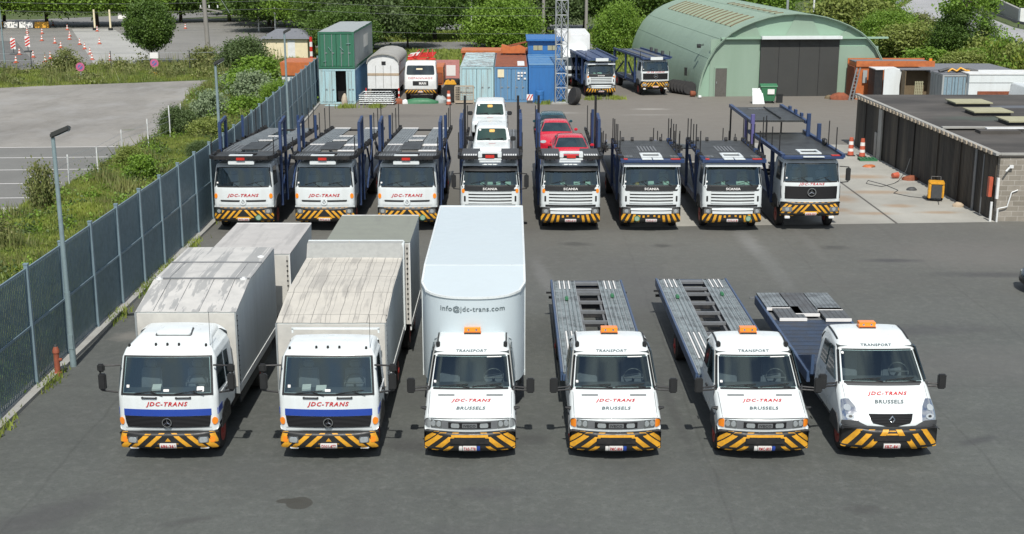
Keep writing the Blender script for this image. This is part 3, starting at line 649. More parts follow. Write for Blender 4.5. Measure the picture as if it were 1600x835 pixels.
    bs = chevron_bumper(cab, 1.07, .31, .7, -.03, .12, st, plate, ex)
    for sg in (-1, 1):
        b = MB().mat('chrome'); bs.rrect(b, bs.sz(.47), bs.sz(.61), (sg*.76-.11, sg*.76+.11), r=.03, off=.01, th=.015, n=4); b.mat('lens'); bs.rrect(b, bs.sz(.485), bs.sz(.595), (sg*.76-.085, sg*.76+.085), r=.04, off=.03, th=.006, n=4)
        h = b.build('headlight', cab)
        b = MB().mat('orange_lens'); bs.rrect(b, bs.sz(.47), bs.sz(.6), (sg*.95-.05, sg*.95+.05), r=.02, off=.008, th=.01, n=3); b.build('indicator', cab)
        b = MB().mat('white_dull'); x = sg*.76; b.box(x-.1, x+.1, .06, .16, .3, .4); b.build('fog_light', cab, bevel=.015)
        yy = .2
        x0, x1 = sg*1.34, sg*1.5
        mirror(cab, x0-sg*.03, x1-sg*.03, yy, 1.62, 1.98, [((sg*1.0, .3, 2.14), (sg*1.42, yy, 2.16)), ((sg*1.42, yy, 2.16), (sg*1.42, yy, 1.6)), ((sg*1.42, yy, 1.6), (sg*1.1, .3, 1.52))])
        b = MB().mat('black_plastic'); b.box(min(x0, x1)-sg*.02, max(x0, x1)-sg*.02, yy-.04, yy+.05, 2.02, 2.2); b.build('mirror', cab, bevel=.03)
    return sh
def truck_chassis(root, y0, y1, wd=.4, axles=((.95, 1), (4.9, 2)), hw=.98, r=.42, mat='chassis', rim='rim_red'):
    b = MB().mat(mat)
    for sg in (-1, 1): b.box(sg*wd-.04, sg*wd+.04, y0, y1, .62, .86)
    y = y0+.5
    while y < y1: b.box(-wd, wd, y, y+.08, .66, .8); y += .9
    for (ya, d) in axles: b.cyl((-hw+.1, ya, r), (hw-.1, ya, r), .07, n=8)
    b.box(-.9, -.45, 2.2, 3.3, .42, .8) if y1 > 4 else None
    b.box(.45, .9, 2.4, 3.1, .42, .8) if y1 > 4 else None
    b.build('chassis', root, bevel=0)
    for (ya, d) in axles:
        for sg in (-1, 1):
            wheel(root, sg*(hw-.13), ya, r, .26 if d == 1 else .44, rim)
def box_truck(name, label, cx, high, plate, boxp, xw, roofmat, lip=None, sticker=False):
    t = thing(name, label, 'truck', (cx, 26.2, 0), 0)
    merc_box_cab(t, high, plate, sticker)
    truck_chassis(t, 1.0, boxp[-1][0]-.1, axles=((.95, 1), (5.0, 2)))
    # box body: roof profile in (y,z)
    y0, y1 = boxp[0][0], boxp[-1][0]; zb = 1.02; x0, x1 = xw
    b = MB().mat('canvas_side')
    b.prism([(y0, zb)]+boxp+[(y1, zb)], 'x', x0, x1); bd = b.build('box_body', t, smooth=0, bevel=.02)
    b = MB().mat('canvas_light'); b.box(x0+.01, x1-.01, y0-.012, y0-.002, zb, boxp[0][1]-.02); b.build('front_sheet', bd)
    # sagging, slightly wrinkled roof sheet
    b = MB().mat(roofmat); nx = 16; rows = []
    pr = boxp
    segs = []
    for a, c in zip(pr, pr[1:]):
        k = max(1, int(math.hypot(c[0]-a[0], c[1]-a[1])/.18)); segs += [(a[0]+(c[0]-a[0])*i/k, a[1]+(c[1]-a[1])*i/k) for i in range(k)]
    segs.append(pr[-1]); vs = []
    for (y, z) in segs:
        for i in range(nx+1):
            u = -1+2*i/nx; bow_ = abs(math.sin((y-y0)*3.6)); vs.append(((x0+x1)/2+u*(x1-x0+.02)/2, y, z+.012+.018*bow_*(1-u*u)+random.uniform(-.004, .004)))
    b.add(vs, [(j*(nx+1)+i, j*(nx+1)+i+1, (j+1)*(nx+1)+i+1, (j+1)*(nx+1)+i) for j in range(len(segs)-1) for i in range(nx)])
    b.build('roof_sheet', bd, smooth=60)
    b = MB().mat('white_dull')
    for x in (x0, x1): # lashing eyelets & corner straps, lower aluminium side boards
        b.box(x-.015, x+.015, y0+.05, y1-.05, zb-.16, zb+.02)
    b.build('side_board', bd)
    b = MB().mat('galv'); b.bar((x0, y0-.02, zb-.16), (x0, y0-.02, pr[0][1]), .04); b.bar((x1, y0-.02, zb-.16), (x1, y0-.02, pr[0][1]), .04); b.box(x0, x1, y0-.03, y0+.0, zb-.16, zb-.02); b.build('corner_post', bd)
    b = MB().mat('black_metal')
    for k in range(14): b.box(x1+.002, x1+.016, y0+.09, y0+.12, zb+.1+k*.12, zb+.13+k*.12)
    b.box(x1+.001, x1+.006, y0+.1, y0+.11, zb+.1, zb+1.69)
    b.build('strap_buckle', bd)
    b = MB().mat('dark_grey'); b.box(x1-.1, x1-.06, y0+.4, y1-.6, .5, .72); b.box(x0+.06, x0+.1, y0+.4, y1-.6, .5, .72); b.build('side_guard', t)
    return t, bd
# ---- front row: truck one
t1, bd1 = box_truck('box_truck', 'white and blue box truck with sloping canvas top, nearest the fence, hatch on cab roof', -7.45, True, '686-361',
   [(2.1, 2.8), (3.8, 3.13), (7.1, 3.13)], (-1.14, 1.14), 'canvas_roof', sticker=True)
b = MB().mat('mid_grey')
for x in (-.75, -.25, .3, .8): b.bar((x, 2.15, 2.83), (x, 3.78, 3.155), .012, .012)
for y, z in ((3.8, 3.13), (5.4, 3.13)): b.box(-1.14, 1.14, y-.02, y+.02, z+.015, z+.045)
for x in (-.8, .8): b.bar((x, 3.8, 3.15), (x, 5.4, 3.15), .012, .012)
b.build('seam', bd1)
b = MB().mat('white_dull')
for x, y in ((-1.02, 3.8), (1.0, 3.8), (1.0, 6.0)): b.cyl((x, y, 3.13), (x, y, 3.17), .09, n=14); b.cyl((x, y, 3.17), (x, y, 3.19), .04, n=10)
b.build('roof_fitting', bd1)
t2, bd2 = box_truck('box_truck', 'white and blue box truck with checked canvas roof and raised rear panel', -3.97, False, 'DNV-477',
   [(2.1, 2.54), (4.0, 2.85), (6.75, 2.93), (6.95, 3.27), (7.15, 3.3)], (-1.42, 1.08), 'canvas_roof_grid')
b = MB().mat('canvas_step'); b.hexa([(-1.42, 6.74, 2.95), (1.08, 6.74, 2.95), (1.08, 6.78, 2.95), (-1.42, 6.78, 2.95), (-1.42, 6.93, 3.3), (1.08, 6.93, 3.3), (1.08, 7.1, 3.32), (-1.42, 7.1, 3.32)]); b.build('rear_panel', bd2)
b = MB().mat('white_paint'); b.box(-1.43, 1.1, 7.1, 7.2, 3.26, 3.33); b.box(1.06, 1.12, 6.9, 7.2, .9, 3.3); b.build('rear_frame', bd2, bevel=.01)
b = MB().mat('white_paint'); b.bar((-.95, 1.5, 2.5), (-.95, 1.5, 2.6), .04); b.bar((.98, 1.5, 2.5), (.98, 1.5, 2.6), .04); b.bar((-.97, 1.5, 2.6), (1.0, 1.5, 2.6), .04); b.build('cab_guard', t2)
def trailer(label, cx, y0, L, zt, W_, roof):
    t = thing('box_trailer', label, 'trailer', (cx, y0, 0))
    h = W_/2
    b = MB().mat('canvas_side'); b.box(-h, h, 0, L, .95, zt); bd = b.build('box_body', t, bevel=.02)
    b = MB().mat('canvas_light'); b.box(-h+.01, h-.01, -.012, -.002, .97, zt-.02); b.build('front_sheet', bd)
    b = MB().mat(roof); vs = []; nx, ny = 12, 24
    for j in range(ny+1):
        for i in range(nx+1): u = -1+2*i/nx; vs.append((u*(h+.01), j*L/ny, zt+.012+.015*abs(math.sin(j*.8))*(1-u*u)+random.uniform(-.003, .003)))
    b.add(vs, [(j*(nx+1)+i, j*(nx+1)+i+1, (j+1)*(nx+1)+i+1, (j+1)*(nx+1)+i) for j in range(ny) for i in range(nx)]); b.build('roof_sheet', bd, smooth=60)
    b = MB().mat('white_dull'); b.box(h-.02, h+.015, -.02, L, .8, .97); b.box(-h-.015, -h+.02, -.02, L, .8, .97); b.box(h-.02, h+.012, -.02, .03, .9, zt); b.box(-h, h, L-.02, L+.01, zt-.05, zt+.03); b.build('side_board', bd)
    b = MB().mat('black_metal')
    for k in range(int((zt-1.1)/.14)): b.box(h-.09, h-.05, -.03, -.012, 1.1+k*.14, 1.14+k*.14)
    b.box(h-.075, h-.065, -.016, -.011, 1.1, zt-.05)
    b.build('strap_buckle', bd)
    b = MB().mat('chassis')
    for sg in (-1, 1): b.box(sg*.5-.04, sg*.5+.04, .1, L-.1, .6, .84)
    b.bar((-.5, .2, .6), (0, -.75, .55), .08); b.bar((.5, .2, .6), (0, -.75, .55), .08)
    for ya in (.9, L-.9): b.cyl((-.9, ya, .4), (.9, ya, .4), .06, n=8)
    b.build('chassis', t)
    for ya in (.9, L-.9):
        for sg in (-1, 1): wheel(t, sg*.88, ya, .42, .26, 'rim_red')
    return t
trailer('pale canvas covered trailer parked behind the box truck nearest the fence', -7.22, 34.35, 3.95, 2.7, 2.25, 'canvas_roof_plain')
trailer('trailer with greenish grey roof parked behind the box truck with the checked roof', -3.85, 33.5, 3.5, 3.22, 2.24, 'canvas_roof_green')

# ---- light recovery trucks
def bonnet_cab(root, kind, plate):
    W_ = 1.0 if kind == 'a' else 1.06
    yr = 2.9
    if kind == 'a':
        prof = [(.3, .55), (.05, .6), (.02, .95), (.12, 1.02), (.9, 1.33), (1.62, 1.95), (1.85, 2.06), (2.3, 2.16), (yr-.12, 2.16), (yr, 2.02), (yr+.02, .6)]
        wz = [(0, .99), (1.0, .995), (1.4, .985), (1.5, .97), (2.0, .9), (2.16, .84)]
    else:
        prof = [(.35, .55), (.08, .62), (.05, .85), (.18, 1.02), (.85, 1.5), (1.6, 2.12), (1.8, 2.2), (2.4, 2.3), (yr-.0, 2.3), (yr+.12, 2.1), (yr+.14, .6)]
        wz = [(0, 1.04), (1.0, 1.05), (1.4, 1.03), (1.6, 1.0), (2.1, .92), (2.3, .86)]
    sh = Shell(prof, wz, .14, .22, .03, .1)
    a0, a1 = (1.365, 1.915) if kind == 'a' else (1.53, 2.07)
    b = MB().mat('white_paint'); sh.body(b, 10, (sh.sz(a0+.015), sh.sz(a1-.015), .875))
    cab = b.build('cab', root, smooth=40); sz = sh.sz
    wa, wb = (.91, .83) if kind == 'a' else (.94, .85)
    screen(cab, sh, a0, a1, wa, wb, depth=1.0, papers=0)
    b = MB().mat('mid_grey')
    for sg in (-1, 1): sh.patch(b, [(sz(1.0)+(sz(a0-.05)-sz(1.0))*q/5, *sorted((sg*(.9-.0*q), sg*(.908-.0*q)))) for q in range(6)], .001, .002, 1)
    b.build('bonnet_gap', cab)
    b = MB().mat('plate_white'); x = -.8 if kind == 'a' else -.78; z = a0+.08 if kind == 'a' else a1-.08; sh.rrect(b, sz(z), sz(z)+.06, (x-.025, x+.025), r=.01, off=.014, th=.002, n=2)
    if kind == 'a': sh.rrect(b, sz(a1)-.05, sz(a1)-.03, (.35, .68), r=.005, off=.014, th=.002, n=4)
    b.build('sticker', cab)
    wipers(cab, sh, a0-.005, (-.02, .72), .68, .1)
    b = MB().mat('dark_grey'); sh.patch(b, [(sz(a0)-.1, -.8, .8), (sz(a0)-.03, -.85, .85)], .002, .004, 10); b.build('scuttle', cab) if kind == 'b' else None
    # lettering
    zj, zbr = (1.2, 1.11) if kind == 'a' else (1.34, 1.22)
    b = MB().mat(RED); sh.text(b, 'JDC-TRANS', 0.02, sz(zj), .88, .125, .35, .028); b.build('lettering', cab, smooth=0)
    b = MB().mat('grey_text'); sh.text(b, 'BRUSSELS', .02, sz(zbr), .64, .1, .2, .02); sh.text(b, 'TRANSPORT', 0, sz(a1)+.14, .7, .09, .15, .02); b.build('lettering', cab, smooth=0)
    b = MB().mat('black_plastic')
    for sg in (-1, 1): # roof gutters
        pts = [sh.map(sg*(.78 if kind == 'a' else .8), sh.sy(y), .012) for y in (1.95, 2.3, 2.6, 2.8)]
        for p, q in zip(pts, pts[1:]): b.bar(p, q, .035, .02)
    b.build('roof_rail', cab)
    if kind == 'a':
        for sg in (-1, 1):
            q = sh.map(sg*.77, sh.sy(1.9), 0); b = MB().mat('black_plastic'); b.box(q.x-.045, q.x+.045, q.y-.08, q.y+.06, q.z-.02, q.z+.1); b.build('marker_light', cab, bevel=.02)
        b = MB().mat('black_plastic')
        for sg in (-1, 1): t = sz(1.27); x0, x1 = sorted((sg*.35, sg*.72)); sh.rrect(b, t-.015, t+.02, (x0, x1), r=.015, off=.001, th=.006, n=6)
        b.build('bonnet_vent', cab)
        b = MB().mat('black_plastic'); sh.patch(b, [(sz(.965), -.97, .97), (sz(.98), -.97, .97)], .002, .004, 14); b.build('panel_gap', cab)
        b = MB().mat('mid_grey'); sh.patch(b, [(sz(.74), -.6, .6), (sz(.93), -.6, .6)], .004, .008, 12); b.mat('grille'); sh.patch(b, [(sz(.76), -.46, .46), (sz(.9), -.46, .46)], .014, .004, 10)
        b.mat('lens'); [sh.rrect(b, sz(.78), sz(.88), (x-.09, x+.09), r=.03, off=.02, th=.01, n=3) for x in (-.31, .31)]
        b.mat('mid_grey'); sh.rrect(b, sz(.78), sz(.88), (-.16, .16), r=.01, off=.018, th=.004, n=4); b.mat('black_plastic'); sh.text(b, 'IVECO', 0, sz(.83), .26, .06, 0, .02, .03)
        b.build('grille', cab)
        for sg in (-1, 1):
            x0, x1 = sorted((sg*.6, sg*.85)); b = MB().mat('chrome'); sh.rrect(b, sz(.74), sz(.935), (x0, x1), r=.02, off=.004, th=.01, n=5)
            b.mat('lens'); [sh.disc(b, sg*xx, sz(.84), .05, .065, .014, .008) for xx in (.67, .79)]; b.build('headlight', cab)
            x0, x1 = sorted((sg*.86, sg*.965)); b = MB().mat('orange_lens' if not root.name.startswith('box_van') else 'lens'); sh.rrect(b, sz(.74), sz(.93), (x0, x1), r=.02, off=.004, th=.008, n=4); b.build('indicator', cab)
        st = [(.97, .12, 1.1, .35, 1), (.8, .14, 1.1, .05, .97), (.53, .14, 1.1, .02, .97), (.3, .1, 1.1, .02, .3)]
        def ex(b, s): s.patch(b, [(s.sz(.58), -.4, .4), (s.sz(.63), -.4, .4)], 0.004, .006, 6); b.mat('black_metal'); s.rrect(b, s.sz(.44), s.sz(.56), (-.42, .42), r=.02, off=.004, th=.03)
        chevron_bumper(cab, 1.0, .23, .68, -.03, .25, st, plate, ex, .3, True)
    else:
        g = MB().mat('grille'); sh.patch(g, [(sz(.8), -.1, .1), (sz(.86), -.4, .4), (sz(.92), -.44, .44), (sz(1.03), -.48, .48)], .004, .01, 10); g.build('grille', cab)
        b = MB().mat('white_paint'); q = sh.map(0, sz(.93), .02); b.mat('chrome'); diamond(b, (q.x, q.y-.01, q.z), .1); b.build('diamond_emblem', cab)
        b = MB().mat('dark_grey'); sh.patch(b, [(sz(.66), -1.0, 1.0), (sz(.74), -1.0, 1.0), (sz(.8), -1.02, 1.02)], .002, .03, 16)
        for sg in (-1, 1): sh.patch(b, [(sz(.79), *sorted((sg*.5, sg*1.02))), (sz(.9), *sorted((sg*.74, sg*1.02)))], .002, .03, 8)
        b.build('front_apron', cab)
        for sg in (-1, 1):
            b = MB().mat('chrome'); rows = [(sz(.89), *sorted((sg*.68, sg*1.0))), (sz(1.0), *sorted((sg*.68, sg*1.01))), (sz(1.15), *sorted((sg*.74, sg*1.01))), (sz(1.26), *sorted((sg*.84, sg*.99)))]
            sh.patch(b, rows, .003, .01, 6); b.mat('lens'); sh.disc(b, sg*.86, sz(.97), .09, .07, .014, .01); sh.disc(b, sg*.9, sz(1.12), .07, .09, .014, .01); b.mat('black_plastic'); sh.disc(b, sg*.86, sz(.97), .04, .03, .026, .004); b.build('headlight', cab)
        st = [(.86, .13, .75, .04, .97), (.6, .13, .75, .0, .97), (.36, .13, .75, .0, .55), (.27, .13, .6, .72, .97)]
        def ex(b, s): s.patch(b, [(s.sz(.63), -.13, .13), (s.sz(.72), -.06, .06)], 0.004, .006, 4); b.mat('black_metal'); s.rrect(b, s.sz(.5), s.sz(.58), (-.4, .4), r=.02, off=.004, th=.02)
        chevron_bumper(cab, 1.06, .28, .75, -.02, .26, st, plate, ex, .36, False, .35)
    for sg in (-1, 1):
        b = MB().mat('glass'); g0 = 1.42 if kind == 'a' else 1.5; g1 = 1.98 if kind == 'a' else 2.08
        sh.side(b, sg, [(1.15, g0), (1.95, g0-.02), (1.95, g1), (1.78, g1)], .006, .006); b.build('side_window', cab)
        b = MB().mat('glass'); sh.side(b, sg, [(2.08, g0+.05), (2.6, g0+.05), (2.55, g1-.04), (2.08, g1-.02)], .006, .006); b.build('side_window', cab)
        b = MB().mat('dark_grey'); sh.side(b, sg, [(.98, .62), (1.0, .62), (1.03, g0), (1.0, g0)], .001, .002); sh.side(b, sg, [(2.0, .62), (2.02, .62), (2.02, g1), (2.0, g1)], .001, .002); b.build('door_gap', cab)
        b = MB().mat('dark_grey'); sh.side(b, sg, [(.42, .5), (1.25, .5), (1.2, .72), (1.02, .88), (.66, .88), (.48, .72)], .004, .02); b.build('wheel_arch', cab)
        b = MB().mat('black_plastic'); x = sg*(W_+.01); b.box(min(x, x+sg*.03), max(x, x+sg*.03), 1.75, 1.92, 1.12, 1.16); b.build('door_handle', cab)
        yy = .98 if kind == 'a' else 1.02; x0, x1 = sg*1.24, sg*1.42
        zc = 1.42 if kind == 'a' else 1.5
        mirror(cab, x0, x1, yy, zc-.17, zc+.17, [((sg*.93, yy+.08, zc-.12), (x0+sg*.05, yy, zc-.12)), ((sg*.93, yy+.1, zc-.06), (x0+sg*.05, yy, zc-.06))])
        if kind == 'a':
            q = sh.map(sg*.97, sz(1.14), .0); b = MB().mat('black_plastic'); b.cyl(q, q+Vector((sg*.12, -.0, .02)), .05, .02, 8); b.build('indicator_pod', cab)
    b = MB().mat('orange_lens'); y = 2.45; z = 2.16 if kind == 'a' else 2.29; b.box(-.19, .19, y, y+.2, z+.05, z+.15); b.mat('black_plastic'); b.box(-.2, .2, y-.01, y+.21, z-.02, z+.05); b.mat('chrome')
    for x in (-.09, .09): b.cyl((x, y-.004, z+.1), (x, y+.01, z+.1), .035, n=10)
    b.build('beacon', cab, bevel=.012)
    return sh
def flat_truck(label, cx, kind, plate, bed):
    t = thing('flatbed_truck', label, 'truck', (cx, 26.25, 0), 0, 'white recovery trucks with orange beacons')
    bonnet_cab(t, kind, plate)
    truck_chassis(t, 1.2, bed[1]-.1, .38, ((.83, 1), (7.2, 2)), .98, .36, rim='rim_red')
    return t
def ladder_bed(t, x0, x1, y0, y1, z, group):
    fr = MB().mat('rail_blue')
    for x in (x0, x1): fr.box(x-.03, x+.03, y0, y1, z-.2, z+.04)
    fr.box(x0, x1, y0, y0+.1, z-.2, z-.04); fr.box(x0, x1, y1-.08, y1, z-.2, z+.0)
    fr = fr.build('side_rail', t, bevel=.008)
    L = y1-y0; cw = .36
    for sg in (-1, 1):
        xi, xo = (sg*cw+(x0+x1)/2, x1-.05 if sg > 0 else x0+.05); a, c = min(xi, xo), max(xi, xo)
        b = MB().mat('tread_grey'); b.box(a, c, y0+.05, y1-.02, z-.05, z)
        b.mat('galv'); n = 5
        for k in range(n+1): x = a+(c-a)*k/n; b.box(x-.012, x+.012, y0+.05, y1-.03, z, z+.014)
        b.mat('plate_white')
        for k in (1, 2, 3):     # bright worn strips at both ends
            x = a+(c-a)*(k+.3)/4.6; b.box(x-.018, x+.018, y1-1.0, y1-.05, z+.015, z+.02); b.box(x-.018, x+.018, y0+1.2, y0+3.4, z+.015, z+.02)
        b.build('runway', t)
    b = MB().mat('mid_grey'); c = (x0+x1)/2; k = 0; y = y0+.4
    while y < y1-.9: b.box(c-cw-.02, c+cw+.02, y, y+.09, z-.09, z-.01); y += 1.0
    b.box(c-cw, c+cw, y1-1.05, y1-.95, z-.07, z+.004); b.box(c-cw, c+cw, y1-.3, y1-.05, z-.07, z+.0)
    for sg in (-1, 1): b.box(c+sg*.3-.03, c+sg*.3+.03, y0+.2, y1-1.0, z-.3, z-.1)
    b.cyl((c-.2, y0+3.6, z-.2), (c+.25, y0+3.6, z-.2), .13, n=14); b.cyl((c, y0+2.2, z-.25), (c, y0+3.4, z-.25), .05, n=8); b.build('cross_member', t)
    b = MB().mat('bin_green'); [b.box(x-.05, x+.05, y-.12, y+.12, z+.02, z+.1) for x, y in ((x0+.38, y1-2.2), (x1-.4, y1-1.9))]; b.build('wheel_stop', t, bevel=.02)
    b = MB().mat('black_metal'); b.bar((x0-.18, y1-1.0, z-.1), (x0, y1-1.0, z-.1), .05); b.bar((x1, y1-1.0, z-.1), (x1+.1, y1-1.0, z-.1), .05); b.bar((x0-.1, y1-.8, z-.3), (x1+.1, y1-.8, z-.3), .07); b.build('rear_bar', t)
f4 = flat_truck('white recovery truck with empty ladder bed, standing right beside the white box van', 2.26, 'a', 'PMC-804', (3.0, 11.9)); ladder_bed(f4, -1.06, 1.06, 3.2, 11.9, .95, '')
f5 = flat_truck('white recovery truck with empty ladder bed, second from the right in the front row', 5.49, 'a', 'PMC-803', (3.0, 12.0)); ladder_bed(f5, -1.06, 1.06, 3.1, 12.1, .95, '')
f6 = flat_truck('white recovery truck with large swept headlights and dark blue bed, rightmost in front', 8.25, 'b', 'SBZ-841', (3.0, 10.0))
b = MB().mat('rail_blue')
for x in (-1.12, 1.0): b.box(x-.04, x+.04, 3.2, 10.1, .72, .98)
b.prism([(3.1, .95), (4.6, .95), (3.1, 1.45)], 'x', -1.1, -1.02); b.prism([(3.1, .95), (4.6, .95), (3.1, 1.45)], 'x', .9, .98); b.build('side_rail', f6, bevel=.008)
part('bed', f6, 'deck_blue', lambda b: b.box(-1.08, .96, 3.15, 7.7, .9, .95))
for (x0, x1, y0, y1, m) in ((-1.1, -.45, 8.6, 10.2, 'tread_light'), (-.42, .25, 8.0, 10.2, 'tread_mid'), (.28, .98, 8.4, 10.2, 'tread_light'), (-.95, -.2, 7.55, 8.75, 'tread_mid'), (.3, 1.0, 7.5, 8.6, 'tread_mid')):
    part('ramp_plate', f6, m, lambda b: (b.box(x0, x1, y0, y1, .99, 1.04), b.mat('plate_white'), b.box(x0, x1, y0-.04, y0, .97, 1.05)))
part('rear_bar', f6, 'mid_grey', lambda b: (b.box(-1.1, 1.0, 7.7, 10.2, .84, .9), b.bar((-1.3, 10.1, .9), (-1.1, 10.1, .9), .06)))
# ---- white van with curved box body
t3 = thing('box_van', 'white van with tall curved white box body and web address above its cab', 'van', (-.92, 26.25, 0), 0)
bonnet_cab(t3, 'a', 'TAS-778'); truck_chassis(t3, 1.2, 11.6, .38, ((.83, 1), (7.6, 2)), .98, .36)
lv = MB().mat('luton_white'); N = 20; ring = []
def lout(n=N):
    pts = []
    for i in range(n+1):
        u = -1+2*i/n; pts.append((u*1.22, 2.55+1.0*(1-math.sqrt(max(0, 1-abs(u)**2.6)))*.95))
    return pts
O_ = lout(); zt = 3.2
def top(x, y): return 3.0+.28*min(1, (y-2.5)/2.1)-.02*(x/1.22)**2
lo = [(x, y, .85) for x, y in O_]+[(1.22, 11.75, .85), (-1.22, 11.75, .85)]
hi = [(x, y, top(x, y)) for x, y in O_]+[(1.22, 11.75, 3.3), (-1.22, 11.75, 3.3)]
k = len(lo); lv.add(lo+hi, [(i, (i+1) % k, k+(i+1) % k, k+i) for i in range(k)]+[tuple(range(k-1, -1, -1))])
cr_ = [(x, 4.6, 3.28) for x, y in O_]; bk = [(x, 11.75, 3.3) for x, y in O_]; fr = hi[:N+1]
for a, c in ((fr, cr_), (cr_, bk)): lv.add(a+c, [(i, i+1, N+1+i+1, N+1+i) for i in range(N)])
lb = lv.build('box_body', t3, smooth=28)
b = MB().mat('white_paint')
for i in range(N): b.bar(Vector(hi[i])+Vector((0, -.01, .0)), Vector(hi[i+1])+Vector((0, -.01, 0)), .05, .05)
for sg in (-1, 1): b.bar((sg*1.22, 3.5, 3.13), (sg*1.22, 4.6, 3.28), .05); b.bar((sg*1.22, 4.6, 3.28), (sg*1.22, 11.75, 3.3), .05); b.bar((sg*1.225, 3.55, .85), (sg*1.225, 3.55, 3.1), .03); b.box(sg*1.22-.02, sg*1.22+.02, 3.5, 11.75, .8, .92)
b.bar((-1.22, 11.76, 3.3), (1.22, 11.76, 3.3), .05); b.box(-1.2, 1.2, 4.58, 4.62, 3.265, 3.284); b.build('edge_trim', lb)
b = MB().mat('mid_grey')
for sg in (-1, 1):
    for y in (4.6, 6.4, 8.2, 10.0): b.box(sg*1.22-.003, sg*1.22+.003, y-.008, y+.008, .95, 3.2)
b.build('panel_joint', lb)
b = MB().mat('grey_text')
def lmap(u, v):
    x = u; a = abs(x)/1.22; return (x, 2.55+.95*(1-math.sqrt(max(0, 1-a**2.6)))-.012, 2.72+v)
put_text(b, 'info@jdc-trans.com', lmap, 1.5, .17, 0, .012); b.build('lettering', lb, smooth=0)
part('underrun_guard', t3, 'dark_grey', lambda b: (b.box(-1.15, -1.1, 4, 7, .4, .6), b.box(1.1, 1.15, 4, 7, .4, .6)))
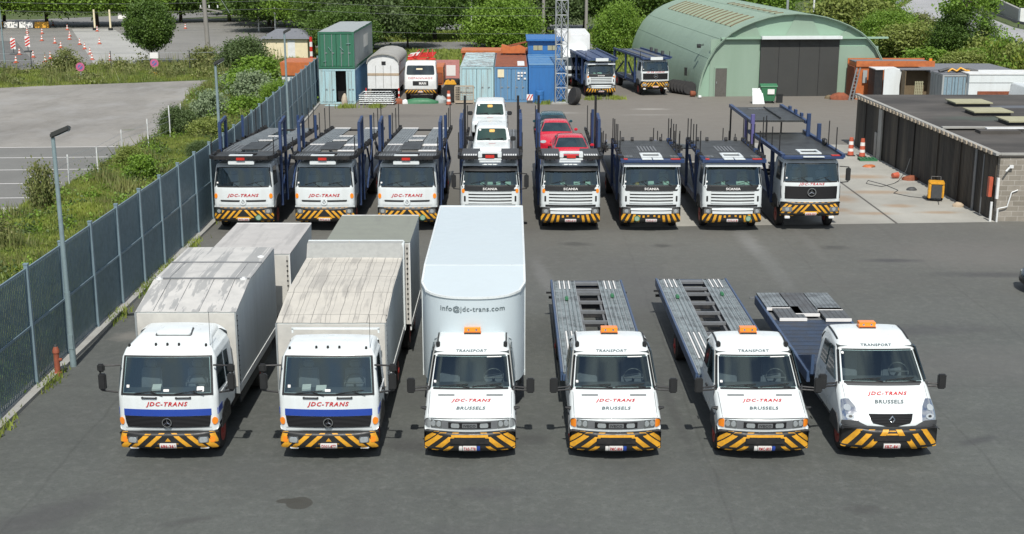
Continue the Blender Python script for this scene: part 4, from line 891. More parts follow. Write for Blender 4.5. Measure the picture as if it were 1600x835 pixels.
# ---------------------------------------------------------------- big cabs of the car transporters
def big_cab(root, kind, plate=None, words='JDC-TRANS', bumper=True, green=0, small=False):
    W_ = 1.16
    if kind == 'merc': prof = [(.3, .95), (.04, 1.0), (.02, 1.3), (.05, 1.9), (.2, 2.68), (.36, 2.82), (1.7, 2.86), (1.85, 2.7), (1.87, .9)]
    elif kind == 'scania': prof = [(.3, .8), (.05, .86), (.02, 1.1), (.05, 1.75), (.3, 2.5), (.42, 2.66), (1.8, 2.72), (1.95, 2.6), (1.97, .9)]
    else: prof = [(.3, .85), (.05, .9), (.02, 1.1), (.06, 1.7), (.3, 2.52), (.45, 2.66), (1.8, 2.7), (1.9, 2.6), (1.92, .9)]
    sh = Shell(prof, [(0, W_), (1.9, W_), (2.7, W_-.08), (2.9, W_-.12)], .13, .14, .02, .07)
    sz = sh.sz
    a0, a1 = {'merc': (1.98, 2.66), 'scania': (1.84, 2.5), 'renault': (1.8, 2.5)}[kind]
    sw = {'merc': (1.05, 1.0), 'scania': (1.1, 1.02), 'renault': (1.08, 1.0)}[kind]
    b = MB().mat('white_paint'); sh.body(b, 10, (sz(a0+.015), sz(a1-.015), .9)); cab = b.build('cab', root, smooth=38)
    screen(cab, sh, a0, a1, *sw, 'pane_green' if kind == 'scania' else 'pane', depth=1.2, papers=4, rnd=random.Random(int(root.location.x*10)))
    b = MB().mat('plate_white'); rr = random.Random(len(plate or 'x')*7+int(root.location.x*10))
    sh.rrect(b, sz(a0+.1), sz(a0+.16), (-sw[0]+.06, -sw[0]+.12), r=.01, off=.014, th=.002, n=2); b.build('sticker', cab)
    for sg in (-1, 1):
        b = MB().mat('glass'); sh.side(b, sg, [(.35, a0), (1.25, a0-.04), (1.25, a1-.02), (.55, a1-.02)], .004, .004); b.build('side_window', cab)
        b = MB().mat('dark_grey'); sh.side(b, sg, [(.5, .9), (1.75, .9), (1.65, 1.15), (1.4, 1.3), (.95, 1.3), (.65, 1.15)], .004, .02); b.build('wheel_arch', cab)
        b = MB().mat('mid_grey'); sh.side(b, sg, [(1.3, 1.0), (1.32, 1.0), (1.32, a1), (1.3, a1)], .001, .002); b.build('door_gap', cab)
    if kind == 'renault':
        b = MB().mat(RED); sh.text(b, words, .0, sz(1.44), 1.22, .15, .3, .03); b.build('lettering', cab, smooth=0)
        b = MB().mat('black_plastic'); sh.patch(b, [(sz(1.2), -.86, .86), (sz(1.24), -.88, .88), (sz(1.27), -.88, .88)], .003, .006, 12); b.build('grille', cab)
        b = MB().mat('mid_grey'); sh.patch(b, [(sz(1.22), -1.13, 1.13), (sz(1.225), -1.13, 1.13)], .001, .001, 12); sh.patch(b, [(sz(1.06), -1.13, 1.13), (sz(1.067), -1.13, 1.13)], .001, .001, 12); b.build('panel_gap', cab)
        b = MB().mat('white_paint'); sh.disc(b, 0, sz(1.2), .13, .13, .006, .02, 18); e = b.build('emblem_boss', cab); b = MB().mat('chrome'); q = sh.map(0, sz(1.2), .03); diamond(b, tuple(q), .1); b.build('diamond_emblem', e)
        for sg in (-1, 1): b = MB().mat('orange_lens'); sh.disc(b, sg*1.06, sz(1.42), .06, .1, .004, .012); b.build('indicator', cab)
        zb = (.42, .98)
    elif kind == 'scania':
        b = MB().mat('black_plastic'); sh.patch(b, [(sz(1.62), -1.0, 1.0), (sz(1.8), -1.1, 1.1)], .003, .008, 12); b.build('name_panel', cab)
        b = MB().mat('plate_white'); sh.text(b, 'SCANIA', 0, sz(1.71), .56, .09, 0, .03, .02); b.build('lettering', cab, smooth=0)
        b = MB().mat('black_plastic')
        sh.patch(b, [(sz(1.13), -.84, .84), (sz(1.6), -.84, .84)], .002, .004, 12); b.mat('white_paint')
        for z in (1.14, 1.265, 1.39, 1.515): sh.patch(b, [(sz(z), -.84, .84), (sz(z+.068), -.84, .84)], .008, .02, 12)
        b.build('grille', cab)
        b = MB().mat('black_plastic')
        for sg in (-1, 1): x0, x1 = sorted((sg*.95, sg*1.02)); sh.rrect(b, sz(1.2), sz(1.42), (x0, x1), r=.02, off=.003, th=.004, n=3)
        b.build('side_vent', cab)
        b = MB().mat('black_plastic'); sh.patch(b, [(sz(1.0), -1.15, 1.15), (sz(1.08), -1.15, 1.15)], .003, .006, 12); b.build('front_apron', cab)
        for sg in (-1, 1):
            if plate != 'TVC-217' and plate != 'TVC-218': b = MB().mat('orange_lens'); sh.disc(b, sg*1.04, sz(1.62), .055, .085, .004, .012); b.build('indicator', cab)
        b = MB().mat('black_plastic'); a = sz(2.46)
        c = [sh.map(x, a, .02) for x in np.linspace(-1.05, 1.05, 9)]
        for p, q in zip(c, c[1:]): b.hexa([p+Vector((0, -.22, -.06)), q+Vector((0, -.22, -.06)), q, p, p+Vector((0, -.2, .0)), q+Vector((0, -.2, .0)), q+Vector((0, .02, .1)), p+Vector((0, .02, .1))])
        b.build('sun_visor', cab) if plate in ('SGH-522', 'NXK-614') else None
        if plate not in ('SGH-522', 'NXK-614'): b = MB().mat('white_paint'); b.prism([(.08, 2.56), (.12, 2.7), (.6, 2.74), (.5, 2.6)], 'x', -1.1, 1.1); b.build('sun_visor', cab, bevel=.02)
        zb = (.38, .98)
    else:
        b = MB().mat(RED); sh.text(b, words, .0, sz(1.87), 1.0 if words == 'JDC-TRANS' else 1.5, .12, .3, .02); b.build('lettering', cab, smooth=0)
        b = MB().mat('grille'); sh.patch(b, [(sz(1.3), -1.14, 1.14), (sz(1.55), -1.15, 1.15), (sz(1.79), -1.15, 1.15)], .004, .01, 14); g = b.build('grille', cab)
        b = MB().mat('chrome'); star(b, (0, -.02, 1.57), .17); b.build('star_emblem', g)
        b = MB().mat('mid_grey'); sh.patch(b, [(sz(1.24), -1.13, 1.13), (sz(1.25), -1.13, 1.13)], .001, .001, 12); b.build('panel_gap', cab)
        zb = (.62, 1.18)
    wipers(cab, sh, a0-.01, (-.15, .75), .6, .2)
    st = [(1.1, .1, .9, .3, 1), (.93, .11, .9, 0, .98), (.7, .11, .9, 0, .98), (.47, .11, .9, 0, .98), (.26, .11, .9, .3, .98)]
    if kind == 'scania': st = [(1.05, .1, .6, .1, .6), (.85, .1, .5, 0, .6), (.65, .1, .3, 0, .55), (.47, .1, .15, .05, .5), (.3, .08, 0, .35, .5), (.12, .08, 0, .4, .52)]
    def ex(b, s):
        if kind == 'scania':
            b.mat('white_paint'); s.patch(b, [(s.sz(zb[0]+.36), -.78, .78), (s.sz(zb[0]+.46), -.78, .78)], .004, .02, 10); s.patch(b, [(s.sz(zb[0]+.5), -.8, .8), (s.sz(zb[1]-.03), -.8, .8)], .004, .02, 10)
        else: b.mat('yellow'); s.patch(b, [(s.sz(zb[0]+.12), -.3, .3), (s.sz(zb[0]+.2), -.26, .26)], 0.004, .006, 6)
    bs = chevron_bumper(cab, W_, zb[0], zb[1], -.03, .16, st, plate or '--', ex, .44)
    for sg in (-1, 1):
        x0, x1 = sorted((sg*(.82 if kind != 'merc' else .72), sg*1.08)); zl = zb[1]-.14 if kind != 'merc' else .9
        b = MB().mat('chrome'); bs.rrect(b, bs.sz(zl-.1), bs.sz(min(zl+.09, zb[1]-.01)), (x0, x1), r=.03, off=.006, th=.02, n=5); b.mat('lens'); bs.disc(b, (x0+x1)/2, bs.sz(zl), .07, .07, .03, .006); b.build('headlight', cab)
        b = MB().mat('white_dull'); x = sg*.86
        if kind == 'merc': b.box(x-.13, x+.07, .02, .12, .52, .62); b.build('fog_light', cab, bevel=.015)
    if green: b = MB().mat('bin_green'); bs.disc(b, green, bs.sz(zb[0]+.17), .12, .12, .008, .006, 18); b.mat('hangar_light'); bs.disc(b, green, bs.sz(zb[0]+.17), .09, .09, .016, .004, 18); b.build('round_sticker', cab)
    return sh
def mirrors_big(cab_root, z0, z1, sides=(-1, 1)):
    for sg in sides: mirror(cab_root, sg*1.32, sg*1.5, .15, z0, z1, [((sg*1.1, .3, z1+.04), (sg*1.42, .15, z1+.04)), ((sg*1.42, .15, z1+.05), (sg*1.42, .15, z0-.05)), ((sg*1.42, .15, z0-.04), (sg*1.12, .3, z0-.1))])
def carrier_base(t, L, z=1.0, hw=1.12, mat='blue_frame', wl=(1.3, 8.2), skip=()):
    truck_chassis(t, 1.2, L, .42, tuple((a, 1 if a < 2 else 2) for a in wl), 1.1, .46, 'chassis', 'rim_red')
    b = MB().mat(mat)
    for sg in (-1, 1):
        b.box(sg*hw-.05, sg*hw+.05, 2.1, L, z-.2, z+.04); b.bar((sg*hw, 2.2, z), (sg*hw, 4.6, 2.3), .1); b.bar((sg*hw, L-.4, z), (sg*hw, L-3.2, 2.2), .1)
    b.build('lower_rail', t)
    b = MB().mat('tread_dark')
    for sg in (-1, 1): b.box(sg*.35 if sg > 0 else -hw+.05, hw-.05 if sg > 0 else -.35, 2.2, L, z-.05, z+.02)
    b.build('lower_deck', t)
def arch(t, x, y0, y1, z0, z1, mat='blue_frame', w=.11):
    return part('post_frame', t, mat, lambda b: (b.bar((x, y0, z0), (x, y0+.12, z1-.1), w, .16), b.bar((x, y1, z0), (x, y1, z1), w, .16), b.bar((x, y0+.1, z1-.12), (x, y1+.05, z1), w, .12)), bevel=.01)
def post(t, x, y, z0, z1, r=.03, mat='black_metal', name='post'):
    return part(name, t, mat, lambda b: (b.cyl((x, y, z0), (x, y, z1), r, n=8), b.box(x-r*1.4, x+r*1.4, y-r*1.4, y+r*1.4, z0, z0+.12)))
def front_rail(t, hw, y, z, mat='black_metal'):
    b = MB().mat(mat); pts = [(-hw, y+.9, z), (-hw, y+.2, z), (-hw+.15, y, z), (hw-.15, y, z), (hw, y+.2, z), (hw, y+.9, z)]
    for p, q in zip(pts, pts[1:]): b.bar(p, q, .1, .14)
    for x in np.linspace(-hw+.2, hw-.2, 12): b.box(x-.015, x+.015, y+.02, y+.3, z-.12, z-.05)
    return b.build('front_rail', t)
def track(t, name, x0, x1, y0, z0, y1, z1, mat, ends=True, ridges=6):
    b = MB().mat(mat); h = .05
    b.hexa([(x0, y0, z0-h), (x1, y0, z0-h), (x1, y1, z1-h), (x0, y1, z1-h), (x0, y0, z0), (x1, y0, z0), (x1, y1, z1), (x0, y1, z1)])
    b.mat('galv')
    if ridges:
        for k in range(ridges+1): x = x0+(x1-x0)*k/ridges; b.bar((x, y0+.1, z0+.008), (x, y1-.1, z1+.008), .022, .02)
    if ends:
        b.mat('plate_white'); dz = (z1-z0)/(y1-y0)
        for ya in (y0, y1-.3): za = z0+dz*(ya-y0); b.hexa([(x0, ya, za), (x1, ya, za), (x1, ya+.3, za+dz*.3), (x0, ya+.3, za+dz*.3), (x0, ya, za+.02), (x1, ya, za+.02), (x1, ya+.3, za+dz*.3+.02), (x0, ya+.3, za+dz*.3+.02)])
    return b.build(name, t)
RG = 'car transporters standing in the middle row'
_br = random.Random(5)
def side_beam(t, x, y0, z0, y1, z1, mat='black_metal', w=.09):
    def f(b):
        b.bar((x, y0, z0), (x, y1, z1), w, .12)
        y = y0+.3
        while y < y1-.2:
            z = z0+(z1-z0)*(y-y0)/(y1-y0); h = _br.uniform(.03, .13); d = _br.uniform(.04, .16); b.mat(_br.choice((mat, 'black_metal', 'chassis'))); b.box(x-w*.7, x+w*.7, y, y+d, z-.02, z+.06+h); y += _br.uniform(.25, .7)
    part('deck_rail', t, mat, f)
for i, (cx, lab, pl, gr) in enumerate(((-10.45, 'white cab car transporter beside the grey fence, leftmost of the middle row', 'PYD-309', .58),
       (-7.3, 'white cab car transporter second from the fence in the middle row', 'PYD-412', 0),
       (-4.08, 'white cab car transporter standing immediately left of the one carrying white jeeps', 'PYD-518', .6))):
    t = thing('car_transporter', lab, 'truck', (cx, 49.2, 0), 0, RG)
    big_cab(t, 'renault', pl, green=gr); carrier_base(t, 12.0)
    zf = 2.92
    front_rail(t, 1.2, .0, zf+.02)
    b = MB().mat('tread_dark'); b.box(-1.12, -.45, .1, 1.6, zf-.06, zf); b.box(.45, 1.12, .1, 1.6, zf-.06, zf); b.box(-.45, .45, .1, .45, zf-.06, zf-.004); b.box(-.45, .45, 1.15, 1.6, zf-.06, zf-.004)
    b.mat('black_metal'); b.box(-.45, .45, .45, 1.15, zf-.16, zf-.1); b.bar((-.42, .5, zf), (.42, .6, zf), .05); b.bar((-.3, 1.05, zf), (.42, 1.1, zf), .05)
    b.mat('white_paint'); b.box(-.45, .45, -.0, .2, zf+.06, zf+.12); b.mat('white_dull'); b.box(-1.05, -.75, .08, .18, zf+.005, zf+.03); b.box(.75, 1.05, .08, .18, zf+.005, zf+.03)
    b.build('front_deck', t)
    part('roof_sign', t, 'white_paint', lambda b: b.box(-.5, .5, .0, .3, 2.66, 2.82), bevel=.02)
    part('warning_tag', t, 'red_paint', lambda b: b.box(-.16, .16, -.08, -.06, zf-.07, zf+.03))
    if i: [track(t, 'ramp_plate', a, c, .1, zf+.02, 1.0, zf+.02, 'tread_mid', False) for a, c in ((-1.1, -.5), (.5, 1.1))]
    track(t, 'deck_plate', -1.05, -.35, 1.7, zf, 3.7, zf-.05, 'tread_mid', False, 4); track(t, 'deck_plate', .35, 1.05, 1.7, zf, 3.7, zf-.05, 'tread_mid', bool(i), 4)
    track(t, 'deck_plate', -.4, .4, 2.0, zf+.04, 4.2, zf, 'tread_dark', False, 0)
    track(t, 'runway', -1.08, -.35, 3.9, zf-.08, 11.9, 2.42, 'tread_light', i > 0)
    track(t, 'runway', .35, 1.08, 3.9, zf-.08, 11.9, 2.42, 'tread_light', i > 0)
    track(t, 'deck_plate', -.3, .3, 5.2, zf-.1, 7.6, zf-.25, 'tread_light', True, 4)
    for sg in (-1, 1): side_beam(t, sg*1.2, .6, zf-.04, 12.0, 2.4)
    part('cross_bar', t, 'black_metal', lambda b: [b.bar((-1.2, y, zf-.1-(y-3)*.055), (1.2, y, zf-.1-(y-3)*.055), .08) for y in (3.9, 6, 8.5, 11.8)])
    for sg in (-1, 1):
        arch(t, sg*1.2, 1.9, 3.1, .7, 4.1); post(t, sg*1.2, 6.4, 1, 3.75, .06, 'blue_frame')
        post(t, sg*1.2, .45, zf, zf+.75, .02)
        for y in (7.6, 9.3, 10.8): post(t, sg*1.2, y, 2.5, 3.7, .02)
    part('ladder', t, 'blue_frame', lambda b: (b.bar((1.25, 4.0, 1), (1.25, 6.3, 2.7), .07), b.bar((1.25, 6.4, 1), (1.25, 4.2, 2.7), .07)))
for (cx, lab, pl) in ((-.85, 'white cab car transporter loaded with two white jeeps', 'SGH-522'), (2.28, 'white cab car transporter loaded with two red cars and a dark one', 'NXK-614')):
    t = thing('car_transporter', lab, 'truck', (cx, 49.2, 0), 0, RG)
    big_cab(t, 'scania', pl); carrier_base(t, 12.0)
    if cx < 0: mirrors_big(t, 1.75, 2.25)
    zf = 2.95
    front_rail(t, 1.2, .0, zf)
    b = MB().mat('dark_grey'); b.box(-1.12, -.42, .05, 2.0, zf-.06, zf+.04); b.box(.42, 1.12, .05, 2.0, zf-.06, zf+.04)
    b.mat('white_dull')
    for sg in (-1, 1):
        for k in range(6): b.box(sg*.77+(k-2.5)*.09-.03, sg*.77+(k-2.5)*.09+.03, .1, .25, zf+.045, zf+.06); b.box(sg*.77+(k-2.5)*.09-.03, sg*.77+(k-2.5)*.09+.03, .35, .5, zf+.045, zf+.06)
    b.build('front_deck', t)
    part('bull_bar', t, 'white_paint', lambda b: (b.box(-.45, -.3, -.1, .2, zf, zf+.2), b.box(.3, .45, -.1, .2, zf, zf+.2), b.box(-.45, .45, .05, .2, zf+.12, zf+.22), b.box(-.45, .45, -.12, -.06, zf-.1, zf-.02)), bevel=.02)
    part('warning_tag', t, 'red_paint', lambda b: b.box(-.17, .17, -.15, -.13, zf+.0, zf+.12))
    for sg in (-1, 1): a, c = sorted((sg*.4, sg*1.1)); track(t, 'runway', a, c, 2.1, 2.0, 11.9, 2.35 if cx < 0 else 2.0, 'tread_mid', False, 4); side_beam(t, sg*1.2, 2.1, 2.2, 12.0, 2.4); side_beam(t, sg*1.2, .3, zf-.04, 2.2, zf-.04)
    part('cross_bar', t, 'black_metal', lambda b: [b.bar((-1.2, y, 1.9), (1.2, y, 1.9), .08) for y in (2.5, 5, 7.5, 10, 11.8)])
    for sg in (-1, 1):
        arch(t, sg*1.2, 2.0, 3.2, .7, 4.2); post(t, sg*1.18 if cx > 0 else sg*1.1, 4.2, 1.0, 4.85, .05, 'black_metal'); post(t, sg*1.2, 6.4, 1, 4.0, .06, 'blue_frame')
        post(t, sg*1.25, 1.2, zf, zf+.8, .02)
        for y in (7.6, 10.2): post(t, sg*1.2, y, 2.5, 3.7, .02)
    part('ladder', t, 'blue_frame', lambda b: (b.bar((-1.25, 4.0, 1), (-1.25, 6.3, 2.2), .07), b.bar((-1.25, 6.4, 1), (-1.25, 4.2, 2.2), .07)))
for (cx, lab, pl, gr) in ((5.42, 'white cab car transporter with empty dark deck, parked next to the red cars', 'TVC-217', -.55), (8.58, 'white cab car transporter with empty dark deck, second from the right in its row', 'TVC-218', .62)):
    t = thing('car_transporter', lab, 'truck', (cx, 49.2, 0), 0, RG)
    big_cab(t, 'scania', pl, green=gr); carrier_base(t, 12.5)
    if gr < 0: part('dashboard_helmet', t, 'yellow', lambda b: b.lathe([(0, .1), (.06, .09), (.1, .05)], (-.55, .32, 1.83), 'z', 12))
    zf = 2.86
    b = MB().mat('blue_frame'); b.box(-1.15, 1.15, -.0, .45, zf-.12, zf-.02); b.build('front_beam', t, bevel=.01)
    b = MB().mat('tread_dark'); b.box(-1.1, 1.1, .45, 5.0, zf-.06, zf); b.mat('mid_grey'); [b.box(-.33+k*.13, -.26+k*.13, 2.1, 3.3, zf, zf+.015) for k in range(6)]; b.mat('tread_mid'); b.box(.75, 1.08, .55, 1.0, zf, zf+.02); b.box(-1.05, -.7, .55, 1.0, zf, zf+.02); b.build('front_deck', t)
    b = MB().mat('white_paint'); b.box(-.4, .42, .5, .62, zf, zf+.06); b.box(-.4, .42, 1.25, 1.37, zf, zf+.06); b.box(-.4, -.3, .6, 1.3, zf, zf+.06); b.box(.32, .42, .6, 1.3, zf, zf+.06); b.box(-.4, -.02, .02, .35, zf-.01, zf+.03); b.box(.02, .42, .02, .35, zf-.01, zf+.03); b.build('roof_hatch', t, bevel=.01)
    part('warning_tag', t, 'red_paint', lambda b: (b.box(.72, 1.08, .1, .3, zf-.01, zf+.01), b.box(-1.1, -.95, .1, .3, zf-.01, zf+.01)))
    for sg in (-1, 1):
        side_beam(t, sg*1.17, .0, zf-.06, 5.1, zf+.02, 'blue_frame', .12)
        for k, y in enumerate((1.2, 2.4, 3.2, 4.0, 4.9)): post(t, sg*1.17, y, zf, zf+.95+.1*(k % 2), .022)
        part('post_frame', t, 'blue_frame', lambda b: (b.bar((sg*1.17, 2.1, .9), (sg*1.17, 2.1, zf), .14), b.bar((sg*1.17, 5.0, .9), (sg*1.17, 5.0, zf), .12)))
        a, c = sorted((sg*.35, sg*1.15)); track(t, 'runway', a-.18, c-.18, 5.3, 2.5, 12.4, 1.6, 'tread_dark', False, 3)
        for k, y in enumerate((6.0, 7.6, 9.2)): post(t, sg*1.2-.18, y, 2.2-.12*k, 3.0-.1*k, .022)
        side_beam(t, sg*1.2-.18, 5.2, 2.45, 12.4, 1.55, 'black_metal', .12)
    part('winch_reel', t, 'black_metal', lambda b: [b.cyl((x, 5.0, zf+.05), (x+.12, 5.0, zf+.05), .09, n=10) for x in (-.8, -.4, .4, .8)])
t = thing('car_transporter', 'white cab car transporter with raised rear deck, rightmost of the middle row', 'truck', (11.64, 49.3, 0), 0, RG)
big_cab(t, 'merc', 'HXB-350'); carrier_base(t, 10.5)
mirrors_big(t, 2.0, 2.5, (1,))
zf = 2.98
b = MB().mat('tread_dark'); b.hexa([(-1.1, .4, zf-.06), (1.12, .4, zf-.06), (.98, 6.4, zf-.06), (-1.3, 6.4, zf-.06), (-1.1, .4, zf), (1.12, .4, zf), (.98, 6.4, zf), (-1.3, 6.4, zf)]); b.build('front_deck', t)
part('front_beam', t, 'blue_frame', lambda b: b.box(-1.15, 1.18, .05, .42, zf-.12, zf-.02), bevel=.01)
b = MB().mat('white_paint'); b.box(-.42, .42, .5, .62, zf, zf+.06); b.box(-.42, .42, 1.3, 1.4, zf, zf+.06); b.box(-.42, -.32, .6, 1.3, zf, zf+.06); b.box(.32, .42, .6, 1.3, zf, zf+.06); b.box(-.4, .42, -.02, .14, zf-.05, zf-.01); b.build('roof_hatch', t, bevel=.01)
part('warning_tag', t, 'red_paint', lambda b: b.box(.74, 1.06, .15, .36, zf-.01, zf+.01))
part('deck_rail', t, 'blue_frame', lambda b: b.bar((1.18, .1, zf), (1.05, 6.5, zf+.05), .14)); part('deck_rail', t, 'blue_frame', lambda b: b.bar((-1.15, .1, zf), (-1.35, 6.5, zf+.05), .14))
b = MB().mat('tread_dark'); zr = 3.62; b.box(-1.35, .85, 5.6, 10.1, zr-.08, zr); b.mat('tread_mid'); b.box(-.9, -.1, 9.2, 9.6, zr, zr+.02); b.build('rear_deck', t)
part('deck_rail', t, 'blue_frame', lambda b: b.bar((-1.42, 5.4, zr-.05), (-1.55, 10.3, zr+.05), .14)); part('deck_rail', t, 'blue_frame', lambda b: b.bar((.9, 5.4, zr-.05), (.78, 10.3, zr+.05), .14))
part('deck_brace', t, 'black_metal', lambda b: b.bar((-.1, 9.8, zr+.05), (-.1, 6, zr+.05), .05))
post(t, -1.4, 5.4, .9, 3.9, .09, 'lilac_frame'); post(t, -1.45, 6.6, .9, 3.6, .08, 'lilac_frame'); post(t, .95, 5.3, .9, 3.95, .09, 'blue_frame'); post(t, 1.1, 4.0, .9, 3.7, .09, 'blue_frame'); post(t, -1.55, 10.1, .9, 3.6, .04); post(t, .8, 10.1, .9, 3.6, .04)
for x, y, z in ((-1.15, .9, 3.7), (-1.15, 2.4, 3.8), (-1.15, 3.6, 3.9), (1.12, 1.1, 3.95), (1.1, 2.3, 4.05), (-.9, 5.0, 3.9), (-1.1, 4.6, 3.9)): post(t, x, y, zf, z, .022)
part('winch_reel', t, 'black_metal', lambda b: [b.cyl((1.0, y, zf+.16), (1.1, y, zf+.16), .13, n=12) for y in (2.6, 2.85)])
part('post_frame', t, 'blue_frame', lambda b: (b.bar((-1.17, 1.9, .8), (-1.17, 2.1, 3.0), .14), b.bar((-1.17, 2.4, .9), (-1.17, 4.6, 2.9), .09), b.bar((-1.2, 6.0, 1), (-1.2, 4.6, 2.9), .09)))
for k, y in enumerate((6.2, 7.4, 8.6)): part('wheel_clamp', t, 'blue_frame', lambda b: b.box(.82, .92, y, y+.3, zr+.08, zr+.22))

# ---------------------------------------------------------------- cars carried
def jeep(label, x, y, z):
    t = thing('jeep', label, 'car', (x, y, z), 0, 'white jeeps on the transporter')
    lo = Shell([(.12, .42), (.02, .5), (.0, .85), (.1, .98), (1.25, 1.06), (3.4, 1.06), (3.45, .9), (3.45, .42)], [(0, .78), (1.2, .76)], .1, .08, .02, .08)
    b = MB().mat('white_paint'); lo.body(b); bd = b.build('body', t, smooth=38)
    hi = Shell([(1.1, .98), (1.22, 1.04), (1.62, 1.58), (1.75, 1.64), (3.2, 1.66), (3.38, 1.55), (3.42, .98)], [(0, .72), (1.0, .72), (1.66, .62)], .08, .06, .02, .08)
    b = MB().mat('white_paint'); hi.body(b); cb = b.build('roof', t, smooth=38)
    b = MB().mat('glass_green'); hi.rrect(b, hi.sz(1.1), hi.sz(1.54), (-.62, .62), (-.56, .56), .06, .004, .006, 8); b.build('windscreen', cb)
    b = MB().mat('plate_white'); hi.rrect(b, hi.sz(1.46), hi.sz(1.52), (-.52, -.44), r=.01, off=.012, th=.003, n=2); b.mat('yellow'); hi.rrect(b, hi.sz(1.4), hi.sz(1.5), (-.1, .12), r=.03, off=.012, th=.003, n=3); b.build('sticker', cb)
    wipers(cb, hi, 1.1, (-.05, .5), .45, .08)
    for sg in (-1, 1):
        b = MB().mat('glass'); hi.side(b, sg, [(1.5, 1.12), (2.3, 1.12), (2.3, 1.54), (1.75, 1.54)]); hi.side(b, sg, [(2.4, 1.12), (3.2, 1.12), (3.15, 1.54), (2.4, 1.54)]); b.build('side_window', cb)
        b = MB().mat('black_plastic'); x0, x1 = sorted((sg*.76, sg*.98)); b.box(x0, x1, 1.4, 1.5, 1.06, 1.24); b.build('mirror', bd, bevel=.03)
        b = MB().mat('lens'); lo.disc(b, sg*.55, lo.sz(.74), .1, .1, .004, .02); b.build('headlight', bd)
        b = MB().mat('black_plastic'); lo.side(b, sg, [(.3, .42), (1.15, .42), (1.05, .8), (.45, .8)], .004, .04); lo.side(b, sg, [(2.45, .42), (3.3, .42), (3.2, .8), (2.6, .8)], .004, .04); b.build('wheel_arch', bd)
        wheel(t, sg*.66, .72, .33, .2); wheel(t, sg*.66, 2.85, .33, .2)
    b = MB().mat('grille'); lo.rrect(b, lo.sz(.62), lo.sz(.84), (-.38, .38), r=.03, off=.004, th=.008, n=5); b.build('grille', bd)
    b = MB().mat('black_metal')
    for z_ in (.52, .8): b.bar((-.6, -.12, z_), (.6, -.12, z_), .05)
    for x_ in (-.6, -.2, .2, .6): b.bar((x_, -.12, .45), (x_, -.12, .84), .04)
    b.mat('white_dull'); b.box(-.2, .2, -.16, -.14, .5, .62); b.box(-.75, .75, -.1, .05, .38, .5); b.build('bull_bar', bd)
    b.mat('red_text'); b.box(-.12, .16, .8, .83, 1.046, 1.052); b.build('bonnet_badge', bd)
    return t
jeep('white jeep with bull bar riding over the cab, front one on the transporter', -.83, 51.25, 2.02)
jeep('white jeep riding behind the front jeep, only its roof and windscreen showing', -.98, 55.6, 2.5)
def coupe(label, x, y, z, rz, mat, L=4.1, tilt=0):
    t = thing('car', label, 'car', (x, y, z), rz); t.rotation_euler.x = tilt
    lo = Shell([(.1, .22), (.0, .3), (.0, .5), (.12, .64), (1.2, .84), (L-1.0, .92), (L-.1, .88), (L, .7), (L, .25)], [(0, .8), (.5, .84), (.95, .76)], .14, .3, .04, .1)
    b = MB().mat(mat); lo.body(b, 10); bd = b.build('body', t, smooth=50)
    hi = Shell([(1.0, .8), (1.1, .84), (1.85, 1.2), (2.15, 1.27), (2.8, 1.25), (L-.6, .98), (L-.5, .85)], [(0, .74), (.85, .74), (1.27, .54)], .1, .1, .03, .12)
    b = MB().mat(mat); hi.body(b, 8); cb = b.build('roof', t, smooth=50)
    b = MB().mat('glass'); hi.rrect(b, hi.sz(.88), hi.sz(1.18), (-.66, .66), (-.5, .5), .05, .003, .006, 10); b.build('windscreen', cb)
    b = MB().mat('glass'); a, c = hi.L[-1]-.95, hi.L[-1]-.25; hi.rrect(b, a, c, (-.46, .46), (-.6, .6), .05, .003, .006, 8); b.build('rear_window', cb)
    for sg in (-1, 1):
        b = MB().mat('glass'); hi.side(b, sg, [(1.45, .9), (2.9, .9), (2.7, 1.16), (2.0, 1.18)]); b.build('side_window', cb)
        b = MB().mat(mat); x0, x1 = sorted((sg*.78, sg*.94)); b.box(x0, x1, 1.35, 1.46, .88, 1.0); b.build('mirror', bd, bevel=.03)
        b = MB().mat('lens'); lo.disc(b, sg*.6, lo.sz(.6), .13, .1, .003, .01); b.build('headlight', bd)
        b = MB().mat('black_plastic'); lo.side(b, sg, [(.5, .25), (1.2, .25), (1.08, .6), (.62, .6)], -.02, .03); lo.side(b, sg, [(L-1.15, .25), (L-.45, .25), (L-.57, .6), (L-1.03, .6)], -.02, .03); b.build('wheel_arch', bd)
        wheel(t, sg*.74, .85, .3, .2); wheel(t, sg*.74, L-.8, .3, .2)
    b = MB().mat('black_plastic'); lo.rrect(b, lo.sz(.3), lo.sz(.42), (-.4, .4), r=.04, off=.003, th=.006, n=6); b.build('grille', bd)
    return t
coupe('red car at the front of the loaded transporter, low and slightly to the right', 2.42, 51.05, 2.0, 0, 'red_car', 3.9, 0)
coupe('red car in the middle of the loaded transporter, one round headlight showing', 1.95, 55.15, 2.06, 0, 'red_car', 4.0, 0)
coupe('dark teal car behind the red ones at the rear of the transporter', 1.92, 59.4, 1.85, 0, 'teal_car', 4.1, 0)
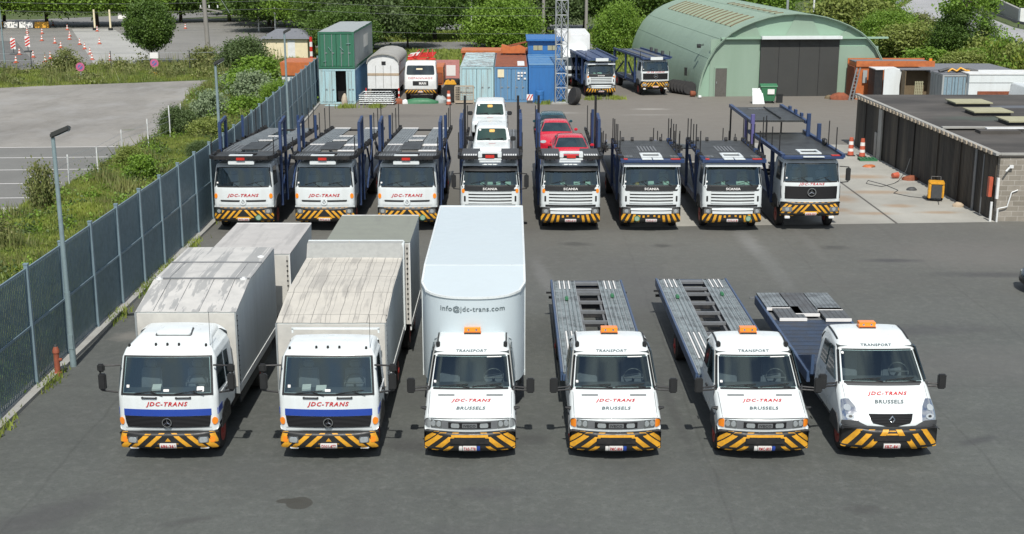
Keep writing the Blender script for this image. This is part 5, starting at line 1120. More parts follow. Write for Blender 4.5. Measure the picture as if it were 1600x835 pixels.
# ---------------------------------------------------------------- ground sheets
def sheet(name, poly, z, mat, div=0):
    b = MB().mat(mat); b.add([(x, y, z) for x, y in poly], [tuple(range(len(poly)))]); o = struct(name, b, smooth=0, fix=False)
    if o.data.polygons[0].normal.z < 0: o.data.flip_normals()
    return o
sheet('ground', [(-3000, -500), (3000, -500), (3000, 5000), (-3000, 5000)], -.05, 'soil')
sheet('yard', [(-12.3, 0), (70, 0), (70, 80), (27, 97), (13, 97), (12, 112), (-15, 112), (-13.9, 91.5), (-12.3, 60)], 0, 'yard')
sheet('concrete_pad', [(4.72, 50.15), (19.6, 51.1), (19.3, 71.5), (12, 72.5), (9.4, 66), (4.6, 66)], .004, 'pad')
sheet('car_park', [(-120, 20), (-21, 20), (-20.8, 71), (-120, 66)], -.02, 'park')
sheet('gravel_lot', [(-120, 66), (-20.8, 71), (-21.2, 81), (-23.0, 91), (-24.5, 106.6), (-33, 103.5), (-60, 97), (-120, 85)], -.016, 'gravel')
b = MB().mat('plate_white')
for x1, y, x0, y0 in ((-21.8, 71.04, -45, 69.8), (-21.3, 67.5, -45, 66.2), (-20.9, 63.75, -45, 62.2), (-21.2, 59.9, -45, 58.3), (-21.4, 56.3, -45, 54.8)): b.bar((x0, y0, -.012), (x1, y, -.012), .09, .004)
struct('parking_lines', b, smooth=0)
sheet('near_left_paving', [(-40, 48), (-21.0, 50), (-21.0, 54.2), (-40, 52.4)], -.012, 'far_strip')
sheet('far_car_park', [(-130, 100), (-60, 108), (-44, 115), (-36, 122), (-28, 125), (-22, 126), (-26, 160), (-32, 190), (-46, 195), (-130, 165)], -.02, 'far_lot')
sheet('pale_paving', [(-57.5, 171), (-52, 171), (-36, 130), (-31.8, 117.5), (-37.4, 117)], -.014, 'far_strip')
sheet('worn_paving', [(-62, 150), (-57, 150), (-43, 118), (-47, 113)], -.014, 'far_dark')
sheet('far_road', [(-200, 172), (-62, 180), (-45, 200), (-30, 205), (-30, 216), (-50, 212), (-70, 192), (-200, 184)], -.016, 'road')
sheet('back_road', [(-24, 141), (-6, 138), (40, 137), (40, 146), (-4, 148), (-18, 158), (-30, 175), (-36, 172)], -.014, 'road')
sheet('back_road_far', [(-30, 172), (40, 166), (40, 176), (-30, 184)], -.018, 'road')
b = MB().mat('concrete')
b.hexa([(-12.25, 15, 0), (-11.78, 15, 0), (-11.95, 55, 0), (-12.4, 55, 0), (-12.25, 15, .1), (-11.78, 15, .1), (-11.95, 55, .1), (-12.4, 55, .1)])
b.hexa([(-12.4, 55, 0), (-11.95, 55, 0), (-13.45, 91.4, 0), (-13.9, 91.4, 0), (-12.4, 55, .1), (-11.95, 55, .1), (-13.45, 91.4, .1), (-13.9, 91.4, .1)]); struct('kerb', b, smooth=0)
# embankment with the sloping road on the right
le = [(40, 60), (38.6, 80), (37.6, 96), (38.6, 114), (39.9, 131), (46, 160), (56, 187), (78, 240), (110, 300)]
def foot_w(y): return float(np.interp(y, [80, 96, 114], [2, 2.5, 10]))
def emb(i, t):   # across: 0 foot .. 1 crest
    x, y = le[i]; n = 11; f = t
    return (x-foot_w(y)*(1-f), y, 3.0*(f*f*(3-2*f))+.25*math.sin(y*.5+t*7)*f*(1-f)*2)
b = MB().mat('soil'); vs = [emb(i, t/8) for i in range(len(le)) for t in range(9)]+[(x+200, y, 2.9) for x, y in le]
b.add(vs, [(i*9+t, i*9+t+1, (i+1)*9+t+1, (i+1)*9+t) for i in range(len(le)-1) for t in range(8)]+[(i*9+8, len(le)*9+i, len(le)*9+i+1, (i+1)*9+8) for i in range(len(le)-1)])
struct('embankment', b, smooth=60)
b = MB().mat('hill_road'); n = len(le); vs = [(x+1.0, y, 3.03) for x, y in le]+[(x+8.3+(y-90)*.0, y-5, 3.03) for x, y in le]
b.add(vs, [(i, i+1, n+i+1, n+i) for i in range(n-1)]); struct('ramp_road', b, smooth=0)

# ---------------------------------------------------------------- foliage
def leaves(name, pts, size, mat, rng, parent=None, up=.0):
    n = len(pts); a = rng.normal(size=(n, 3)); a[:, 2] = a[:, 2]*.8+up; a /= np.linalg.norm(a, axis=1)[:, None]
    r = rng.normal(size=(n, 3)); u = np.cross(a, r); u /= np.linalg.norm(u, axis=1)[:, None]; v = np.cross(a, u)
    s = (size*rng.uniform(.55, 1.35, n))[:, None]; u = u*s; v = v*s*.7
    co = np.stack([pts-u, pts-v, pts+u, pts+v], 1).reshape(-1, 3)
    me = bpy.data.meshes.new(name); me.vertices.add(4*n); me.vertices.foreach_set('co', co.astype(np.float32).ravel())
    me.loops.add(4*n); me.loops.foreach_set('vertex_index', np.arange(4*n, dtype=np.int32)); me.polygons.add(n)
    me.polygons.foreach_set('loop_start', np.arange(0, 4*n, 4, dtype=np.int32)); me.update(calc_edges=True); me.validate()
    me.materials.append(M[mat]); o = bpy.data.objects.new(name, me); COL.objects.link(o)
    if parent: o.parent = parent
    return o
def crown_pts(rng, ncl, per, shape='round', hollow=.5, spread=.24):
    pts = []
    lob = rng.normal(size=(9, 3)); lob /= np.linalg.norm(lob, axis=1)[:, None]; amp = rng.uniform(-.28, .28, 9)
    for _ in range(ncl):
        d = rng.normal(size=3); d /= np.linalg.norm(d)
        if shape != 'ball' and d[2] < -.55: d[2] *= .5
        k = 1+sum(a*max(0, float(d@l))**3 for a, l in zip(amp, lob))*(.25 if shape == 'ball' else 1)
        r = k*(hollow+(1-hollow)*rng.random()**.45)*.86
        c = d*r; q = rng.normal(size=(per, 3))*spread*rng.uniform(.45, 1.0)*np.array([1, 1, .65]); pts.append(c+q)
    return np.concatenate(pts)
CR = {}
def crown_mesh(key, seed, ncl, per, size, mat, **k):
    rng = np.random.default_rng(seed); o = leaves('crown', crown_pts(rng, ncl, per, **k), size, mat, rng); CR[key] = o.data; bpy.data.objects.remove(o)
crown_mesh('mid0', 1, 230, 130, .032, 'leaf_mid'); crown_mesh('mid1', 2, 210, 130, .033, 'leaf_mid'); crown_mesh('dark0', 3, 230, 130, .032, 'leaf_dark'); crown_mesh('dark1', 4, 200, 130, .034, 'leaf_dark')
crown_mesh('blue0', 5, 200, 110, .036, 'leaf_blue'); crown_mesh('ball', 6, 260, 90, .04, 'leaf_dark', shape='ball', spread=.16, hollow=.6); crown_mesh('yel', 7, 130, 80, .05, 'leaf_yellow'); crown_mesh('pale', 8, 70, 60, .07, 'leaf_pale', spread=.3)
crown_mesh('weed', 12, 70, 60, .06, 'weeds', hollow=.25, spread=.3); crown_mesh('open', 9, 42, 75, .04, 'leaf_mid', hollow=.3, spread=.17); crown_mesh('bush', 10, 90, 70, .06, 'leaf_mid', hollow=.3)
TG = 0
def tree(name, label, cat, x, y, z, h, r, key, cz=None, rz=None, trunk=.16, group=None, rot=None, limbs=5):
    t = thing(name, label, cat, (x, y, z), 0, group); rz = rz or r; cz = cz if cz is not None else h-rz
    rg = random.Random(int(abs(x*31+y*17)))
    c = bpy.data.objects.new('crown', CR[key]); COL.objects.link(c); c.parent = t; c.location = (0, 0, cz); c.scale = (r, r, rz); c.rotation_euler = (0, 0, rg.uniform(0, 6.28) if rot is None else rot)
    b = MB().mat('bark'); p = Vector((0, 0, -.1)); rr = trunk; tip = Vector((rg.uniform(-.2, .2), rg.uniform(-.2, .2), cz+rz*.3)); n = 5; pr = p
    for k in range(1, n+1): q = p.lerp(tip, k/n)+Vector((rg.uniform(-.05, .05), rg.uniform(-.05, .05), 0))*r*.4; b.cyl(pr, q, rr*(1-.16*(k-1)), rr*(1-.16*k), 8, False); pr = q
    for k in range(limbs):
        a = rg.uniform(0, 6.28); s = p.lerp(tip, rg.uniform(.5, .9)); e = Vector((math.cos(a)*r*.65, math.sin(a)*r*.65, cz+rg.uniform(-.3, .5)*rz)); m = s.lerp(e, .5)+Vector((0, 0, .1*r)); b.cyl(s, m, rr*.4, rr*.28, 6, False); b.cyl(m, e, rr*.28, rr*.08, 6, False)
    b.build('trunk', t); return t
tree('round_tree', 'small round clipped tree on a bare trunk at the edge of the far car park', 'tree', -33.5, 121, 0, 6.0, 2.3, 'ball', 3.55, 2.45, .13)
BG = [ # x, y, h, r, key, label
 (-69, 178, 12, 5.5, 'dark0', 'tall dark tree at the far left corner beyond the striped barriers'),
 (-62.5, 176, 11, 5, 'mid0', 'broad bright green tree behind the striped barriers at the far left'),
 (-72, 170, 7, 4.2, 'mid1', 'low bright green tree at the far left edge'),
 (-47, 186, 9, 4.2, 'dark1', 'dark green tree beyond the cone car park, left of the round clipped tree'),
 (-40.5, 188, 9.5, 4.5, 'dark0', 'dark green tree between the round clipped tree and the power pole'),
 (-30.2, 166, 9, 4.6, 'dark0', 'dark green tree filling the gap between the power pole and the bungalow'),
 (-16.5, 128, 6.5, 3.0, 'dark0', 'dark bushy tree touching the back of the stacked green container'),
 (-56, 177, 11, 5, 'mid1', 'bright green tree overhanging the far edge of the cone car park'),
 (-51.5, 181, 9, 4, 'mid0', 'smaller green tree right of the broad ones beyond the cone car park'),
 (-43.5, 206, 8, 4, 'blue0', 'bluish green tree beyond the far road behind the round clipped tree'),
 (-37, 192, 10, 4.6, 'mid1', 'green tree just left of the wooden power pole, by the far road'),
 (-33, 178, 10, 5, 'mid0', 'bright green tree right behind the wooden power pole'),
 (-27.5, 174, 11, 5, 'mid1', 'bright green tree behind the cream bungalow, left of two white poles'),
 (-23.2, 158, 10, 4.6, 'mid0', 'large green tree behind the cream bungalow roof, between two white poles'),
 (-19, 146, 9.5, 4.2, 'dark1', 'dark green tree above the stacked green container'),
 (-14.8, 136, 9, 3.8, 'blue0', 'dull green tree rising right behind the stacked green container'),
 (-11.2, 140, 8, 3.0, 'dark0', 'bushy tree between the stacked green container and the back road'),
 (-8.9, 151, 9.5, 3.9, 'dark1', 'dark crowned tree on a thick trunk beside the back road'),
 (-5.2, 156, 9.5, 3.2, 'open', 'slender birch on the verge, thin drooping crown, left one of the pair'),
 (-2.6, 157, 9, 3.2, 'open', 'slender birch on the verge, right one of the pair, nearest the big round bush'),
 (3.9, 156, 10, 4, 'blue0', 'grey green tree behind the lattice mast'),
 (9.3, 168, 10, 5, 'dark0', 'dark tree in the shade beyond the parked white box truck'),
 (15, 165, 11, 5, 'dark1', 'dark tree left above the green hangar roof'),
 (23, 172, 11, 5, 'mid0', 'green tree peeping over the ridge of the green hangar'),
 (31, 168, 10, 5, 'mid1', 'green tree behind the right shoulder of the green hangar')]
for i, (x, y, h, r, key, lab) in enumerate(BG):
    r *= 1.12; h = h-1.5 if key != 'open' else h; tree('tree', lab, 'tree', x, y, 0, h, r, key, h-r*.95 if key == 'open' else h*.5, r*1.05 if key == 'open' else h*.52, .28 if r > 3.5 else .12, 'trees beyond the yard')
for (x, y, z, r, rz, key, lab) in ((-.6, 141, 0, 4.0, 3.3, 'mid0', 'big round green bush beyond the rusty roofed container'),
  (10.6, 131, 0, 2.7, 3.2, 'mid1', 'leafy bush growing against the back of the green hangar'),
  (-22.9, 112, 0, 2.3, 2.1, 'blue0', 'tangled grey green bush beside the cream bungalow'),
  (-20.4, 104, 0, 2.2, 1.4, 'bush', 'low green bush in front of the tangled grey bush'),
  (-19.6, 96, 0, 1.9, 1.3, 'bush', 'green bush behind the far end of the steel fence'),
  (-19.5, 83, 0, 1.2, 1.2, 'pale', 'pale leaved shrub at the corner of the gravel lot'),
  (-21.0, 99, 0, 1.2, 1.0, 'pale', 'pale leaved shrub on the bank below the low green bush'),
  (-19.6, 75.5, 0, 1.15, 1.1, 'blue0', 'dark weedy shrub on the bank beside the last white fence posts'),
  (-19.9, 53.8, 0, .65, 1.25, 'weed', 'thin leafy shrub on the bank next to the tall front street lamp'),
  (-17.4, 74, 0, 1.2, .8, 'yel', 'yellowish shrub on the bank behind the second street lamp'),
  (33.2, 128, 1.5, 4.2, 3.2, 'yel', 'tall yellow green shrub on the embankment right behind the hangar'),
  (36.5, 140, 2, 4.0, 3.4, 'mid1', 'tall green shrub at the top of the embankment, left of the sloping road'),
  (34.0, 112, 1.6, 2.6, 1.8, 'yel', 'yellow green shrub halfway up the embankment'),
  (36.9, 107, 2.2, 2.4, 2.0, 'dark1', 'dark shrub at the foot of the leafy roadside tree'),
  (34.6, 99, 1.2, 2.0, 1.2, 'yel', 'low yellow green shrub on the embankment behind the white containers'),
  (31.0, 116, .6, 2.4, 1.6, 'bush', 'green shrub at the foot of the embankment beside the hangar'),
  (-17.6, 60.5, 0, .9, .8, 'bush', 'small leafy shrub on the bank above the second lamp'),
  (-19.3, 64.5, 0, .7, .7, 'yel', 'yellow flowering shrub on the bank beside the parking lines'),
  (-16.2, 67.0, 0, .9, .6, 'blue0', 'low dull shrub close to the steel fence on the bank'),
  (-17.0, 82.0, 0, 1.3, 1.0, 'bush', 'bright leafy shrub on the bank between the two far lamps'),
  (-15.8, 89.5, 0, 1.3, 1.1, 'mid1', 'green shrub against the steel fence near the orange skip'),
  (-18.2, 91.5, 0, 1.5, 1.5, 'pale', 'tall pale leaved shrub on the bank in front of the orange skip'),
  (-19.2, 46.5, 0, .9, .7, 'weed', 'brownish weedy shrub at the left edge beside the nearest lamp'),
  (-44.5, 108.5, 0, 1.6, 1.1, 'bush', 'low round shrub at the left of the grass band'),
  (-53.5, 106, 0, 1.9, .9, 'weed', 'brown green shrub near the left edge of the grass band'),
  (-38.5, 112.5, 0, 1.3, 1.3, 'weed', 'weedy shrub in the grass band left of the round clipped tree'),
  (-27.5, 116.5, 0, 1.5, 1.2, 'weed', 'weedy shrub in the grass band beside the power pole'),
  (34.8, 120, 2.0, 2.6, 1.8, 'mid0', 'rounded green shrub halfway up the embankment'),
  (33.6, 105.5, 1.0, 2.0, 1.1, 'bush', 'low green shrub behind the orange container'),
  (38.0, 122, 3.0, 1.6, 1.0, 'weed', 'brownish shrub beside the guard rail'),
  (36.0, 100.5, 1.6, 1.6, .9, 'mid0', 'low green shrub under the leafy roadside tree'),
  (60, 158, 3, 3.5, 3, 'mid0', 'green bush beyond the sloping road in the top right corner')):
    tree('shrub', lab, 'shrub', x, y, z, rz*1.6, r, key, rz*.6, rz, .07, 'shrubs around the yard', limbs=4)
tree('roadside_tree', 'leafy tree with loose open crown on the embankment beside the guard rail', 'tree', 37.2, 107.5, 2.4, 6.4, 3.1, 'open', 4.0, 2.9, .17)
# far wood: one mass of foliage and trunks beyond the nearer trees
rng = np.random.default_rng(42); P_ = []
for k in range(900):
    x = rng.uniform(-150, 150); y = 215+rng.uniform(0, 18)+.0*abs(x)
    if x > 45: y += 40
    c = np.array([x, y, rng.uniform(1, 11)+3*math.sin(x*.09)+2*math.sin(x*.31)]); P_.append(c+rng.normal(size=(110, 3))*np.array([2.6, 1.8, 1.9]))
o = leaves('far_wood', np.concatenate(P_), .42, 'leaf_dark', rng); o['kind'] = 'stuff'; tag(o, 'dark wood closing the view along the top of the picture', 'wood')
# grass and weeds
def blades(name, label, n, area, hfun, w_, mat, zf, seed):
    rng = np.random.default_rng(seed); xy = area(rng, n); n = len(xy); h = hfun(rng, xy); a = rng.uniform(0, math.pi, n); z = zf(xy)
    dx, dy = np.cos(a)*w_*h, np.sin(a)*w_*h; lx, ly = rng.normal(0, .25, n)*h, rng.normal(0, .25, n)*h
    p = np.stack([np.stack([xy[:, 0]-dx, xy[:, 1]-dy, z], 1), np.stack([xy[:, 0]+dx, xy[:, 1]+dy, z], 1), np.stack([xy[:, 0]+lx, xy[:, 1]+ly, z+h], 1)], 1).reshape(-1, 3)
    me = bpy.data.meshes.new(name); me.vertices.add(3*n); me.vertices.foreach_set('co', p.astype(np.float32).ravel()); me.loops.add(3*n); me.loops.foreach_set('vertex_index', np.arange(3*n, dtype=np.int32))
    me.polygons.add(n); me.polygons.foreach_set('loop_start', np.arange(0, 3*n, 3, dtype=np.int32)); me.update(calc_edges=True); me.materials.append(M[mat])
    o = bpy.data.objects.new(name, me); COL.objects.link(o); o['kind'] = 'stuff'; tag(o, label, 'grass'); return o
def nz(xy, s=.6): return .5+.5*np.sin(xy[:, 0]*s+1.7*np.sin(xy[:, 1]*s*.7))*np.sin(xy[:, 1]*s*1.1+np.sin(xy[:, 0]*s*1.9))
def bank_area(rng, n):
    y = 18+rng.random(n)**.8*92; xr = np.interp(y, [0, 55, 91, 110], [-12.35, -12.5, -14.0, -15.5]); xl = np.interp(y, [0, 51, 75, 81, 91, 107], [-21, -20.9, -20.6, -21.5, -23.2, -25]); u = rng.random(n); return np.stack([xl+(xr-xl)*u+rng.normal(0, .15, n), y], 1)
zbank = lambda xy: .35*np.clip(np.minimum(xy[:, 0]+21, -12.5-xy[:, 0])/3, 0, 1)*nz(xy, .35)-.03
blades('grass', 'rough grass on the bank between the steel fence and the gravel lot', 300000, bank_area, lambda r, p: (.07+.2*nz(p)**2)*r.uniform(.5, 1.3, len(p)), .22, 'grass', zbank, 1)
blades('weeds', 'tall weeds scattered over the bank behind the steel fence', 55000, bank_area, lambda r, p: (.15+.7*nz(p, .9)**4)*r.uniform(.5, 1.2, len(p)), .06, 'weeds', zbank, 2)
def clumps(name, label, n, area, zf, mat, r0, r1, leaf_, seed, per=70):
    rng = np.random.default_rng(seed); xy = area(rng, n); z = zf(xy); out = []
    for (x, y), zz in zip(xy, z):
        r = rng.uniform(r0, r1); h = r*rng.uniform(.6, 1.5); m = int(per*r*r*4)+12; q = rng.normal(size=(m, 3))*.5; q[:, 2] = np.abs(q[:, 2]); out.append(np.array([x, y, zz])+q*np.array([r, r, h]))
    o = leaves(name, np.concatenate(out), leaf_, mat, rng); o['kind'] = 'stuff'; tag(o, label, 'undergrowth')
def edge_area(rng, n):   # denser along the gravel edge and the fence
    p = bank_area(rng, n*3); k = nz(p, .8) > .45; return p[k][:n]
clumps('undergrowth', 'low mixed undergrowth tangled over the bank behind the steel fence', 260, edge_area, zbank, 'leaf_mid', .2, .55, .06, 21)
clumps('dry_undergrowth', 'dry yellowish undergrowth on the bank behind the steel fence', 200, edge_area, zbank, 'leaf_yellow', .15, .5, .05, 22)
clumps('dark_undergrowth', 'darker weedy undergrowth on the bank behind the steel fence', 190, edge_area, zbank, 'leaf_blue', .2, .6, .06, 23)
def strip_area(rng, n):
    x = rng.uniform(-75, -20, n); y0 = np.interp(x, [-75, -40, -33, -25], [94.5, 100.5, 103.8, 107]); y1 = np.interp(x, [-75, -44, -36, -20], [104, 114, 120, 126]); return np.stack([x, y0+(y1-y0)*rng.random(n)], 1)
blades('grass_strip', 'band of rough grass between the gravel lot and the cone car park', 160000, strip_area, lambda r, p: (.13+.3*nz(p)**2)*r.uniform(.5, 1.3, len(p)), .18, 'grass', lambda p: p[:, 0]*0-.03, 3)
blades('tall_weeds', 'tall seeding weeds standing in the band of grass below the cone car park', 30000, strip_area, lambda r, p: (.3+1.2*nz(p, 1.3)**5)*r.uniform(.4, 1.2, len(p)), .035, 'weeds', lambda p: p[:, 0]*0-.03, 4)
clumps('strip_undergrowth', 'weedy undergrowth in the grass band below the cone car park', 240, lambda r, n: (lambda p: p[nz(p, .5) > .35][:n])(strip_area(r, n*3)), lambda p: p[:, 0]*0, 'weeds', .3, .9, .1, 24, 50)
def emb_area(rng, n):
    y = rng.uniform(70, 190, n); t = rng.random(n); x1 = np.interp(y, [q[1] for q in le], [q[0] for q in le]); emb_area.t = t; return np.stack([x1-np.interp(y, [80, 96, 114], [2, 2.5, 10])*(1-t), y], 1)
blades('embankment_grass', 'yellow green undergrowth covering the embankment below the sloping road', 90000, emb_area, lambda r, p: (.25+.7*nz(p)**2)*r.uniform(.5, 1.3, len(p)), .3, 'grass', lambda p: 3*(emb_area.t**2*(3-2*emb_area.t))-.05, 5)
clumps('embankment_undergrowth', 'leafy undergrowth tangled over the embankment below the sloping road', 260, emb_area, lambda p: 3*(emb_area.t**2*(3-2*emb_area.t)), 'leaf_yellow', .3, 1.1, .11, 25, 60)
clumps('embankment_scrub', 'dark green scrub on the embankment below the sloping road', 120, emb_area, lambda p: 3*(emb_area.t**2*(3-2*emb_area.t)), 'leaf_mid', .4, 1.2, .11, 26, 60)
def verge(rng, n): x = rng.uniform(-22, 40, n); return np.stack([x, np.where(rng.random(n) < .5, rng.uniform(112, 137, n), rng.uniform(148, 166, n))], 1)
blades('verge_grass', 'grass verges along the back road behind the containers', 70000, verge, lambda r, p: .25*r.uniform(.5, 1.3, len(p)), .35, 'grass', lambda p: p[:, 0]*0-.03, 6)
def kerb_area(rng, n):
    c = rng.choice([19, 25.5, 28, 31.5, 37.5, 40.5, 41.5, 43, 44, 47, 52, 58, 63, 70], n); y = c+rng.normal(0, .45, n); x = np.interp(y, [0, 55, 91], [-11.8, -11.98, -13.5])+rng.normal(0, .12, n); return np.stack([x, y], 1)
blades('kerb_weeds', 'small weeds growing along the kerb at the foot of the steel fence', 3500, kerb_area, lambda r, p: .18*r.uniform(.4, 1.3, len(p)), .15, 'grass', lambda p: p[:, 0]*0, 7)
def yard_weeds(rng, n):
    c = rng.integers(0, 6, n); P0 = np.array([(-11.3, 88.3), (-9.3, 88.5), (3.9, 91.2), (5.8, 93), (7.5, 93.3), (2.2, 90.5)])[c]; return P0+rng.normal(0, .3, (n, 2))
blades('yard_weeds', 'small weeds growing through the tarmac near the containers', 1500, yard_weeds, lambda r, p: .25*r.uniform(.4, 1.3, len(p)), .15, 'grass', lambda p: p[:, 0]*0, 8)
# ---------------------------------------------------------------- steel fence
def fence_x(y): return float(np.interp(y, [0, 55, 91.4], [-12.05, -12.17, -13.68]))
t = thing('steel_fence', 'tall dark blue grey steel fence running along the left side of the yard', 'fence', (0, 0, 0))
ys = [16+2.52*i for i in range(30)]+[91.4]
for k, y in enumerate(ys):
    x = fence_x(y); part('post', t, 'fence_light', lambda b: (b.box(x-.02, x+.08, y-.05, y+.05, -.05, 3.22), b.box(x-.03, x+.09, y-.06, y+.06, 3.22, 3.25)))
for y0, y1 in zip(ys, ys[1:]):
    b = MB().mat('fence_steel'); x0, x1 = fence_x(y0), fence_x(y1); n = 23
    for i in range(n):
        f = (i+.5)/n; y = y0+(y1-y0)*f; x = x0+(x1-x0)*f-.02
        b.hexa([(x-.006, y-.034, .12), (x+.006, y-.034, .12), (x+.01, y+.024, .12), (x-.002, y+.024, .12), (x-.006, y-.034, 3.08), (x+.006, y-.034, 3.08), (x+.01, y+.024, 3.08), (x-.002, y+.024, 3.08)])
    b.mat('fence_light')
    for z in (1.62, 3.1): b.bar((x0+.02, y0, z), (x1+.02, y1, z), .04, .06)
    b.build('panel', t, smooth=0)
# ---------------------------------------------------------------- street lamps along the fence and poles
def street_lamp(label, x, y, h, out=.45, group='street lamps along the fence'):
    t = thing('street_lamp', label, 'street lamp', (x, y, 0), 0, group)
    part('pole', t, 'lamp_pole', lambda b: (b.cyl((0, 0, 0), (0, 0, h*.33), .085, .075, 14), b.cyl((0, 0, h*.33), (-.02, 0, h-.1), .065, .05, 14), b.box(-.05, .06, -.09, -.07, .5, .9)))
    hd = part('lamp_head', t, 'olive_lamp', lambda b: (b.hexa([(-.06, -.11, h-.12), (out, -.13, h+.1), (out, .13, h+.1), (-.06, .11, h-.12), (-.08, -.09, h+.02), (out*.9, -.1, h+.22), (out*.9, .1, h+.22), (-.08, .09, h+.02)]),), bevel=.03)
    part('diffuser', hd, 'lens', lambda b: b.hexa([(.1, -.08, h-.07), (out-.05, -.1, h+.06), (out-.05, .1, h+.06), (.1, .08, h-.07), (.1, -.07, h-.03), (out-.05, -.08, h+.1), (out-.05, .08, h+.1), (.1, .07, h-.03)]))
street_lamp('grey street lamp with dark head, tallest and nearest, beside the orange standpipe', -11.72, 32.8, 6.25)
street_lamp('second street lamp along the fence, beside the leftmost car transporter', -11.75, 51.6, 6.35, .35)
street_lamp('third street lamp along the fence, rising above the far fence panels', -12.15, 69.9, 6.35, .35)
street_lamp('street lamp with small head beside the wooden power pole in the far car park', -44.8, 114.9, 9, .4, 'far lamps')
for (x, y, h, w_, lab, m) in ((-31.9, 165, 9, .1, 'thin white pole left of the cream bungalow', 'white_dull'), (-28.9, 160, 9, .1, 'thin white pole behind the cream bungalow roof', 'white_dull'), (-23.4, 160, 9, .1, 'thin white pole above the trees behind the green container', 'white_dull'),
   (-5.6, 180, 9, .12, 'thin white pole between the birches and the big round bush', 'white_dull'), (3.6, 150, 9, .2, 'thick grey pole left of the lattice mast', 'wood_pole'), (8.6, 152, 9, .2, 'thick grey pole right of the lattice mast', 'wood_pole'),
   (29.4, 128, 9, .1, 'thin white pole behind the hangar ridge', 'white_dull'), (26.2, 125, 8, .14, 'grey pole just behind the hangar ridge', 'galv'), (34.0, 128, 8, .16, 'grey pole behind the right shoulder of the hangar', 'galv'), (38.6, 139, 8, .3, 'yellow painted pole beyond the hangar at the top of the bank', 'yellow')):
    t = thing('pole', lab, 'pole', (x, y, 0)); part('shaft', t, m, lambda b: b.cyl((0, 0, 0), (0, 0, h), w_, w_*.8, 10)); part('foot', t, 'concrete', lambda b: b.box(-w_*2, w_*2, -w_*2, w_*2, -.1, .12))
t = thing('power_pole', 'weathered wooden power pole with stay cable beside the cone car park', 'pole', (-28.75, 123.5, 0))
part('shaft', t, 'wood_pole', lambda b: b.cyl((0, 0, 0), (-.25, 0, 10), .24, .17, 12)); part('crossarm', t, 'wood_pole', lambda b: b.bar((-.6, 0, 5.0), (1.5, 0, 4.6), .12)); part('stay_cable', t, 'galv', lambda b: b.cyl((-.2, 0, 8.6), (2.2, 0, 4.5), .02, n=5))
part('insulator', t, 'white_dull', lambda b: [b.cyl((x, 0, 5.0), (x, 0, 5.25), .06, n=8) for x in (-.5, .3, 1.1)])
for k, (z, zz) in enumerate(((6.0, 5.3), (5.2, 4.6), (3.3, 3.0))):
    b = MB().mat('mid_grey'); pts = [Vector((x, 123.5-.02*x, z+(zz-z)*(x+60)/75-.5*math.sin(math.pi*((x+60) % 37.5)/37.5))) for x in np.linspace(-75, 5, 33)]; b.tube(pts, .011, 4)
    o = b.build('overhead_wire', smooth=0); tag(o, ['highest overhead wire crossing in front of the far trees', 'middle overhead wire crossing in front of the far trees', 'lowest overhead wire, passing in front of the round clipped tree'][k], 'wire', 'overhead wires')
t = thing('standpipe', 'orange standpipe with blackened top beside the nearest street lamp', 'hydrant', (-11.86, 32.0, 0))
part('body', t, 'standpipe_paint', lambda b: (b.lathe([(0, .1), (.1, .1), (.12, .075), (.62, .07), (.64, .09), (.72, .085), (.8, .05)], (0, 0, 0), 'z', 14), b.cyl((0, 0, .45), (.14, 0, .45), .04))); part('cap', t, 'dark_grey', lambda b: b.cyl((0, 0, .78), (0, 0, .86), .045, .03))
t = thing('wire_fence', 'sagging wire fence on thin white posts along the gravel lot', 'fence', (0, 0, 0))
wf = [(-20.4, 54, 1.4), (-20.7, 59.5, 1.4), (-20.3, 62.5, 1.3), (-20.4, 67, 1.5), (-20.0, 70.5, 1.6), (-19.7, 74, 1.9), (-20.3, 79, 1.4)]
for x, y, h in wf: part('post', t, 'white_dull', lambda b: b.cyl((x, y, -.05), (x, y, h), .035, n=6))
for z in (.5, 1.0, 1.3): part('wire', t, 'galv', lambda b: b.tube([(x, y, z) for x, y, h in wf], .008, 4))
t = thing('field_fence', 'thin wire fence on grey stakes along the band of grass by the cone car park', 'fence', (0, 0, 0))
ff = [(-66+3.4*i, 112+.42*i*.75) for i in range(13)]
for x, y in ff: part('post', t, 'dark_grey', lambda b: b.cyl((x, y, -.05), (x, y, 1.7), .04, n=5))
for z in (.9, 1.5): part('wire', t, 'galv', lambda b: b.tube([(x, y, z) for x, y in ff], .015, 4))

# ---------------------------------------------------------------- hangar
t = thing('hangar', 'large green round roofed hangar with dark sliding door', 'building', (13.56, 94.47, 0), R(3.3))
HP = [(0, 0), (.1, .9), (.28, 1.7), (.62, 2.6), (1.14, 3.51), (1.65, 4.05), (2.3, 4.6), (3.1, 5.05), (4.0, 5.42), (5.0, 5.72), (6.0, 5.9), (7.1, 5.97)]; HP += [(14.2-x, z) for x, z in HP[-2::-1]]
L = 33.5; b = MB().mat('hangar_roof'); n = len(HP); inn = [(7.1+(x-7.1)*.985, z*.985) for x, z in HP]
b.add([(x, 0, z) for x, z in HP]+[(x, L, z) for x, z in HP]+[(x, 0, z) for x, z in inn]+[(x, L, z) for x, z in inn],
  [(i, i+1, n+i+1, n+i) for i in range(n-1)]+[(2*n+i, 2*n+i+1, 3*n+i+1, 3*n+i) for i in range(n-1)]+[(i, i+1, 2*n+i+1, 2*n+i) for i in range(n-1)]+[(n+i, n+i+1, 3*n+i+1, 3*n+i) for i in range(n-1)])
rf = b.build('roof', t, smooth=45, fix=True)
def hz(x): return float(np.interp(x, [p[0] for p in HP], [p[1] for p in HP]))
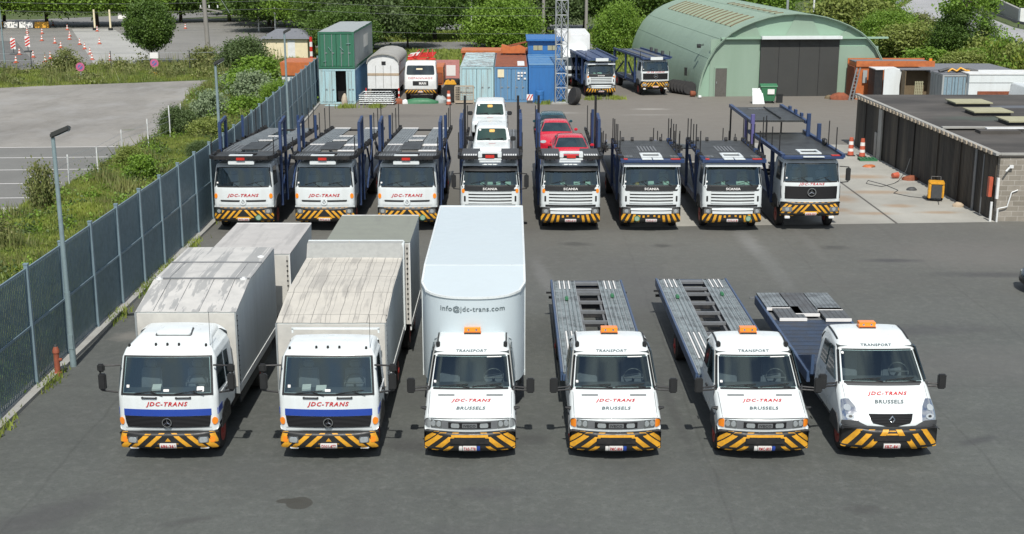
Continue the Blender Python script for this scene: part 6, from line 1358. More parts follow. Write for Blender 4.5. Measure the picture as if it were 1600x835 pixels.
def hpt(s, y, off):   # s in arc fraction
    Ls = [0]
    for a, c in zip(HP, HP[1:]): Ls.append(Ls[-1]+math.hypot(c[0]-a[0], c[1]-a[1]))
    q = s*Ls[-1]; x = float(np.interp(q, Ls, [p[0] for p in HP])); z = float(np.interp(q, Ls, [p[1] for p in HP]))
    nx, nz_ = (x-7.1)/7.1, z/6.0*1.1; l = math.hypot(nx, nz_); return (x+nx/l*off, y, z+nz_/l*off)
for (s0, s1, ya, yb) in ((.285, .375, 2.4, 29), (.44, .47, 1.5, 18)):
    b = MB().mat('hangar_strip'); ss = [s0+(s1-s0)*i/5 for i in range(6)]
    b.add([hpt(s, ya, .02) for s in ss]+[hpt(s, yb, .02) for s in ss]+[hpt(s, ya, -.05) for s in ss]+[hpt(s, yb, -.05) for s in ss], [(i, i+1, 7+i, 6+i) for i in range(5)]+[(12+i, 13+i, 1+i, i) for i in range(5)]+[(18+i, 19+i, 7+i, 6+i) for i in range(5)])
    b.mat('brown_rib'); y = ya+.2
    while y < yb:
        for i in range(5): b.bar(hpt(ss[i], y, .035), hpt(ss[i+1], y, .035), .34, .05)
        y += 1.75
    b.build('roof_light', rf, smooth=0)
for s in (.14, .22, .43, .57):
    part('sheet_joint', rf, 'hangar_green', lambda b: b.bar(hpt(s, .1, .004), hpt(s, L-.1, .004), .04, .03))
part('front_edge', rf, 'hangar_green', lambda b: [b.bar((p[0], -.03, p[1]), (q[0], -.03, q[1]), .06, .06) for p, q in zip(HP, HP[1:])])
b = MB().mat('hangar_light'); b.prism([(x, z) for x, z in inn if True], 'y', .35, .45)
w1 = b.build('front_wall', t, smooth=0)
part('front_wall_panel', w1, 'hangar_green', lambda b: b.box(.9, 4.5, .3, .34, 0, 4.15)); part('front_wall_panel', w1, 'hangar_green', lambda b: b.box(10.4, 13.3, .3, .34, 0, 3.6))
part('front_wall_panel', w1, 'hangar_green', lambda b: b.prism([(1.9, 4.2)]+[(x, z) for x, z in inn if 1.9 < x < 4.6]+[(4.6, 4.2)], 'y', .3, .34)); part('front_wall_panel', w1, 'hangar_green', lambda b: b.prism([(6.3, 4.2)]+[(x, z) for x, z in inn if 6.3 < x < 9]+[(9, 4.2)], 'y', .3, .34)); part('front_wall_panel', w1, 'hangar_green', lambda b: b.prism([(10.2, 4.2)]+[(x, z) for x, z in inn if 10.2 < x < 12.4]+[(12.4, 4.2)], 'y', .3, .34))
sd = part('sliding_door', t, 'hangar_door', lambda b: b.box(4.55, 10.35, .12, .22, 0, 4.15)); part('door_seam', sd, 'black_metal', lambda b: [b.box(x-.015, x+.015, .1, .12, 0, 4.15) for x in (5.9, 7.4, 8.9)])
part('door_track', t, 'hangar_light', lambda b: (b.box(1.6, 4.5, -.02, .3, 4.16, 4.28), b.box(10.4, 13.9, -.02, .3, 4.16, 4.28))); part('door_canopy', t, 'white_paint', lambda b: b.box(4.5, 10.4, -.35, .3, 4.16, 4.38), bevel=.01)
dd = part('side_door', t, 'door_grey', lambda b: b.box(1.3, 2.15, .24, .3, 0, 2.05)); part('door_handle', dd, 'galv', lambda b: b.box(1.38, 1.42, .2, .24, .95, 1.1)); part('door_frame', dd, 'hangar_green', lambda b: (b.box(1.22, 1.3, .22, .3, 0, 2.13), b.box(2.15, 2.23, .22, .3, 0, 2.13), b.box(1.3, 2.15, .22, .3, 2.05, 2.13)))
for x, y in ((.75, 2.0), (.95, 3.0)): part('flood_light', t, 'black_plastic', lambda b: (b.box(x-.5, x-.25, y-.15, y+.15, 3.4, 3.6), b.bar((x-.4, y, 3.5), (x, y, 3.6), .04)))
part('vent_box', t, 'black_plastic', lambda b: b.box(-.1, .06, 4.6, 4.9, 1.1, 1.7))
for k in range(6): # tyres leaning against the side
    y, x = 95.7+.33*k, 13.15-.2*k; o = MB().mat('tyre').lathe([(-.13, .3), (-.13, .46), (-.1, .5), (.1, .5), (.13, .46), (.13, .3)], (0, 0, 0), 'x', 20).build('tyre'); o.location = (x, y, .5); o.rotation_euler = (R(6*k), R(18), R(68+k*4)); tag(o, 'black tyre in the row of tyres leaning on the left side of the hangar', 'tyre', 'tyres leaning on the hangar')
for (x, y, sx, m, lab, nm) in ((13.25, 94.7, .22, 'rust', 'rusty scrap drum lying by the left corner of the hangar', 'scrap_drum'), (13.6, 93.6, .12, 'white_dull', 'small white bag on the ground by the corner of the hangar', 'bag')):
    o = MB().mat(m).lathe([(-sx, sx*.6), (-sx*.8, sx), (sx*.6, sx*.9), (sx, sx*.5)], (0, 0, 0), 'x', 12).build(nm, smooth=60); o.location = (x, y, sx); tag(o, lab, nm.replace('_', ' '))
t = thing('wheelie_bin', 'green wheeled rubbish bin with white notice in front of the hangar door', 'bin', (18.0, 91.0, 0))
part('body', t, 'bin_green', lambda b: b.hexa([(-.42, -.3, .15), (.42, -.3, .15), (.42, .3, .15), (-.42, .3, .15), (-.55, -.4, 1.15), (.55, -.4, 1.15), (.55, .4, 1.15), (-.55, .4, 1.15)]), bevel=.02); part('lid', t, 'bin_green', lambda b: b.prism([(-.45, 1.15), (.45, 1.15), (.4, 1.25), (0, 1.36), (-.4, 1.22)], 'x', -.6, .6), bevel=.02); part('notice', t, 'plate_white', lambda b: b.box(-.1, .38, -.42, -.36, .65, 1.0)); part('castor', t, 'black_plastic', lambda b: [b.cyl((x-.04, y, .09), (x+.04, y, .09), .09) for x in (-.38, .38) for y in (-.25, .25)])
b = MB().mat('galv'); b.hexa([(-.42, 0, 0), (.42, 0, 0), (.42, .04, 0), (-.42, .04, 0), (-.4, .5, 1.05), (.28, .5, 1.05), (.28, .54, 1.05), (-.4, .54, 1.05)]); o = b.build('metal_panel'); o.location = (17.25, 90.3, 0); tag(o, 'grey sheet metal panel leaning beside the green rubbish bin', 'panel')
b = MB().mat('black_plastic'); b.box(-.2, .2, -.15, .15, 0, .55); b.box(-.22, .22, -.17, .17, .55, .6); o = b.build('bucket_box'); o.location = (18.85, 91.1, 0); tag(o, 'small black box standing right of the green rubbish bin', 'box')

# ---------------------------------------------------------------- garage block on the right
t = thing('garage_block', 'long low black walled garage with felt roof and block end wall', 'building', (0, 0, 0))
gx = lambda y: 19.55-(y-51.3)*.024
b = MB().mat('tarred')
for (a, c) in ((51.5, 55.4), (55.4, 61.5), (61.5, 66.3), (67.0, 71.3)): b.hexa([(gx(a), a, 0), (gx(a)+.15, a, 0), (gx(c)+.15, c, 0), (gx(c), c, 0), (gx(a), a, 2.6), (gx(a)+.15, a, 2.6), (gx(c)+.15, c, 2.6), (gx(c), c, 2.6)])
b.mat('tarred')
for y in (55.4, 58.2, 61.5, 64, 66.3, 67.0, 69.5): b.box(gx(y)-.05, gx(y)+.02, y-.04, y+.04, 0, 2.6)
b.build('side_wall', t, smooth=0)
part('concrete_pier', t, 'concrete', lambda b: b.box(gx(66.6)-.12, gx(66.6)+.2, 66.35, 66.95, 0, 2.6)); part('pale_board', t, 'concrete', lambda b: b.box(gx(68)-.06, gx(68)-.01, 67.2, 67.6, 0, 1.3))
part('pale_stain_board', t, 'mid_grey', lambda b: (b.box(gx(53.6)-.03, gx(53.6)-.002, 53.5, 53.75, 0, 2.6), b.box(gx(52.7)-.03, gx(52.7)-.002, 52.7, 52.8, 0, 2.5)))
part('end_wall', t, 'blocks', lambda b: b.box(19.6, 44, 51.25, 51.5, 0, 2.62), smooth=0)
rr_ = part('roof', t, 'felt', lambda b: (b.hexa([(19.5, 51.2, 2.64), (44, 51.2, 2.64), (44, 58.4, 2.64), (19.35, 58.4, 2.64), (19.5, 51.2, 2.72), (44, 51.2, 2.72), (44, 58.4, 2.72), (19.35, 58.4, 2.72)]), b.hexa([(19.35, 58.4, 2.64), (44, 58.4, 2.64), (44, 71.4, 2.64), (19.0, 71.4, 2.64), (19.35, 58.4, 2.82), (44, 58.4, 2.82), (44, 71.4, 2.82), (19.0, 71.4, 2.82)])), smooth=0)
part('coping', rr_, 'concrete', lambda b: (b.bar((19.5, 51.2, 2.74), (19.02, 71.3, 2.86), .22, .1), b.bar((19.6, 51.28, 2.75), (44, 51.28, 2.75), .2, .08), b.bar((19.5, 58.3, 2.84), (44, 58.3, 2.84), .24, .08)))
part('coping_tile', rr_, 'stone_tan', lambda b: ([b.box(19.5-.024*(y-51.2)-.17, 19.5-.024*(y-51.2)-.1, y, y+.28, 2.68, 2.82) for y in np.arange(51.6, 71, .55)], b.bar((19.42, 51.3, 2.7), (18.95, 71.2, 2.72), .06, .03)))
for (x, y) in ((23.4, 66.8), (23.1, 63.2), (23.5, 59.8)): part('roof_board', rr_, 'sky_board', lambda b: (b.box(x-.75, x+1.15, y-.9, y+.8, 2.98, 3.04), b.mat('black_metal'), b.box(x-.65, x+1.05, y-.8, y+.7, 2.8, 2.975)))
part('roof_board', rr_, 'felt', lambda b: b.box(20.8, 22.6, 57.0, 57.7, 2.72, 2.86)); part('roof_board', rr_, 'white_dull', lambda b: (b.box(21.3, 23, 57.6, 57.9, 2.86, 2.9)))
part('wall_lamp', t, 'white_dull', lambda b: (b.box(19.95, 20.1, 51.1, 51.22, 2.2, 2.32), b.bar((19.95, 51.1, 2.25), (19.75, 50.95, 2.1), .05)))
part('extinguisher_box', t, 'cone_orange', lambda b: (b.box(19.35, 19.5, 51.55, 51.75, .95, 1.75), b.mat('white_dull'), b.box(19.5, 19.6, 51.1, 51.22, .95, 1.8)))
part('drain_pipe', t, 'white_dull', lambda b: (b.cyl((19.4, 51.25, 0), (19.4, 51.25, .8), .05), b.cyl((19.62, 51.12, 0), (19.62, 51.12, .55), .04), b.tube([(19.62, 51.12, .55), (20.0, 51.15, .62), (20.15, 51.2, 1.2), (20.4, 51.2, 1.3)], .025, 6)))
t = thing('compressor', 'yellow wheeled workshop machine with dark front beside the black garage wall', 'machine', (18.55, 55.6, 0), R(-15))
part('frame', t, 'yellow', lambda b: (b.prism([(-.3, .12), (.1, .12), (.35, .3), (.3, .82), (.1, .88), (-.3, .86)], 'x', -.32, -.2), b.box(-.32, .34, -.3, .3, .74, .86), b.box(.25, .34, -.3, .3, .15, .74)), bevel=.03); part('grille', t, 'dark_grey', lambda b: b.box(-.2, .25, -.32, .25, .14, .74), bevel=.02); part('handle', t, 'black_metal', lambda b: b.tube([(-.2, .25, .86), (-.2, .35, 1.0), (.2, .35, 1.0), (.2, .25, .86)], .02))
for x in (-.3, .3): wheel(t, x, .2, .11, .07)
def cone(label, x, y, h=.75, tall=False, group='traffic cones'):
    t = thing('traffic_cone', label, 'cone', (x, y, 0), 0, group)
    if ('cone', tall) in CR: me = CR[('cone', tall)]
    else:
        b = MB().mat('cone_orange')
        if tall: pr = [(.05, .17), (.25, .15), (.4, .14), (.6, .13), (.78, .115), (.98, .1)]; top_ = (1.0, .08)
        else: pr = [(.04, .15), (.2, .12), (.33, .095), (.46, .07), (.6, .045), (.7, .03)]; top_ = (.72, .02)
        for k, (p, q) in enumerate(zip(pr, pr[1:])): b.mat('cone_orange' if k % 2 == 0 else 'plate_white'); b.cyl((0, 0, p[0]), (0, 0, q[0]), p[1], q[1], 12)
        c = b.build('body', t); b = MB().mat('cone_orange' if not tall else 'black_plastic'); b.box(-.2, .2, -.2, .2, 0, .05); f = b.build('foot', t); CR[('cone', tall)] = me = (c.data, f.data); return t
    for nm, d_ in zip(('body', 'foot'), me): o = bpy.data.objects.new(nm, d_); COL.objects.link(o); o.parent = t
    return t
cone('red and white marker cone by the garage, left one of the pair', 17.95, 67.8, tall=True); cone('red and white marker cone against the pallet, right one of the pair', 18.45, 67.4, tall=True)
def blobthing(nm, lab, cat, x, y, w_, d_, h, m, rz=0, seed=1):
    rg = random.Random(seed); b = MB().mat(m); n = 9
    rings = []
    for zf, k in ((0, 1), (.45, .95), (.8, .7), (1, .35)): rings.append([(math.cos(2*math.pi*i/n)*w_/2*k*rg.uniform(.8, 1.1), math.sin(2*math.pi*i/n)*d_/2*k*rg.uniform(.8, 1.1), h*zf*rg.uniform(.9, 1.1)) for i in range(n)])
    b.add([p for r_ in rings for p in r_], [(k*n+i, k*n+(i+1) % n, (k+1)*n+(i+1) % n, (k+1)*n+i) for k in range(3) for i in range(n)]+[tuple(range(3*n, 4*n))])
    o = b.build(nm, smooth=50); o.location = (x, y, 0); o.rotation_euler.z = rz; return tag(o, lab, cat)
def pallet(label, x, y, z, w_=1.0, d_=.8, rz=0, m='timber', n=5):
    t = thing('pallet', label, 'pallet', (x, y, z), rz); part('top_boards', t, m, lambda b: [b.box(-w_/2+k*w_/n, -w_/2+(k+.7)*w_/n, -d_/2, d_/2, .1, .13) for k in range(n)]); part('bearers', t, m, lambda b: [b.box(-w_/2, w_/2, yy-.04, yy+.04, 0, .095) for yy in (-d_/2+.05, 0, d_/2-.05)]); return t
pallet('mossy green pallet on the concrete under the marker cones', 18.45, 66.3, 0, .9, .6, 0, 'bin_green')
blobthing('rag_heap', 'orange rags on the concrete beside the garage wall near the marker cones', 'rags', 18.0, 64.3, .7, .5, .12, 'orange_paint', 0, 3)
t = thing('orange_bucket', 'orange bucket lying on its side by the garage wall', 'bucket', (18.35, 61.0, .16), R(20)); part('shell', t, 'cone_orange', lambda b: b.lathe([(-.15, .11), (.15, .15)], (0, 0, 0), 'x', 14)); part('handle', t, 'galv', lambda b: b.tube([(.15, -.15, 0), (.24, -.1, .02), (.24, .1, .02), (.15, .15, 0)], .01, 4))
blobthing('scrap_heap', 'dark red scrap heap by the garage wall beside the orange bucket', 'scrap', 18.95, 60.6, .8, .5, .22, 'rust', 0, 5); blobthing('tool_heap', 'small dark heap of tools on the concrete left of the yellow machine', 'tools', 18.25, 58.0, .5, .35, .15, 'dark_grey', 0, 6); blobthing('tan_sack', 'tan sack lying between the yellow machine and the end of the garage', 'sack', 19.1, 54.2, .5, .3, .2, 'timber', R(-20), 8)
o = MB().mat('dark_grey').tube([(18.8, 60.3, 1.1), (18.6, 60.2, .5), (18.3, 60.2, .05), (17.9, 59.6, .02), (17.1, 58.8, .02), (16.6, 59.6, .02), (16.9, 60.4, .02), (17.4, 59.2, .02), (17.6, 57.9, .02), (17.2, 57.2, .02), (17.7, 56.4, .02), (18.3, 56.0, .02), (18.6, 55.3, .02), (18.4, 54.6, .02)], .015).build('air_hose'); tag(o, 'thin dark air hose curling over the concrete beside the garage', 'hose')

# ---------------------------------------------------------------- containers
def container(label, x0, x1, y0, L, z0, h, m, roof, front=None, side=None, doors=True, open_=False, group=None, name='shipping_container'):
    w_ = x1-x0; t = thing(name, label, 'container', ((x0+x1)/2, y0, z0), 0, group); k = w_/2; side = side or m
    b = MB().mat(side); n = int(L/.28)
    for sg in (-1, 1):
        for i in range(n): y = .1+(L-.2)*i/n; b.box(*sorted((sg*(k-.06), sg*(k-.03+.03*(i % 2)))), y, y+(L-.2)/n, .12, h-.1)
    b.box(-k+.05, k-.05, L-.08, L-.02, .12, h-.1); b.build('side_wall', t, smooth=0)
    b = MB().mat(m)
    for sx in (-1, 1):
        for y in (0, L-.12): b.box(*sorted((sx*(k-.12), sx*(k+.004))), y, y+.12, 0, h)
        b.box(*sorted((sx*(k-.1), sx*(k+.002))), .12, L-.12, 0, .14); b.box(*sorted((sx*(k-.1), sx*(k+.002))), .12, L-.12, h-.12, h-.01)
    b.box(-k+.12, k-.12, 0, .1, 0, .13); b.box(-k+.12, k-.12, 0, .1, h-.12, h-.002); b.build('frame', t, bevel=.008)
    b = MB().mat(roof); nn = int(L/.5); vs = []
    for j in range(nn+1):
        for i in range(9): vs.append((-k+.02+(w_-.04)*i/8, .02+(L-.04)*j/nn, h+.01+random.uniform(0, .025)))
    b.add(vs, [(j*9+i, j*9+i+1, (j+1)*9+i+1, (j+1)*9+i) for j in range(nn) for i in range(8)]); b.build('roof', t, smooth=50)
    f = front or m
    if doors:
        for sg in (-1, 1):
            a, c = sorted((sg*.015, sg*(k-.13))); y = .04
            if open_: a, c = ((-k+.1, -k+.1+(k-.2)) if sg < 0 else (k-.62, k-.1)); y = -.02
            b = MB().mat(f); b.box(a, c, y, y+.05, .15, h-.14)
            for q in range(4): xx = a+(c-a)*(q+.5)/4; b.box(xx-.05, xx+.05, y-.02, y, .2, h-.2)
            d_ = b.build('door', t, smooth=0)
            b = MB().mat('galv')
            for q in (.3, .75): xx = a+(c-a)*q; b.cyl((xx, y-.05, .15), (xx, y-.05, h-.15), .02, n=6); b.box(xx-.02, xx+.15, y-.07, y-.05, h*.42, h*.42+.05)
            b.build('locking_bar', d_)
        if open_: part('dark_lining', t, 'black_metal', lambda b: b.box(-k+.1, k-.1, 1.2, 1.25, .1, h-.1))  # black sheet standing in for the shade inside the ajar container
    return t
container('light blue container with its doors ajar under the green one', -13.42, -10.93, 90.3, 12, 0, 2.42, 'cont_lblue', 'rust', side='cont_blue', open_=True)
tg = container('green container with grey side stacked on the light blue one', -13.42, -10.93, 90.3, 12, 2.46, 2.5, 'cont_green', 'cont_grey', side='cont_grey')
part('scrape_mark', tg, 'cont_lblue', lambda b: [b.bar(p, q, .06, .01) for p, q in (((-.55, -.03, 1.5), (-.35, -.03, 1.2)), ((.25, -.03, 1.5), (.5, -.03, 1.25)), ((.7, -.03, 1.7), (1.0, -.03, 1.72)), ((-.9, -.03, .5), (-.7, -.03, .52)))])
part('side_marking', tg, 'plate_white', lambda b: [b.box(1.25, 1.258, 6.0+k*.7, 6.4+k*.7, 1.0, 1.9) for k in range(4)])
blobthing('rubbish_heap', 'brown rubbish heap showing between the ajar container doors', 'rubbish', -11.7, 90.15, .5, .5, .7, 'stone_tan', 0, 11)
o = MB().mat('cont_lblue').box(-.6, .5, -.3, .3, .0, .03).build('fallen_sheet'); o.location = (-12.3, 89.4, 0); o.rotation_euler.z = R(-15); tag(o, 'light blue metal sheet lying on the ground before the ajar container', 'sheet')
container('light blue container with peeling roof, left of the rusty roofed one', -3.66, -1.32, 91.4, 12, 0, 2.47, 'cont_lblue', 'peeling')
tb = container('mid blue container with rusty brown roof and yellowish notice', -1.22, 1.1, 91.4, 12, 0, 2.47, 'cont_blue', 'rust')
part('notice', tb, 'cream', lambda b: b.box(-.95, -.5, -.03, -.01, 1.75, 2.3)); part('roof_patch', tb, 'white_dull', lambda b: b.box(.45, .95, .6, 4, 2.5, 2.53)); part('faded_marking', tb, 'plate_white', lambda b: [b.box(.45+.22*k, .6+.22*k, -.035, -.02, 2.0-.2*j, 2.12-.2*j) for k in range(3) for j in range(3) if (k*j) % 4 != 2])
tt = container('bright blue plain fronted container behind the lattice mast', 1.18, 3.75, 91.2, 8.8, 0, 2.6, 'cont_bright', 'cont_blue', doors=False); part('front_wall', tt, 'cont_bright', lambda b: b.box(-1.2, 1.2, .02, .08, .1, 2.5)); part('roof_rib', tt, 'cont_bright', lambda b: [b.box(-1.25, 1.25, y, y+.05, 2.6, 2.66) for y in (1.5, 3, 4.5, 6, 7.5)])
t = thing('site_cabin', 'blue cabin with a band of small windows behind the bright blue container', 'cabin', (2.55, 100.6, 0)); part('wall', t, 'cont_bright', lambda b: b.box(-1.3, 1.3, 0, 5, 0, 3.6)); part('roof', t, 'cont_bright', lambda b: b.box(-1.45, 1.45, -.3, 5.2, 3.6, 3.75), bevel=.02)
for x in (-.9, .2): part('window', t, 'sky_board', lambda b: (b.box(x, x+.7, -.03, .02, 2.9, 3.25), b.mat('black_metal'), b.box(x+.33, x+.37, -.035, -.031, 2.9, 3.25)))
t = thing('flat_rack', 'rust red steel flat rack lying crosswise behind the blue containers', 'container', (-1.8, 104.6, 0)); part('body', t, 'rust', lambda b: b.box(-2.2, 3.2, 0, 3, 0, 2.35)); part('rail', t, 'orange_paint', lambda b: (b.box(-2.3, 3.3, -.1, 3.1, 2.35, 2.55)))
t = thing('board_fence', 'faded pink hoarding with white panel between the breakdown lorry and the containers', 'board', (-4.9, 99, 0)); part('board', t, 'faded_pink', lambda b: b.box(-.9, .9, 0, .06, .9, 2.3)); part('white_panel', t, 'plate_white', lambda b: b.box(-.1, .6, -.02, 0, 1.1, 1.9)); part('post', t, 'rust', lambda b: b.box(-.85, -.75, .06, .16, 0, 2.3)); part('post', t, 'rust', lambda b: b.box(.75, .85, .06, .16, 0, 2.3))
t = thing('rusty_machine', 'rusty red machine part lying on the container roofs beside the big round bush', 'machine', (.1, 101.0, 2.5)); part('body', t, 'orange_paint', lambda b: b.prism([(-1.0, .1), (.9, .1), (1.0, .5), (.5, .75), (-.2, .6), (-.9, .8)], 'y', 0, .8), bevel=.04); part('leg', t, 'rust', lambda b: (b.box(-.8, -.6, .1, .3, 0, .3), b.box(.5, .7, .1, .3, 0, .3), b.bar((-.7, .4, .6), (1.1, .4, 1.0), .12)))
o = MB().mat('cont_bright').lathe([(0, .28), (.02, .3), (.3, .29), (.32, .305), (.6, .29), (.62, .305), (.86, .3), (.88, .27)], (0, 0, 0), 'z', 20).build('oil_drum'); o.location = (1.95, 90.7, 0); tag(o, 'blue drum standing in front of the bright blue container', 'drum')
t = thing('striped_board', 'small red and white striped board on the ground left of the blue drum', 'sign', (1.25, 90.8, 0)); part('board', t, 'plate_white', lambda b: b.box(-.22, .22, -.02, .02, .2, .62)); part('stripe', t, 'red_paint', lambda b: [b.bar((x, -.025, .22), (x+.2, -.025, .6), .07, .01, up=(0, 1, 0)) for x in (-.2, 0)]); part('foot', t, 'dark_grey', lambda b: b.box(-.2, .2, -.12, .12, 0, .2))
t = thing('lattice_mast', 'tall galvanised lattice mast in front of the bright blue container', 'mast', (3.45, 90.9, 0)); k = .42
part('leg', t, 'galv', lambda b: b.cyl((-k, -k, 0), (-k, -k, 12), .045, n=8)); part('leg', t, 'galv', lambda b: b.cyl((k, -k, 0), (k, -k, 12), .045, n=8)); part('leg', t, 'galv', lambda b: b.cyl((0, k, 0), (0, k, 12), .045, n=8))
P3 = [(-k, -k), (k, -k), (0, k)]
part('bracing', t, 'galv', lambda b: [(b.cyl((*P3[j], z), (*P3[(j+1) % 3], z), .022, n=5), b.cyl((*P3[j], z), (*P3[(j+1) % 3], z+1.0), .018, n=5), b.cyl((*P3[(j+1) % 3], z), (*P3[j], z+1.0), .018, n=5)) for z in np.arange(.1, 11.9, 1.0) for j in range(3)]); part('footing', t, 'concrete', lambda b: b.box(-.7, .7, -.7, .7, 0, .06)); part('cabinet', t, 'white_dull', lambda b: b.box(.46, .6, -.45, -.3, 4.2, 5.0))
o = MB().mat('tyre').lathe([(-.2, .35), (-.2, .58), (-.15, .62), (.15, .62), (.2, .58), (.2, .35)], (0, 0, 0), 'x', 22).build('big_tyre'); o.location = (4.35, 89.9, .6); o.rotation_euler = (0, R(14), R(25)); tag(o, 'large black tyre leaning beside the foot of the lattice mast', 'tyre')
o = MB().mat('white_dull').box(-.35, .35, -.2, .2, .5, .8).box(-.3, .3, -.15, .15, 0, .5).build('white_tank', bevel=.05); o.location = (4.2, 91.4, 0.1); tag(o, 'small white tank behind the large black tyre', 'tank')
# living wagon
t = thing('living_wagon', 'old pale wagon with curved roof and orange band', 'wagon', (-9.25, 93.2, 0)); w_ = 1.12
arc = [(-w_, 2.55), (-w_*.93, 2.85), (-w_*.7, 3.08), (-w_*.35, 3.2), (0, 3.24), (w_*.35, 3.2), (w_*.7, 3.08), (w_*.93, 2.85), (w_, 2.55)]
part('body', t, 'white_dull', lambda b: b.prism([(-w_, .75)]+arc+[(w_, .75)], 'y', 0, 7), smooth=50); part('roof', t, 'concrete', lambda b: b.prism([(x*1.05, z+.03) for x, z in arc]+[(x*1.02, z-.05) for x, z in arc[::-1]], 'y', -.15, 7.2), smooth=50)
part('orange_band', t, 'timber', lambda b: (b.mat('timber'), b.box(-w_-.005, w_+.005, -.015, 7.01, 1.68, 1.86))); part('window', t, 'black_metal', lambda b: b.box(-.1, .2, -.03, 0, 2.45, 2.7)); part('door_gap', t, 'dark_grey', lambda b: [b.box(x, x+.02, -.02, 0, .8, 2.4) for x in (-.55, 0, .55)])
part('chassis', t, 'chassis', lambda b: (b.box(-.8, .8, .1, 6.8, .55, .75), b.bar((-.5, .1, .6), (0, -1.5, .4), .1), b.bar((.5, .1, .6), (0, -1.5, .4), .1)))
for y in (1.2, 5.6):
    for x in (-.85, .85): wheel(t, x, y, .4, .22)
t = thing('barrier_stack', 'stack of grey steel crowd barriers lying in front of the old wagon', 'barriers', (-9.4, 90.0, 0))
for k in range(5): part('barrier', t, 'galv', lambda b: (b.tube([(-1.2, -.4, .12+.14*k), (1.2, -.4, .12+.14*k), (1.35-.1*k, .6, .2+.16*k), (-1.0, .6, .2+.16*k), (-1.2, -.4, .12+.14*k)], .03), [b.cyl((x, -.4, .12+.14*k), (x+.15, .6, .2+.16*k), .014, n=5) for x in np.arange(-1.1, 1.2, .22)]))
for x in (-10.25, -7.95): t = thing('striped_post', 'red and white striped post by the stacked barriers, '+('left' if x < -9 else 'right')+' one', 'post', (x, 90.9, 0)); part('shaft', t, 'plate_white', lambda b: [(b.mat('plate_white' if k % 2 else 'red_paint'), b.cyl((0, 0, .05+k*.2), (0, 0, .25+k*.2), .05)) for k in range(5)]); part('foot', t, 'dark_grey', lambda b: b.box(-.15, .15, -.15, .15, 0, .06))
blobthing('scrap_heap', 'rusty scrap heap between the barrier stack and the old breakdown lorry', 'scrap', -8.0, 90.6, 1.0, .6, .35, 'rust', 0, 21)
# old breakdown lorry
t = thing('breakdown_lorry', 'old white breakdown lorry with red lattice crane behind its cab', 'truck', (-6.5, 92.0, 0))
sh = Shell([(.2, .75), (.03, .8), (.02, 1.4), (.12, 1.9), (.3, 2.6), (.45, 2.74), (1.6, 2.76), (1.7, 2.6), (1.72, .8)], [(0, 1.15), (1.9, 1.14), (2.8, 1.05)], .1, .08, .02, .07)
b = MB().mat('white_dull'); sh.body(b); cab = b.build('cab', t, smooth=38)
b = MB().mat('glass'); sh.rrect(b, sh.sz(1.85), sh.sz(2.5), (-1.0, 1.0), (-.95, .95), .1, .004, .006); b.build('windscreen', cab); b = MB().mat('cream'); sh.rrect(b, sh.sz(2.2), sh.sz(2.3), (-.3, .15), r=.03, off=.012, th=.003, n=4); b.build('sticker', cab)
b = MB().mat(RED); sh.text(b, 'DEPANNAGE', 0, sh.sz(1.62), 1.7, .13, 0, .0); b.build('lettering', cab, smooth=0); b = MB().mat('black_plastic'); sh.rrect(b, sh.sz(1.1), sh.sz(1.42), (-.55, .55), r=.02, off=.004, th=.006); b.build('grille', cab); b = MB().mat('plate_white'); sh.text(b, 'MAN', .15, sh.sz(1.26), .5, .18, 0, .04, .016); b.build('lettering', cab, smooth=0)
chevron_bumper(cab, 1.15, .55, .85, -.06, .1, [(x, .1, .9, 0, 1) for x in (.1, .32, .54, .76, .98)], 'RK-219')
for sg in (-1, 1): b = MB().mat('glass'); sh.side(b, sg, [(.4, 1.85), (1.3, 1.85), (1.3, 2.5), (.6, 2.5)]); b.build('side_window', cab)
truck_chassis(t, 1, 6.5, .4, ((1.2, 1), (5, 2)), 1.1, .45)
cr2 = part('crane', t, 'red_paint', lambda b: ([b.bar((x, 2.0, 2.6), (x*.4, 1.2, 3.25), .08) for x in (-.9, .9)], [b.bar((x, 1.9, 2.85), (x*.6, 6.5, 3.1), .07) for x in (-.8, .8, -.3, .3)], [b.bar((-.8+.0*k, 2+k*.6, 2.9), (.8, 2.5+k*.6, 2.95), .06) for k in range(7)], b.bar((-1, 1.6, 2.85), (1.0, 1.6, 2.85), .12), b.box(-1.0, -.4, 2.0, 3.0, 2.8, 3.05)))
part('crane_mesh', cr2, 'white_dull', lambda b: [b.bar((-1.0, 1.8+.3*k, 3.0), (-.3, 1.8+.3*k, 3.1), .03) for k in range(10)])
part('side_locker', t, 'orange_paint', lambda b: (b.box(.7, 1.5, 2.2, 5.8, .9, 2.2), b.mat('rust'), b.box(.8, 1.45, 2.15, 2.2, 1.0, 1.8)), bevel=.03)
for k, (x, y, w2, d2, h, m, lab) in enumerate(((-6.4, 90.7, 2.6, .7, .35, 'bin_green', 'rolled dark green tarpaulin lying in front of the breakdown lorry'), (-5.0, 91.0, .9, .7, .5, 'cont_grey', 'grey bundle at the right front corner of the breakdown lorry'), (-7.5, 90.5, .5, .4, .3, 'white_dull', 'pale bag at the left end of the rolled tarpaulin'))): blobthing(('tarpaulin', 'bundle', 'bag')[k], lab, ('tarpaulin', 'bundle', 'bag')[k], x, y, w2, d2, h, m, 0, 30+k)
for k in range(5): # black tyre pile
    o = MB().mat('tyre').lathe([(-.15, .3), (-.15, .5), (-.1, .55), (.1, .55), (.15, .5), (.15, .3)], (0, 0, 0), 'z', 20).build('tyre'); o.location = (-4.25+.05*(k % 2), 92.2, .16+.31*k); tag(o, 'black tyre in the tall pile between the breakdown lorry and the light blue container', 'tyre', 'piled tyres')
